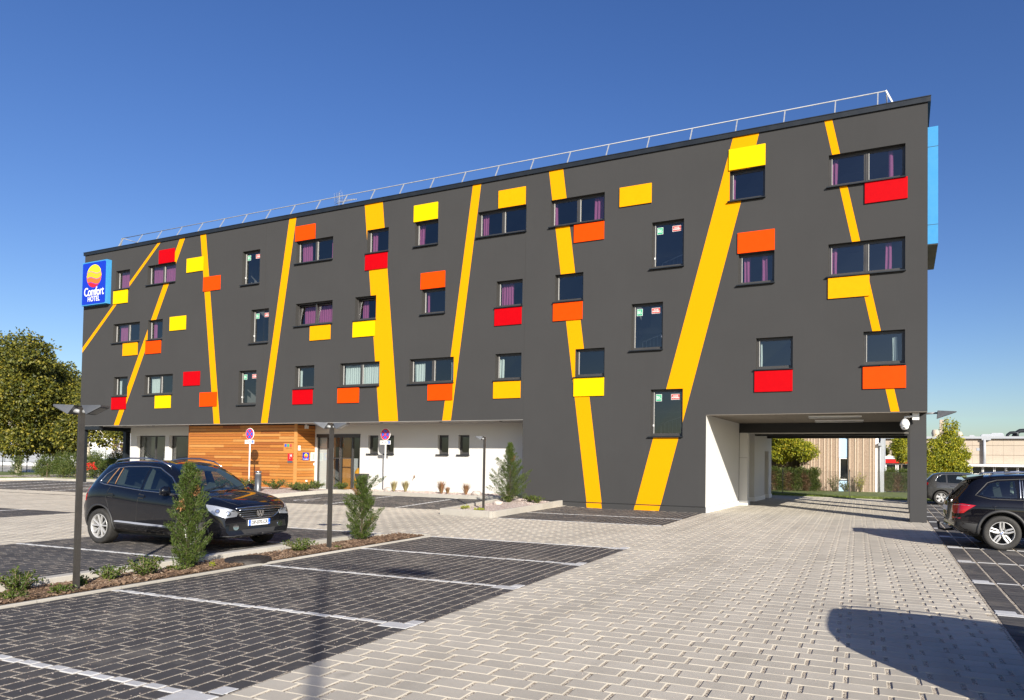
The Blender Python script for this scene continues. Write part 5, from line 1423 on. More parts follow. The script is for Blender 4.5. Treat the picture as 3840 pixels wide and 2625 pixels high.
        b=MB(); b.add(vs,[tuple(f) for f in res[2]],0,True)
        # rim
        ring=[]; 
        for i in range(nb):
            ring.append(i)
        if skirt:
            base=len(vs)
            vv=[v+dr*skirt for v in vs[:nb]]
            b.add(list(vs[:nb])+vv,[(i,(i+1)%nb,(i+1)%nb+nb,i+nb) for i in range(nb)],0,False)
        return b.build(name,M[mat] if isinstance(mat,str) else mat,parent or s.root,fix=False)
    def line(s,name,pts,org,ex,ey,dr,r,mat,parent=None,off=.0,closed=False,step=.05,n=5):
        org=Vector(org);ex=Vector(ex);ey=Vector(ey);dr=Vector(dr).normalized(); P=[]
        q=list(pts)+([pts[0]] if closed else [])
        for a,c in zip(q[:-1],q[1:]):
            a=Vector(a);c=Vector(c);k=max(1,int((c-a).length/step))
            for j in range(k): P.append(a.lerp(c,j/k))
        if not closed: P.append(Vector(q[-1]))
        out=[]
        for p in P:
            h,nr,_,_=s.bvh.ray_cast(org+ex*p.x+ey*p.y,dr)
            if h is None: h,nr,_,_=s.bvh.find_nearest(org+ex*p.x+ey*p.y+dr*1.0)
            nn=nr if nr.dot(dr)<0 else -nr; out.append(h+nn*off)
        b=MB(); b.tube(out,r,n,closed=closed); return b.build(name,M[mat],parent or s.root,fix=False)
    def side(s,sg): # drawing plane at the side; sg=-1 right side
        return dict(org=(0,sg*3,0),ex=(1,0,0),ey=(0,0,1),dr=(0,-sg,0))
    def front(s): return dict(org=(s.sp['x1']+2,0,0),ex=(0,1,0),ey=(0,0,1),dr=(-1,0,0))
    def back(s): return dict(org=(s.sp['x0']-2,0,0),ex=(0,1,0),ey=(0,0,1),dr=(1,0,0))
    def top(s): return dict(org=(0,0,4),ex=(1,0,0),ey=(0,1,0),dr=(0,0,-1))
    def wheel(s,x,sg,style,steer=0):
        sp=s.sp; r=sp['r']; y=sg*(sp['W']/2-.015); w=.235; rr=r*sp.get('rim',.70)
        piv=(x,y-sg*w/2,r)
        b=MB(); o_=w/2*sg
        prof=[(rr*.99,-o_*.9),(rr*1.08,-o_),(r*.94,-o_),(r,-o_*.72),(r,o_*.72),(r*.955,o_*.97),(r*.87,o_*1.03),(rr*1.06,o_*.97),(rr*1.0,o_*.86)]
        b.lathe(prof,56,(0,0,0),'y')
        # tread grooves
        for g in (-.45,-.15,.15,.45): b.lathe([(r+.0008,o_*g-.004),(r+.0008,o_*g+.004)],40,(0,0,0),'y',1)
        wh=b.build('wheel',[M['rubber'],M['black']],s.root); wh.location=piv; wh.rotation_euler=(0,0,steer)
        b=MB(); b.lathe([(rr,o_*.88),(rr*.985,o_*.93),(rr*.94,o_*.90),(rr*.93,o_*.4),(rr*.93,-o_*.6)],56,(0,0,0),'y',0)
        b.lathe([(rr*.93,-o_*.2),(0,-o_*.2)],32,(0,0,0),'y',1)
        b.lathe([(rr*.62,-o_*.1),(rr*.62,-o_*.02),(rr*.1,-o_*.02)],32,(0,0,0),'y',2)
        yo=o_*.80; 
        def spoke(a0,r0,w0,a1,r1,w1,yi,yo_):
            p0=Vector((cos(a0)*r0,yi,sin(a0)*r0)); p1=Vector((cos(a1)*r1,yo_,sin(a1)*r1)); d=(p1-p0).normalized(); side=Vector((0,1,0)).cross(d).normalized(); dn=Vector((0,-sg*.028,0)); hi=Vector((0,sg*.006,0))
            v=[p0-side*w0,p0+hi,p0+side*w0,p0+side*w0+dn,p0-side*w0+dn,p1-side*w1,p1+hi,p1+side*w1,p1+side*w1+dn,p1-side*w1+dn]
            b.add(v,[(0,1,6,5),(1,2,7,6),(2,3,8,7),(3,4,9,8),(4,0,5,9)])
        if style=='v10':
            for k in range(5):
                a=2*pi*k/5+pi/2
                for dd in (-.19,.19): spoke(a+dd*.6,rr*.14,.013,a+dd*1.35,rr*.95,.017,yo*.82,yo*1.02)
            b.lathe([(rr*.2,yo*.7),(rr*.2,yo*.84),(rr*.13,yo*.92),(0,yo*.93)],20,(0,0,0),'y')
        elif style=='y5':
            for k in range(5):
                a=2*pi*k/5+pi/2
                for sg2 in (-1,1):
                    spoke(a+sg2*.30,rr*.20,.019,a+sg2*.25,rr*.55,.019,yo*.82,yo*.95)
                    spoke(a+sg2*.25,rr*.52,.019,a+sg2*.13,rr*.95,.017,yo*.95,yo*1.05)
            for k in range(5):
                a=2*pi*(k+.5)/5+pi/2; b.lathe([(.0,yo*.9),(.02,yo*.9),(.02,yo*.7)],10,(cos(a)*rr*.26,0,sin(a)*rr*.26),'y',1)
            b.lathe([(rr*.24,yo*.6),(rr*.24,yo*.78),(rr*.16,yo*.86),(0,yo*.87)],20,(0,0,0),'y')
        else:
            for k in range(5):
                a=2*pi*k/5+pi/2; spoke(a,rr*.12,.045,a,rr*.96,.062,yo*.8,yo)
            b.lathe([(rr*.26,yo*.7),(rr*.24,yo*.86),(0,yo*.9)],20,(0,0,0),'y')
        rim=b.build('rim',[M['alloy'],M['black'],M['alloy_in']],wh); 
        if style=='y5':
            b=MB(); R=rr*.105; yy=yo*.89
            for q in range(4): b.poly([(0,yy,0)]+[(R*cos(q*pi/2+i*pi/16),yy,R*sin(q*pi/2+i*pi/16)) for i in range(9)],q%2)
            b.lathe([(R,yy),(R*1.25,yy*.99)],20,(0,0,0),'y',2); b.build('hub_badge',[M['sign_blue'],M['white_paint'],M['black']],wh,fix=False)
        return wh
    def seat(s,x,y,par):
        b=MB(); b.box(x-.25,y-.24,.55,x+.25,y+.24,.72); b.obox((x-.27,y,.98),(.07,0,.02),(0,.23,0),(-.08,0,.33)); b.obox((x-.37,y,1.38),(.05,0,0),(0,.12,0),(-.01,0,.09)); return b.build('seat',M['plastic'],par)
def vw_mark(b,cx,cz,R,y0,fn,mi=0):
    """ring with V over W"""
    n=28
    for k in range(n):
        a0=2*pi*k/n;a1=2*pi*(k+1)/n; b.add([fn(cx+r*cos(a),cz+r*sin(a)) for r,a in ((R*.86,a0),(R,a0),(R,a1),(R*.86,a1))],[(0,1,2,3)],mi)
    def st(p,q,w=.10):
        p=Vector(p);q=Vector(q);d=(q-p).normalized();s=Vector((-d.y,d.x))*w*R
        b.add([fn(cx+R*t.x+u.x,cz+R*t.y+u.y) for t,u in ((p,-s),(q,-s),(q,s),(p,s))],[(0,1,2,3)],mi)
    st((-.36,.78),(0,.05)); st((.36,.78),(0,.05)); st((-.72,.45),(-.36,-.72)); st((-.36,-.72),(0,.0)); st((.72,.45),(.36,-.72)); st((.36,-.72),(0,.0))
# ---- the black compact SUV
TIGCUT=[[(-.03,1.245),(.06,1.38),(.20,1.485),(.33,1.515),(.35,1.215),(.15,1.235)],[(.42,1.205),(.42,1.525),(.8,1.54),(1.11,1.535),(1.11,1.135)],[(1.21,1.125),(1.21,1.535),(1.40,1.51),(1.75,1.365),(2.04,1.12)]]
TIG=dict(cuts=TIGCUT,cav=[(-.12,.58),(-.08,1.2),(.05,1.44),(.3,1.56),(1.3,1.565),(1.6,1.49),(2.1,1.15),(2.3,1.0),(2.3,.58)],
 ws3=[(-.46,1.69,1.575),(-.2,1.64,1.595),(.2,1.64,1.595),(.46,1.69,1.575),(.58,2.05,1.35),(.64,2.34,1.13),(.3,2.42,1.11),(-.3,2.42,1.11),(-.64,2.34,1.13),(-.58,2.05,1.35)],
 W=1.81,wb=2.604,r=.352,rim=.70,arch=.415,x0=-.76,x1=3.50,paint='car_blue',mx=2.02,mz=1.12,
 top=[(-.76,.60),(-.74,.95),(-.66,1.15),(-.46,1.36),(-.25,1.55),(-.12,1.63),(.15,1.675),(.6,1.70),(1.1,1.695),(1.5,1.635),(1.75,1.545),(2.1,1.33),(2.42,1.12),(2.6,1.075),(2.9,1.03),(3.2,.965),(3.38,.90),(3.46,.85),(3.50,.78)],
 belt=[(-.76,.58),(-.6,1.0),(-.25,1.16),(.1,1.19),(1.2,1.09),(2.2,1.02),(2.6,.98),(2.9,.94),(3.3,.85),(3.50,.70)],
 bot=[(-.76,.42),(-.6,.32),(-.3,.27),(2.9,.235),(3.3,.24),(3.50,.29)],
 plan=[(-.76,.80),(-.66,.90),(-.40,.97),(0,.995),(1,1.0),(2.2,.995),(2.8,.99),(3.15,.97),(3.35,.93),(3.50,.86)],
 roofw=[(-.76,.70),(-.5,.68),(0,.66),(1.2,.665),(1.7,.69),(2.1,.73),(2.5,.80),(3.0,.80),(3.50,.74)],
 nose_lean=lambda z:-.20*max(0,z-.58)**1.2-.05*max(0,.42-z), tail_lean=lambda z:.05*abs(z-.7)-.02, nose_round=.25, tail_round=.20)
def suv_common(c,rails=True):
    sp=c.sp
    # mirrors
    for sg in (-1,1):
        b=MB(); y=sg*(sp['W']/2+.02); mx=sp.get('mx',1.98); mz=sp.get('mz',1.06)
        b.lathe([(0,-.10),(.065,-.09),(.095,-.03),(.098,.03),(.085,.07),(0,.075)],14,(0,0,0),'y'); me=b.mesh('mirror',M[sp['paint']]); me.transform(Matrix.Scale(.72,4,(1,0,0))); me.transform(Matrix.Translation((mx,y+sg*.07,mz)))
        mo=link('mirror',me,c.root)
        b=MB(); b.tube([(mx+.03,sg*(sp['W']/2-.09),mz-.09),(mx,y+sg*.02,mz-.05)],.03,6); b.box(mx-.055,min(y-sg*.02,y+sg*.15),mz-.07,mx+.03,max(y-sg*.02,y+sg*.15),mz-.05); b.build('mirror_foot',M['plastic'],mo)
c=Car(TIG,'parked_car',(8.633-.054*.905,-15.936+.904,0),.054,'shiny black compact SUV with silver roof rails parked behind the tall juniper','car')
R0=c.root
S_=c.side
sidewin=[(-.10,1.235),(.0,1.40),(.17,1.52),(.5,1.565),(1.1,1.575),(1.42,1.55),(1.82,1.375),(2.14,1.12),(2.19,1.05),(1.2,1.10),(.5,1.165),(.05,1.205)]
for sg in (-1,1):
    sd=S_(sg)
    g=c.patch('side_glass',[(-.06,1.235),(.04,1.395),(.19,1.50),(.35,1.535),(.37,1.20),(.15,1.22)],**sd,off=.003,mat='car_glass')
    c.patch('side_glass',[(.40,1.195),(.40,1.54),(.8,1.555),(1.13,1.555),(1.13,1.12)],**sd,off=.003,mat='car_glass')
    c.patch('side_glass',[(1.19,1.11),(1.19,1.555),(1.42,1.53),(1.78,1.375),(2.08,1.13),(2.10,1.08)],**sd,off=.003,mat='car_glass')
    c.line('window_trim',sidewin,**sd,r=.011,mat='satin',closed=True,off=.004)
    for xx in (.375,.19): c.line('window_post',[(xx+.01 if xx>.3 else .15,1.21),(xx+.02 if xx>.3 else .27,1.53)],**sd,r=.008,mat='brass',off=.006)
    c.line('door_seam',[(1.16,1.09),(1.10,.6),(1.09,.34)],**sd,r=.004,mat='black'); c.line('door_seam',[(2.17,1.03),(2.14,.7),(2.05,.36)],**sd,r=.004,mat='black'); c.line('door_seam',[(.30,1.18),(.20,.95),(.30,.68),(.46,.47),(.52,.34)],**sd,r=.004,mat='black')
    # side moulding, reflected sky painted into its pale colour
    c.patch('side_moulding',[(.48,.465),(.50,.49),(.60,.495),(2.05,.45),(2.12,.43),(2.05,.415)],**sd,off=.014,mat='sky_sheen_trim',grid=.08)
    c.patch('sill_trim',[(.44,.24),(.44,.33),(2.16,.30),(2.16,.235)],**sd,off=.006,mat='plastic',grid=.08)
    for hx in (.24,1.12):
        h=c.patch('door_handle',[(hx,.985),(hx,1.015),(hx+.20,1.0),(hx+.20,.972)],**sd,off=.020,mat=TIG['paint'],grid=.04,skirt=.02)
        c.patch('handle_cup',[(hx+.02,.95),(hx+.02,1.035),(hx+.17,1.025),(hx+.17,.94)],**sd,off=.002,mat='black',parent=h,grid=.04,skirt=0)
    # wheel arch lips
    for wx in (0,2.604):
        pts=[(wx+.425*cos(radians(a)),.362+.425*sin(radians(a))) for a in range(-12,193,8)]
        c.line('arch_lip',pts,**sd,r=.022,mat='plastic',off=.0)
    # roof rail
    b=MB(); pp=[(.02,.60,1.62),(.12,.605,1.69),(.5,.61,1.735),(1.0,.61,1.735),(1.4,.605,1.68),(1.65,.60,1.57)]
    b.tube([(x,sg*(y-.005),z) for x,y,z in pp],[.010,.016,.016,.016,.015,.008],8); b.build('roof_rail',M['satin'],R0)
    # headlamp, fog lamp, tail lamp
    a=radians(28)*sg
    dr=(-cos(radians(38)),-sg*sin(radians(38)),0); ex=(-sin(radians(38))*1,sg*cos(radians(38)),0)
    hl=c.patch('headlamp',[(.02,.66),(.00,.72),(.04,.775),(.18,.82),(.36,.865),(.53,.89),(.51,.80),(.40,.70),(.20,.645)],org=(5.0,sg*1.80,0),ex=(-sin(radians(38)),sg*cos(radians(38)),0),ey=(0,0,1),dr=dr,off=.006,mat='lamp_silver',grid=.04)
    c.patch('lamp_lens',[(.025,.665),(.005,.72),(.045,.77),(.18,.815),(.36,.86),(.52,.883),(.50,.80),(.40,.705),(.20,.65)],org=(5.0,sg*1.80,0),ex=(-sin(radians(38)),sg*cos(radians(38)),0),ey=(0,0,1),dr=dr,off=.018,mat='lamp_clear',parent=hl,grid=.04,skirt=.0)
    for cx_,cz_,r_ in ((.17,.725,.042),(.34,.77,.040)):
        ringp=[(cx_+r_*cos(k*pi/8),cz_+r_*sin(k*pi/8)) for k in range(16)]
        c.patch('lamp_reflector',ringp,org=(5.0,sg*1.80,0),ex=(-sin(radians(38)),sg*cos(radians(38)),0),ey=(0,0,1),dr=dr,off=.011,mat='alloy_in',parent=hl,grid=.03,skirt=.0)
        ringp=[(cx_+r_*.6*cos(k*pi/8),cz_+r_*.6*sin(k*pi/8)) for k in range(16)]
        c.patch('lamp_reflector',ringp,org=(5.0,sg*1.80,0),ex=(-sin(radians(38)),sg*cos(radians(38)),0),ey=(0,0,1),dr=dr,off=.014,mat='chrome',parent=hl,grid=.03,skirt=.0)
    tl=c.patch('tail_lamp',[(-.76,.93),(-.76,1.13),(-.45,1.15),(-.42,1.03),(-.55,.94)],**sd,off=.006,mat='tail_red',grid=.04)
# front
F_=c.front()
fo=dict(F_)
gr=c.patch('grille',[(-.56,.81),(-.30,.825),(0,.83),(.30,.825),(.56,.81),(.46,.68),(.34,.615),(-.34,.615),(-.46,.68)],**fo,off=.004,mat='black',grid=.05)
c.line('grille_frame',[(-.57,.815),(-.30,.83),(0,.835),(.30,.83),(.57,.815),(.47,.675),(.35,.605),(-.35,.605),(-.47,.675)],**fo,r=.012,mat='chrome',parent=gr,closed=True,off=.004)
for z,h in ((.78,.53),(.735,.50),(.69,.46),(.65,.40)): c.line('grille_bar',[(-h,z),(0,z+.005),(h,z)],**fo,r=.008,mat='chrome' if z>.7 or z<.66 else 'satin',parent=gr,off=.008)
bx=c.bvh.ray_cast(Vector((6,0,.71)),Vector((-1,0,0)))[0].x
b=MB(); b.lathe([(0,0),(.078,0)],28,(bx+.028,0,.71),'x'); bb=b.build('badge',M['black'],R0); b=MB(); vw_mark(b,0,.71,.084,0,lambda y,z:(bx+.034,y,z)); b.build('badge_mark',M['chrome'],bb,fix=False)
c.patch('lower_grille',[(-.42,.40),(.42,.40),(.36,.315),(-.36,.315)],**fo,off=.004,mat='plastic',grid=.05)
for sg in (-1,1):
    dr=(-cos(radians(30)),-sg*sin(radians(30)),0); kw=dict(org=(5.0,sg*1.52,0),ex=(-sin(radians(30)),sg*cos(radians(30)),0),ey=(0,0,1),dr=dr)
    fg=c.patch('fog_lamp_recess',[(-.36,.44),(-.34,.50),(-.12,.52),(.10,.52),(.12,.40),(-.12,.39)],**kw,off=.004,mat='black',grid=.05)
    c.patch('fog_lamp',[(-.02+.055*cos(k*pi/7),.455+.055*sin(k*pi/7)) for k in range(14)],**kw,off=.012,mat='chrome',parent=fg,grid=.03)
    c.patch('fog_lens',[(-.02+.042*cos(k*pi/7),.455+.042*sin(k*pi/7)) for k in range(14)],**kw,off=.018,mat='lamp_clear',parent=fg,grid=.03,skirt=0)
    c.line('bumper_line',[(-.5,.30),(-.1,.30),(.25,.30)],**kw,r=.010,mat='satin' if False else 'plastic',off=.006)
    c.patch('washer_flap',[(-.05,.565),(-.05,.60),(.10,.60),(.10,.565)],**kw,off=.004,mat=TIG['paint'],grid=.05)
px=c.bvh.ray_cast(Vector((6,0,.52)),Vector((-1,0,0)))[0].x+.03
b=MB(); b.box(px-.02,-.26,.465,px,.26,.575); pl=b.build('number_plate',M['plate'],R0)
b=MB(); b.box(px+.0005,-.26,.466,px+.002,-.213,.574); b.box(px+.0005,.213,.466,px+.002,.26,.574); b.build('plate_band',M['plate_blue'],pl)
lettering('DP-070-CR',.098,M['black'],pl,(px+.003,0,.519),rot=(pi/2,0,pi/2),extrude=.0006,bold=.0015,sx=.86)
lettering('67',.035,M['white_paint'],pl,(px+.004,.236,.49),rot=(pi/2,0,pi/2),extrude=.0004); lettering('F',.035,M['white_paint'],pl,(px+.004,-.236,.49),rot=(pi/2,0,pi/2),extrude=.0004)
# windscreen from the top plane tilted
kw=dict(org=(4.2,0,2.6),ex=(0,1,0),ey=Vector((-.5,0,1)).normalized(),dr=Vector((-1,0,-.5)).normalized())
def wsp(y,x,z): # project a body point in that plane
    P=Vector((x,y,z))-Vector(kw['org']); n=kw['dr']; return (P.dot(Vector((0,1,0))),P.dot(kw['ey']))
ws=[wsp(y,x,z) for y,x,z in ((-.49,1.64,1.60),(-.2,1.60,1.62),(.2,1.60,1.62),(.49,1.64,1.60),(.62,2.03,1.36),(.68,2.36,1.11),(.35,2.46,1.09),(-.35,2.46,1.09),(-.68,2.36,1.11),(-.62,2.03,1.36))]
c.patch('windscreen',ws,**kw,off=.004,mat='car_glass',grid=.07)
c.line('wiper',[wsp(-.5,2.42,1.10),wsp(.1,2.26,1.17)],**kw,r=.008,mat='black',off=.02); c.line('wiper',[wsp(.0,2.44,1.10),wsp(.55,2.28,1.17)],**kw,r=.008,mat='black',off=.02)
c.line('bonnet_seam',[(2.42,-.72),(2.8,-.70),(3.2,-.62),(3.34,-.50),(3.36,0),(3.34,.50),(3.2,.62),(2.8,.70),(2.42,.72)],**c.top(),r=.004,mat='black')
for sg in (-1,1): c.line('bonnet_crease',[(2.45,sg*.42),(2.9,sg*.40),(3.30,sg*.36)],**c.top(),r=.004,mat=TIG['paint'],off=.0)
for y in (-.28,.28): c.patch('washer_jet',[(2.62,y-.04),(2.62,y+.04),(2.67,y+.04),(2.67,y-.04)],**c.top(),off=.012,mat='black',grid=.03)
b=MB(); b.tube([(.35,0,1.68),(.35,0,1.72),(.02,0,1.95)],[.03,.008,.003],6); b.build('roof_aerial',M['black'],R0)
c.patch('rear_glass',[(-.55,1.2),(-.5,1.5),(.5,1.5),(.55,1.2)],**c.back(),off=.004,mat='dark_glass',grid=.08)
b=MB(); b.box(-.3,-.7,.2,2.9,.7,.34); b.build('underbody',M['black'],R0)
suv_common(c)
for wx,st in ((0,0),(2.604,-.22)):
    for sg in (-1,1): c.wheel(wx,sg,'v10',st)
tig=c
# ---- the black SUV at the right edge
BXCUT=[[(-.38,1.20),(-.18,1.41),(-.04,1.46),(.26,1.485),(.28,1.15),(-.18,1.15)],[(.48,1.14),(.48,1.495),(.74,1.51),(.88,1.14)],[(.94,1.51),(1.20,1.505),(1.20,1.12),(1.04,1.13)],[(1.34,1.12),(1.34,1.495),(1.54,1.44),(1.90,1.22),(1.98,1.12)]]
BX=dict(cuts=BXCUT,cav=[(-.42,.6),(-.38,1.14),(-.18,1.44),(.2,1.53),(1.2,1.54),(1.5,1.46),(2.0,1.16),(2.25,1.0),(2.25,.6)],ws3=[(-.46,1.74,1.53),(.46,1.74,1.53),(.62,2.30,1.16),(-.62,2.30,1.16)],W=1.88,wb=2.81,r=.372,rim=.665,arch=.44,x0=-.97,x1=3.67,paint='car_black',mx=2.15,mz=1.1,
 top=[(-.97,.62),(-.95,.98),(-.86,1.12),(-.66,1.34),(-.52,1.50),(-.60,1.50),(-.3,1.60),(.2,1.645),(.8,1.66),(1.3,1.63),(1.7,1.53),(2.1,1.30),(2.5,1.10),(2.9,1.06),(3.3,.99),(3.55,.90),(3.67,.76)],
 belt=[(-.97,.60),(-.85,1.0),(-.4,1.09),(.5,1.06),(1.5,1.02),(2.4,1.0),(3.0,.93),(3.67,.68)],
 bot=[(-.97,.46),(-.75,.33),(-.4,.28),(3.0,.24),(3.67,.32)],
 plan=[(-.97,.84),(-.85,.93),(-.5,.98),(0,1.0),(1,1.0),(2.8,.99),(3.3,.95),(3.67,.80)],
 roofw=[(-.97,.70),(-.5,.66),(0,.66),(1.3,.67),(2.2,.75),(3.67,.7)],
 nose_lean=lambda z:-.2*max(0,z-.5), tail_lean=lambda z:.04*abs(z-.75)-.03, nose_round=.24, tail_round=.17)
BX['top']=[(-.97,.62),(-.95,.98),(-.88,1.10),(-.72,1.28),(-.50,1.52),(-.3,1.60),(.2,1.645),(.8,1.66),(1.3,1.63),(1.7,1.53),(2.1,1.30),(2.5,1.10),(2.9,1.06),(3.3,.99),(3.55,.90),(3.67,.76)]
P_=CAM_P.copy(); wheelc=Vector((25.376,-7.183)); ry=.085
def place_from_wheel(w,rz,W): 
    # right rear wheel contact given, returns the origin on the axle centre
    return (w.x-sin(rz)*W*.5+0, w.y+cos(rz)*W*.5,0)
c=Car(BX,'parked_car',place_from_wheel(wheelc,ry,BX['W']),ry,'black SUV with silver double spoke wheels cut off by the right edge of the photo','car')
def dress_bx(c,full=True):
    R0=c.root
    for sg in (-1,1):
        sd=c.side(sg)
        c.patch('side_glass',[(-.42,1.19),(-.20,1.42),(-.05,1.47),(.28,1.50),(.30,1.13),(-.2,1.13)],**sd,off=.003,mat='car_glass')
        c.patch('side_glass',[(.46,1.12),(.46,1.51),(.78,1.53),(.92,1.12)],**sd,off=.003,mat='car_glass'); c.patch('side_glass',[(.90,1.53),(1.22,1.52),(1.22,1.10),(1.0,1.11)],**sd,off=.003,mat='car_glass')
        c.patch('side_glass',[(1.32,1.10),(1.32,1.51),(1.55,1.45),(1.95,1.22),(2.08,1.08)],**sd,off=.003,mat='car_glass')
        c.line('window_trim',[(-.50,1.17),(-.24,1.45),(-.06,1.51),(.5,1.545),(1.0,1.555),(1.4,1.53),(1.7,1.42),(2.05,1.17),(2.12,1.06),(.4,1.09),(-.22,1.10)],**sd,r=.012,mat='satin' if False else 'plastic',closed=True,off=.003)
        c.line('window_post',[(.36,1.11),(.38,1.53)],**sd,r=.016,mat='satin',off=.003); c.line('window_post',[(.42,1.11),(.43,1.53)],**sd,r=.008,mat='satin',off=.003); c.line('window_post',[(.96,1.11),(.84,1.54)],**sd,r=.010,mat='black',off=.006)
        c.line('door_seam',[(.40,1.08),(.40,.93),(.46,.78),(.55,.62)],**sd,r=.004,mat='black'); c.line('door_seam',[(1.27,1.08),(1.27,.5),(1.3,.36)],**sd,r=.004,mat='black')
        c.line('shoulder_crease',[(-.6,.92),(0,.93),(1.0,.925),(2.4,.90)],**sd,r=.006,mat=c.sp['paint'],off=-.001)
        c.line('fuel_flap',[(-.12,.78),(-.14,.93),(-.10,.965)],**sd,r=.0035,mat='black')
        for hx in (.52,1.38): c.patch('door_handle',[(hx,.905),(hx,.94),(hx+.21,.935),(hx+.21,.905)],**sd,off=.03,mat=c.sp['paint'],grid=.04,skirt=.02)
        c.line('bumper_seam',[(-.90,.60),(-.6,.585),(-.44,.56)],**sd,r=.0035,mat='alloy_in')
        c.patch('bumper_apron',[(-.93,.44),(-.80,.34),(-.45,.29),(-.40,.46),(-.46,.55),(-.9,.585)],**sd,off=.004,mat='plastic',grid=.06)
        for wx in (0,c.sp['wb']):
            pts=[(wx+.46*cos(radians(a)),.385+.46*sin(radians(a))) for a in range(-8,189,7)]
            c.line('arch_lip',pts,**sd,r=.036,mat='plastic',off=-.008)
        b=MB(); pp=[(-.2,.62,1.60),(-.1,.62,1.655),(.6,.625,1.70),(1.2,.62,1.675),(1.4,.61,1.63)]
        b.tube([(x,sg*y,z) for x,y,z in pp],[.012,.02,.02,.02,.01],8); b.build('roof_rail',M['satin'],R0)
        a=radians(42); kw=dict(org=(-3.0,sg*2.2,0),ex=(sin(a),sg*cos(a)*-1*-1,0),ey=(0,0,1),dr=(cos(a),-sg*sin(a),0))
        # tail lamp wraps the corner: drawn from the diagonal
        kw['ex']=(sin(a),sg*cos(a),0)
        t0=(Vector((-.90,sg*.62,0))-Vector(kw['org'])).dot(Vector(kw['ex'])); t1=(Vector((-.52,sg*.93,0))-Vector(kw['org'])).dot(Vector(kw['ex']))
        L=t1-t0
        tl=c.patch('tail_lamp',[(t0,.80),(t0+.02,.965),(t0+L*.55,.985),(t1,.955),(t1-.03,.93),(t0+L*.62,.78),(t0+L*.2,.755)],**kw,off=.010,mat='tail_red',grid=.04)
        c.line('lamp_strip',[(t0+.02,.945),(t0+L*.5,.955),(t1-.08,.945)],**kw,r=.006,mat='chrome',parent=tl,off=.012)
        c.patch('side_reflector',[(-.93,.655),(-.92,.69),(-.78,.672),(-.80,.655)],**sd,off=.006,mat='tail_red',grid=.03)
    bk=c.back()
    c.patch('rear_glass',[(-.58,1.15),(-.47,1.50),(.47,1.50),(.58,1.15)],**bk,off=.004,mat='dark_glass',grid=.08)
    b=MB(); b.add([(-.66,-.58,1.50),(-.66,.58,1.50),(-.30,.62,1.56),(-.30,-.62,1.56),(-.64,-.58,1.56),(-.64,.58,1.56),(-.30,.62,1.62),(-.30,-.62,1.62)],[(0,1,2,3),(4,7,6,5),(0,4,5,1),(3,2,6,7),(0,3,7,4),(1,5,6,2)]); b.build('roof_spoiler',M[c.sp['paint']],R0)
    c.line('rear_wiper',[(-.1,1.17),(.35,1.24)],**bk,r=.010,mat='black',off=.02)
    c.patch('number_plate',[(-.26,.80),(.26,.80),(.26,.91),(-.26,.91)],**bk,off=.012,mat='plate',grid=.08)
    c.patch('exhaust_surround',[(-.62,.36),(-.62,.42),(-.45,.42),(-.45,.36)],**bk,off=.01,mat='satin',grid=.05)
    b=MB(); x0=c.sp['x0']; b.tube([(x0+.25,0,.36),(x0-.02,0,.33),(x0-.14,0,.36),(x0-.15,0,.47)],.026,8); b.lathe([(0,.03),(.03,.02),(.035,-.01),(.02,-.04)],12,(x0-.15,0,.49)); b.build('tow_bar',M['black'],R0)
    lx=c.bvh.ray_cast(Vector((x0-2,0,1.02)),Vector((1,0,0)))[0].x
    b=MB(); R=.04
    for q in range(4): b.poly([(lx-.014,0,1.03)]+[(lx-.014,R*cos(q*pi/2+i*pi/12),1.03+R*sin(q*pi/2+i*pi/12)) for i in range(7)],q%2)
    b.lathe([(R,lx-.012),(R*1.2,lx-.008)],18,(0,0,1.03),'x',2); b.build('badge',[M['sign_blue'],M['white_paint'],M['black']],R0,fix=False)
    yy=-.52; lx=c.bvh.ray_cast(Vector((x0-2,yy,1.03)),Vector((1,0,0)))[0].x
    lettering('X3',.075,M['chrome'],R0,(lx-.008,yy,1.03),rot=(pi/2,0,-pi/2+.25),extrude=.002,bold=.002,name='model_badge')
    b=MB(); b.box(-.6,-.7,.27,3.0,.7,.38); b.build('underbody',M['black'],R0)
    kw=dict(org=(4.4,0,2.7),ex=(0,1,0),ey=Vector((-.5,0,1)).normalized(),dr=Vector((-1,0,-.5)).normalized())
    f=lambda y,x,z:((Vector((x,y,z))-Vector(kw['org'])).dot(Vector((0,1,0))),(Vector((x,y,z))-Vector(kw['org'])).dot(kw['ey']))
    c.patch('windscreen',[f(-.5,1.68,1.56),f(.5,1.68,1.56),f(.68,2.38,1.12),f(-.68,2.38,1.12)],**kw,off=.004,mat='dark_glass',grid=.08)
    b=MB(); b.add([(.22,-.04,1.655),(.42,-.03,1.66),(.42,.03,1.66),(.22,.04,1.655),(.24,-.01,1.73),(.30,-.01,1.72),(.30,.01,1.72),(.24,.01,1.73)],[(0,1,5,4),(1,2,6,5),(2,3,7,6),(3,0,4,7),(4,5,6,7)]); b.build('shark_fin',M['black'],R0)
    suv_common(c)
    for wx in (0,c.sp['wb']):
        for sg in (-1,1): c.wheel(wx,sg,'y5')
dress_bx(c)
bmwc=c
ghost=copy_tree(tig.root); ghost.location=(25.35,-18.5,0); ghost.rotation_euler=(0,0,.04)
ghost['label']='black compact SUV parked in the nearer bay just outside the right edge of the photo'
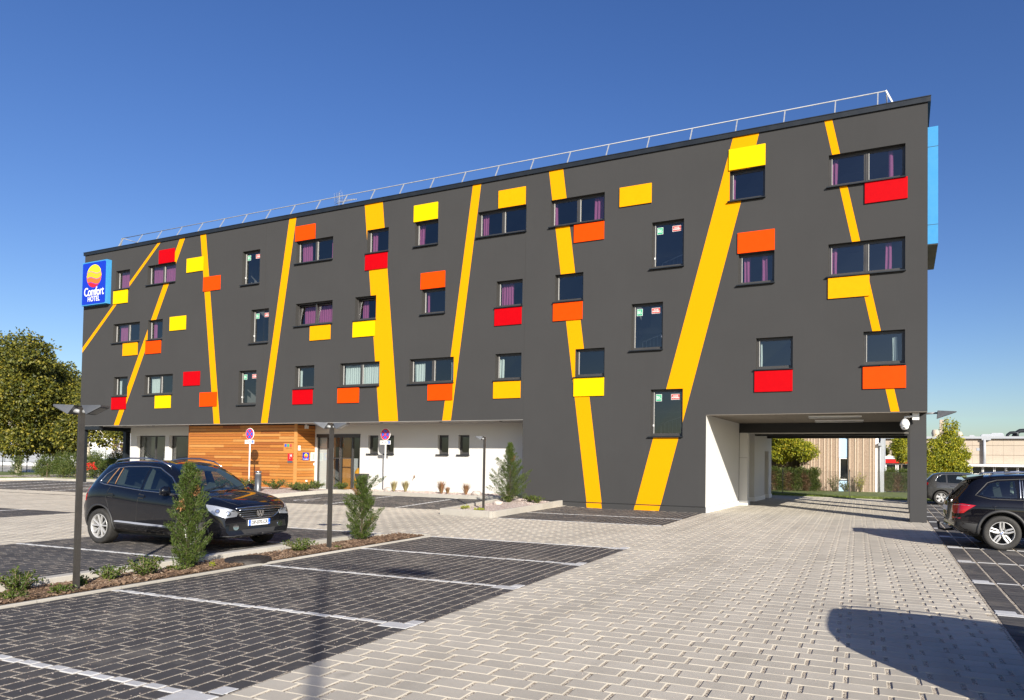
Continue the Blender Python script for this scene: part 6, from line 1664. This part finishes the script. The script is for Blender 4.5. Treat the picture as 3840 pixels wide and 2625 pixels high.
# ---- grey hatchback behind it
HB=dict(W=1.80,wb=2.61,r=.325,rim=.66,arch=.375,x0=-.78,x1=3.55,paint='car_grey',mx=1.95,mz=1.0,
 top=[(-.78,.60),(-.76,.90),(-.68,1.06),(-.5,1.25),(-.30,1.43),(0,1.50),(.6,1.53),(1.2,1.49),(1.6,1.38),(2.2,1.02),(2.6,.93),(3.1,.86),(3.4,.76),(3.55,.62)],
 belt=[(-.78,.58),(-.65,.95),(0,.98),(1.5,.94),(2.4,.88),(3.55,.55)],bot=[(-.78,.40),(-.55,.26),(0,.2),(3.0,.18),(3.55,.26)],
 plan=[(-.78,.80),(-.6,.92),(0,.99),(1,1),(2.8,.98),(3.3,.9),(3.55,.75)],roofw=[(-.78,.66),(0,.62),(1.3,.64),(2.2,.74),(3.55,.68)],
 nose_lean=lambda z:-.2*max(0,z-.5), tail_lean=lambda z:.0, nose_round=.26, tail_round=.2)
def dress_hb(c,simple_=False):
    R0=c.root
    for sg in (-1,1):
        sd=c.side(sg)
        c.patch('side_glass',[(-.20,1.08),(-.12,1.28),(.06,1.38),(.20,1.39),(.22,1.04),(-.05,1.04)],**sd,off=.003,mat='dark_glass'); c.patch('side_glass',[(.28,1.03),(.27,1.395),(.9,1.42),(.93,1.0)],**sd,off=.003,mat='dark_glass'); c.patch('side_glass',[(1.0,1.0),(.98,1.415),(1.4,1.34),(1.95,.98)],**sd,off=.003,mat='dark_glass')
        c.line('window_trim',[(-.24,1.09),(-.14,1.30),(.06,1.41),(.9,1.45),(1.4,1.37)],**sd,r=.010,mat='satin',off=.003)
        c.line('door_seam',[(.26,1.0),(.3,.75),(.42,.5)],**sd,r=.004,mat='black'); c.line('door_seam',[(.96,.98),(.96,.35)],**sd,r=.004,mat='black')
        c.patch('tail_lamp',[(-.76,.86),(-.75,1.03),(-.52,1.02),(-.56,.90)],**sd,off=.006,mat='tail_red',grid=.04)
        c.patch('headlamp',[(3.1,.60),(3.0,.74),(3.3,.70),(3.42,.6)],**sd,off=.006,mat='chrome',grid=.05)
        for hx in (.40,1.06): c.patch('door_handle',[(hx,.87),(hx,.9),(hx+.18,.895),(hx+.18,.865)],**sd,off=.025,mat=c.sp['paint'],grid=.04,skirt=.02)
        c.line('fuel_flap',[(-.12+.07*cos(k*pi/6),.84+.07*sin(k*pi/6)) for k in range(12)],**sd,r=.0035,mat='black',closed=True)
    c.patch('rear_glass',[(-.5,1.10),(-.42,1.38),(.42,1.38),(.5,1.10)],**c.back(),off=.004,mat='dark_glass',grid=.08)
    kw=dict(org=(4.4,0,2.7),ex=(0,1,0),ey=Vector((-.5,0,1)).normalized(),dr=Vector((-1,0,-.5)).normalized())
    f=lambda y,x,z:((Vector((x,y,z))-Vector(kw['org'])).dot(Vector((0,1,0))),(Vector((x,y,z))-Vector(kw['org'])).dot(kw['ey']))
    c.patch('windscreen',[f(-.46,1.45,1.42),f(.46,1.45,1.42),f(.64,2.15,1.04),f(-.64,2.15,1.04)],**kw,off=.004,mat='dark_glass',grid=.08)
    b=MB(); b.box(-.4,-.65,.19,2.9,.65,.3); b.build('underbody',M['black'],R0)
    suv_common(c)
    for wx in (0,c.sp['wb']):
        for sg in (-1,1): c.wheel(wx,sg,'s5')
c=Car(HB,'parked_car',(25.05,12.9,0),.03,'dark grey hatchback half hidden behind the black SUV at the right','car'); dress_hb(c); hb=c
# distant cars under the open corner
HW=dict(HB); HW['paint']='car_white'
p=Vector((-42.28, 13.38, 0.82)); c=Car(HW,'parked_car',(p.x,p.y,.0),-.35,'white hatchback far away beyond the left hedge','car'); dress_hb(c)
HD=dict(HB); HD['paint']='car_blue'
p=Vector((-34.36, 10.42, 0.94)); c=Car(HD,'parked_car',(p.x,p.y,.0),-.5,'dark car far away right of the white hatchback','car'); dress_hb(c)
# row seen through the car windows at the right
# ------------------------------------------------------------------ lamps
def lamp_head(b, bl, root, dirx, diry, ang):
    pass
def street_lamp(base,H,label,heads=(0,pi),rz=0,scale=1.0,w=.034):
    t=thing('street_lamp',base,label,'lamp post',rz,'dark square lamp posts in the car park')
    b=MB(); b.box(-w,-w*.75,-.15,w,w*.75,H); 
    b.box(-.012,-w*.75-.004,0,.012,-w*.75-.0005,H-.1); b.box(-w-.004,-.01,0,-w-.0005,.01,H-.1)
    b.build('pole',M['pole'],t)
    for a in heads:
        # wedge shaped lantern: flat roof, sloping belly, lens below
        hb=MB(); R=Matrix.Rotation(a,4,'Z'); L=.46*scale; Wd=.20*scale; x0=w+.03
        v=[(x0,-Wd,H-.13),(x0,Wd,H-.13),(x0+L,Wd*.95,H+.015),(x0+L,-Wd*.95,H+.015),(x0+.02,-Wd*.95,H-.015),(x0+.02,Wd*.95,H-.015),(x0+L*.97,Wd*.9,H+.03),(x0+L*.97,-Wd*.9,H+.03)]
        v=[(x0+.05,-Wd,H-.10),(x0+.05,Wd,H-.10),(x0+L,Wd,H+.0),(x0+L,-Wd,H+.0),(x0-.02,-Wd*.8,H+.02),(x0-.02,Wd*.8,H+.02),(x0+L,Wd,H+.025),(x0+L,-Wd,H+.025)]
        hb.add([R@Vector(p) for p in v],[(0,1,2,3),(4,7,6,5),(0,4,5,1),(3,2,6,7),(0,3,7,4),(1,5,6,2)])
        h=hb.build('lantern',M['lamp_grey'],t)
        lb=MB(); d=Vector((x0+L,0,H))-Vector((x0+.05,0,H-.10)); n=Vector((d.z,0,-d.x)).normalized(); c=Vector((x0+.05,0,H-.10))
        q=[c+d*f+Vector((0,s*Wd*.78,0))+n*.003 for f,s in ((.12,-1),(.9,-1),(.9,1),(.12,1))]
        lb.add([R@p for p in q],[(0,1,2,3)]); lb.build('lens',M['lamp_glass'],h,fix=False)
        kb_=MB(); kb_.tube([R@Vector((w*.5,0,H-.06)),R@Vector((x0+.03,0,H-.05))],.03,8); kb_.build('arm',M['galv'],t)
    return t
street_lamp((13.65,-19.13,.0),2.42,'foreground double headed lamp post left of the tall juniper, nearest the camera',(pi*.0+.5,pi+.5),0,.50,.034)
street_lamp((13.34,-14.42,.0),2.46,'middle double headed lamp post between the two junipers of the mulch strip',(.45,pi+.45),0,.54,.036)
p3=(10.62,-4.75,.15)
street_lamp(p3,2.42,'single headed lamp post in the gravel planter by the corner of the grey wall',(pi+.35,),0,.50,.034)
# tall lamp behind the photographer: only its soft shadow falls into the picture
t=thing('street_lamp',(31.0,-32.5,0),'tall curved street lamp standing behind the camera','lamp post')
b=MB(); b.tube([(0,0,-.2),(0,0,9.9),(.25,0,10.25),(1.5,0,10.3)],[.06,.045,.04,.03],10); b.build('pole',M['pole'],t)
b=MB(); b.box(1.4,-.16,10.23,2.2,.16,10.37); b.build('lantern',M['lamp_grey'],t)

# right hand lamp head beyond the corner
t=thing('wall_lantern',(24.35,4.0,0),'wedge shaped lantern sticking out beyond the right corner of the hotel','lantern')
b=MB(); 
v=[(.22,-.2,3.55),(.22,.2,3.55),(.85,.2,3.78),(.85,-.2,3.78),(.24,-.18,3.84),(.24,.18,3.84),(.85,.2,3.8),(.85,-.2,3.8)]
b.add(v,[(0,1,2,3),(4,7,6,5),(0,4,5,1),(3,2,6,7),(0,3,7,4),(1,5,6,2)]); b.build('lantern_body',M['lamp_grey'],t)
b=MB(); b.tube([(-.2,0,3.74),(.28,0,3.76)],.035,8); b.build('arm',M['galv'],t)

# ------------------------------------------------------------------ no parking signs
def wheelchair(b, cx, cz, s, y, mi):
    for k in range(12):
        a0=radians(105+k*21); a1=radians(105+(k+1)*21)
        b.quad(*[(cx-.02*s+r*s*cos(a),y,cz-.12*s+r*s*sin(a)) for r,a in ((.2,a0),(.28,a0),(.28,a1),(.2,a1))],mi)
    b.box(cx-.1*s,y,cz-.05*s,cx-.02*s,y+.001,cz+.26*s,mi); b.lathe([(0,0),(.07*s,0)],10,(cx-.06*s,y,cz+.36*s),'y',mi)
    b.quad((cx-.02*s,y,cz+.04*s),(cx-.02*s,y,cz-.04*s),(cx+.24*s,y,cz-.3*s),(cx+.3*s,y,cz-.25*s),mi)
def no_parking(base,label):
    t=thing('no_parking_sign',base,label,'sign',0,'no parking signs for the accessible bays')
    b=MB(); b.tube([(0,.03,-.1),(0,.03,2.95)],.032,10); b.build('post',M['white_paint'],t)
    b=MB(); b.lathe([(0,.02),(.28,.02),(.285,.012),(.28,0),(.262,-.002)],40,(0,0,2.72),'y'); d=b.build('disc_rim',M['white_paint'],t)
    b=MB(); b.lathe([(0,-.001),(.262,-.001)],40,(0,0,2.72),'y'); 
    b.build('red_disc',M['sign_red'],d,fix=False)
    b=MB(); R0=.205
    for k in range(4):
        a0=radians(45+10+90*k); a1=radians(45+80+90*k); off=.03; pts=[(off*1.42*cos((a0+a1)/2),off*1.42*sin((a0+a1)/2))]+[(R0*cos(a0+(a1-a0)*i/8),R0*sin(a0+(a1-a0)*i/8)) for i in range(9)]
        b.poly([(x,-.004,2.72+z) for x,z in pts])
    b.build('blue_field',M['sign_blue'],d,fix=False)
    b=MB(); b.box(-.31,-.006,2.25,.31,.006,2.43); pl=b.build('plate',M['white_paint'],t)
    lettering('SAUF',.155,M['black'],pl,(-.10,-.008,2.34),extrude=.001,bold=.002,spacing=1.15,sx=.95)
    b=MB(); b.box(.14,-.009,2.27,.28,-.0065,2.41,0); wheelchair(b,.205,2.335,.16,-.011,1); b.build('wheelchair_symbol',[M['sign_blue'],M['white_paint']],pl,fix=False)
    return t
no_parking((1.63,.79,.2),'no parking disc with SAUF plate in front of the white wall right of the doors')
dS=33.4; P=Vector((-5.10, -1.01, 2.44))
no_parking((P.x,P.y,gz(P.x,P.y)),'no parking disc with SAUF plate in front of the timber wall')
b=MB(); t=thing('light_bollard',(-3.47,-1.84,.14),'grey cylindrical light bollard in front of the timber wall','bollard')
b=MB(); b.lathe([(.14,0),(.14,.86),(.0,.86)],24); b.build('post',M['lamp_grey'],t)
b=MB(); b.lathe([(.11,.86),(.11,.93)],20); b.build('lens',M['lamp_glass'],t)
b=MB(); b.lathe([(0,.93),(.145,.93),(.145,.985),(.13,1.0),(0,1.0)],24); b.build('cap',M['satin'],t)

# ------------------------------------------------------------------ wire fence behind the passage
def chain_fence(name,A,B,H,label,posts,pitch=.09,mat='wire',z0=0):
    A=Vector(A); B=Vector(B); D=(B-A); L=D.length; d=D/L
    t=thing(name,(A.x,A.y,z0),label,'fence')
    for u in posts:
        b=MB(); p=d*u; b.tube([(p.x,p.y,-.1),(p.x,p.y,H+.1)],.024,6); b.build('post',M['wire'],t)
    b=MB(); w=.0024; n=Vector((-d.y,d.x,0))
    k=-H
    while k<L:
        for sg in (1,-1):
            # a wire rising at 45 degrees, clipped to the panel
            u0,u1=(k,k+H) if sg>0 else (k+H,k)
            a=(u0,0.0);c=(u1,H); lo,hi=max(0,min(u0,u1)),min(L,max(u0,u1))
            if hi<=lo: continue
            f=lambda u:(u-a[0])/(c[0]-a[0])*H
            p=Vector((d.x*lo,d.y*lo,f(lo))); q=Vector((d.x*hi,d.y*hi,f(hi))); s=Vector((0,0,w)); s2=Vector((d.x*w,d.y*w,0))
            e=(s-s2*sg)*.7
            b.add([p-e,q-e,q+e,p+e],[(0,1,2,3)])
        k+=pitch*1.42
    for z in (.03,H*.5,H-.02): b.add([(0,0,z-w),(d.x*L,d.y*L,z-w),(d.x*L,d.y*L,z+w),(0,0,z+w)],[(0,1,2,3)])
    o=b.build('wire_mesh',M['wire'],t,fix=False); o['kind']='stuff'
    return t
chain_fence('wire_fence',(14.6,17.9),(40,12.7),1.42,'diamond mesh wire fence on thin posts behind the passage',[2.5,6.3,9.4,12.6,16,20,24],.075,z0=.02)
# ------------------------------------------------------------------ ribbed building behind the passage
Y0=25.4; t=thing('ribbed_building',(0,0,0),'low building of ribbed pinkish concrete with pale blue window strip seen through the passage','building')
random.seed(4)
def ribwall(x0,x1,y,z1,par):
    b=MB(); b.box(x0,y,-.2,x1,y+.3,z1); o=b.build('exposed_wall',M['exposed'],par)
    x=x0+.06; ribs=[]
    while x<x1-.05:
        b=MB(); b.box(x,y-.03,0,x+.05,y-.001,z1-.02); b.build('rib',M['exposed_rib'],o)
        x+=random.choice([.16,.22,.34,.42])
    b=MB(); b.box(x0-.02,y-.05,z1,x1+.02,y+.32,z1+.05); b.build('coping',M['grey_clad'],o)
ribwall(12.5,16.9,Y0+.9,3.66,t); ribwall(16.95,19.52,Y0,3.66,t); ribwall(20.13,21.78,Y0,3.66,t)
b=MB(); b.box(19.52,Y0+.12,2.3,20.13,Y0+.3,3.9); b.box(12.5,Y0+.3,3.7,22.0,Y0+.6,4.3); b.box(21.80,Y0+.35,3.62,22.0,Y0+5,4.2); b.build('blue_board',M['pale_blue'],t)
b=MB(); b.box(19.52,Y0+.1,.0,20.13,Y0+.3,.72); b.build('blue_board',M['pale_blue'],t)
b=MB(); frame_bars(b,19.54,20.12,.78,2.28,Y0+.12,.07,.1); w_=b.build('window',M['white_paint'],t)
b=MB(); b.box(19.6,Y0+.16,.84,20.06,Y0+.2,2.2); b.build('pane',M['dark_glass'],w_)
b=MB(); b.box(21.79,Y0+.3,-.1,21.98,Y0+6,3.6); 
b.build('side_wall',M['white_wall'],t)
b=MB(); b.tube([(22.08,Y0+.2,0),(22.08,Y0+.2,3.2)],.045,8); b.box(21.98,Y0+.05,3.1,22.2,Y0+.35,3.3); b.build('rain_pipe',M['grey_clad'],t)
b=MB(); b.box(22.12,Y0+.4,-.1,22.32,Y0+5,3.9); b.build('grey_annex',M['grey_clad'],t)
b=MB(); b.box(12.5,Y0+1.2,0,21.9,Y0+9,3.6); b.build('core',M['grey_clad'],t)
# ------------------------------------------------------------------ long beige building at the right
def beige(x,z): return None
Yb=60; t=thing('beige_factory',(0,0,0),'long low beige panel building with roof vents behind the cars at the right','building')
z0,z1=2.13,5.05
xs_=[15+.95*k for k in range(46)]
for i in range(len(xs_)-1):
    for a,c in ((2.13,3.03),(3.06,4.05),(4.08,4.70)):
        b=MB(); b.box(xs_[i]+.006,Yb+random.uniform(-.004,.004),a+.002,xs_[i+1]-.006,Yb+.1,c-.002); b.build('panel',M['beige'],t)
b=MB(); b.box(15,Yb+.06,0,58,Yb+14,4.75); b.build('core',M['beige'],t)
b=MB(); b.box(14.9,Yb-.35,4.78,58,Yb+14,5.02); b.build('eaves',M['grey_clad'],t)
b=MB(); b.box(14.9,Yb-.8,1.85,58,Yb-.02,2.08); b.build('canopy_band',M['white_wall'],t)
b=MB(); b.box(15,Yb-.2,-.1,58,Yb-.05,1.0); b.build('dark_plinth',M['grey_clad'],t)
for k in range(26):
    x=27+k*1.05; b=MB(); frame_bars(b,x,x+.98,1.02,1.84,Yb-.2,.06,.08); w_=b.build('window',M['white_paint'],t); b=MB(); b.box(x+.06,Yb-.16,1.08,x+.92,Yb-.14,1.78); b.build('pane',M['dark_glass'],w_)
b=MB(); b.tube([(31.3,Yb-.25,2.1),(31.3,Yb-.25,4.7)],.14,8); b.box(31.05,Yb-.35,4.62,31.9,Yb-.1,4.78); b.build('rain_pipe',M['grey_clad'],t)
b=MB(); b.box(30.6,Yb-.02,3.5,30.9,Yb-.001,3.8); b.build('wall_grille',M['grey_clad'],t)
# lower red fronted wing
b=MB(); b.box(20.5,52,-.1,27.5,58,3.9); b.build('wing',M['beige'],t)
b=MB(); b.box(20.4,51.6,2.05,27.6,51.98,2.45,0); b.build('red_fascia',M['red_sheet'],t)
b=MB(); b.box(20.4,51.5,2.46,27.6,51.99,2.75); b.build('white_fascia',M['white_wall'],t)
for k in range(6):
    x=20.8+k*1.1; b=MB(); frame_bars(b,x,x+1.0,.3,2.0,51.9,.09,.08); w_=b.build('window',M['white_paint'],t); b=MB(); b.box(x+.1,51.94,.4,x+.9,51.97,1.9); b.build('pane',M['dark_glass'],w_)
def roofvent(px,py,w,h,label,kind):
    t=thing('roof_vent',(px,py,5.02),label,'roof vent',group='vents on the beige building'); b=MB(); W=w/2; Hh=h
    if kind=='mush': b.lathe([(W*.75,0),(W,Hh*.45),(W,Hh*.6),(W*.75,Hh),(0,Hh)],16)
    elif kind=='box': b.add([(-W,-W*.6,0),(W,-W*.6,0),(W,W*.6,0),(-W,W*.6,0),(-W*.95,-W*.6,Hh*.7),(W*.95,-W*.6,Hh*.7),(W*.95,W*.6,Hh*.7),(-W*.95,W*.6,Hh*.7),(-W*.7,-W*.5,Hh),(W*.7,-W*.5,Hh),(W*.7,W*.5,Hh),(-W*.7,W*.5,Hh)],[(0,1,5,4),(1,2,6,5),(2,3,7,6),(3,0,4,7),(4,5,9,8),(5,6,10,9),(6,7,11,10),(7,4,8,11),(8,9,10,11)])
    elif kind=='stack': b.box(-W,-W,0,W,W,Hh)
    elif kind=='duct': b.tube([(-W,0,0),(-W*.8,0,Hh*.6),(-W*.3,0,Hh*.95),(W*.4,0,Hh),(W,0,Hh*.9),(W*1.05,0,0)],Hh*.28,10)
    b.build('vent_body',M[{'mush':'beige','box':'grey_clad','stack':'beige','duct':'duct'}[kind]],t); return t
roofvent(26.70,60.54,0.76,0.76,'round beige mushroom vent left of the tree top','mush'); roofvent(27.34,60.83,0.41,1.87,'beige chimney stack behind the tree top','stack'); roofvent(29.03,61.61,0.76,0.58,'pale round vent right of the tree','mush')
roofvent(30.33,62.21,0.53,0.23,'small flat roof hatch','box'); roofvent(31.76,62.87,1.05,0.35,'low grey roof vent','box'); roofvent(32.82,63.36,1.34,0.50,'wide grey domed roof vent','box')
roofvent(34.33,64.06,0.99,0.58,'smaller dark curved duct','duct'); roofvent(35.39,64.55,1.75,0.82,'large dark curved duct at the right edge','duct')
# ------------------------------------------------------------------ left background
t=thing('white_warehouse',(0,0,0),'white industrial hall far behind the plane trees','building')
A=Vector((-104.13, 32.17, 1.70)); B=Vector((-78.54, 36.27, 1.97)); A.z=0;B.z=0; D=(B-A); n_=Vector((-D.y,D.x,0)).normalized()
b=MB(); b.obox(A+D*.5+n_*8+Vector((0,0,3.3)),D*.5,n_*8,(0,0,3.3)); b.build('hall',M['white_wall'],t)
for k in range(5):
    c=A+D*(.06+.13*k)-n_*.06; b=MB(); b.obox(c+Vector((0,0,1.6)),D.normalized()*1.8,n_*.05,(0,0,1.1)); b.build('dark_opening',M['grey_clad'],t)
t=thing('grey_warehouse',(0,0,0),'grey industrial hall with a red sign seen under the open corner of the hotel','building')
A=Vector((-101.63, 49.84, 2.00)); B=Vector((-94.73, 53.03, 2.11)); A.z=0;B.z=0; D=(B-A); n_=Vector((-D.y,D.x,0)).normalized()
b=MB(); b.obox(A+D*.5+n_*6+Vector((0,0,3.6)),D*.5,n_*6,(0,0,3.6)); b.build('hall',M['grey_clad'],t)
b=MB(); b.obox(A+D*.18-n_*.3+Vector((0,0,4.0)),D.normalized()*2.0,n_*.2,(0,0,.02)); b.build('sign_rail',M['grey_clad'],t)
o=lettering('FALI',2.2,M['sign_red'],t,tuple(A+D*.12-n_*.4+Vector((0,0,3.9))),rot=(pi/2,0,atan2(D.y,D.x)),extrude=.05,bold=.02)
b=MB(); b.obox(A+D*.5-n_*6+Vector((0,0,1.3)),D*.5,n_*1,(0,0,1.2)); b.build('low_hall',M['white_wall'],t)
t=thing('hoarding_bush',(-79.57,37.99,0),'orange brown tree by the grey hall','tree'); 
lf=MB(); r=random.Random(2)
for _ in range(700): d=rv(r); leaf_faces(lf,Vector((d.x*1.3,d.y*1.3,2.2+d.z*1.6))*1.0,.4,.3,rv(r),rv(r))
lf.build('crown',M['leaf_hedge_brown'],t,fix=False); b=MB(); b.tube([(0,0,0),(0,0,2)],.1,6); b.build('trunk',M['bark'],t)
# green mesh fence at the left
def mesh_fence(A,B,H,label,step,z0,sp):
    A=Vector((A[0],A[1],z0)); B=Vector((B[0],B[1],z0)); D=B-A; L=D.length; d=D/L; t=thing('mesh_fence',tuple(A),label,'fence',group='wire mesh fences at the left')
    n=int(L/step)
    for k in range(n+1):
        b=MB(); p=d*(L*k/n); b.tube([(p.x,p.y,-.1),(p.x,p.y,H),(p.x-.0,p.y-.18,H+.3)],.035,5); b.build('post',M['wire'],t)
    b=MB()
    k=0
    while k<L: 
        p=d*k; b.box(p.x-.006,p.y-.006,0,p.x+.006,p.y+.006,H-.05); k+=sp
    for z in [H*.15*j for j in range(7)]: b.add([(0,0,z),(D.x,D.y,z),(D.x,D.y,z+.015),(0,0,z+.015)],[(0,1,2,3)])
    o=b.build('wire_mesh',M['wire_green'],t,fix=False); o['kind']='stuff'
a=Vector((-56.30, 11.32, 0.48)); c=Vector((-36.91, 13.65, 0.79)); mesh_fence(a,c,2.3,'tall grey green mesh fence behind the far left hedge',3.0,.0,.16)
# pale paved yard behind
b=MB(); P=[Vector((-56.23, 6.91, 1.67)),Vector((-35.66, 14.20, 1.96)),Vector((-114.42, 65.97, 2.16)),Vector((-156.41, 46.59, 1.51))]; b.poly([(p.x,p.y,-.02) for p in P]); o=b.build('far_yard',M['kerb'],None,fix=False); o['kind']='structure'
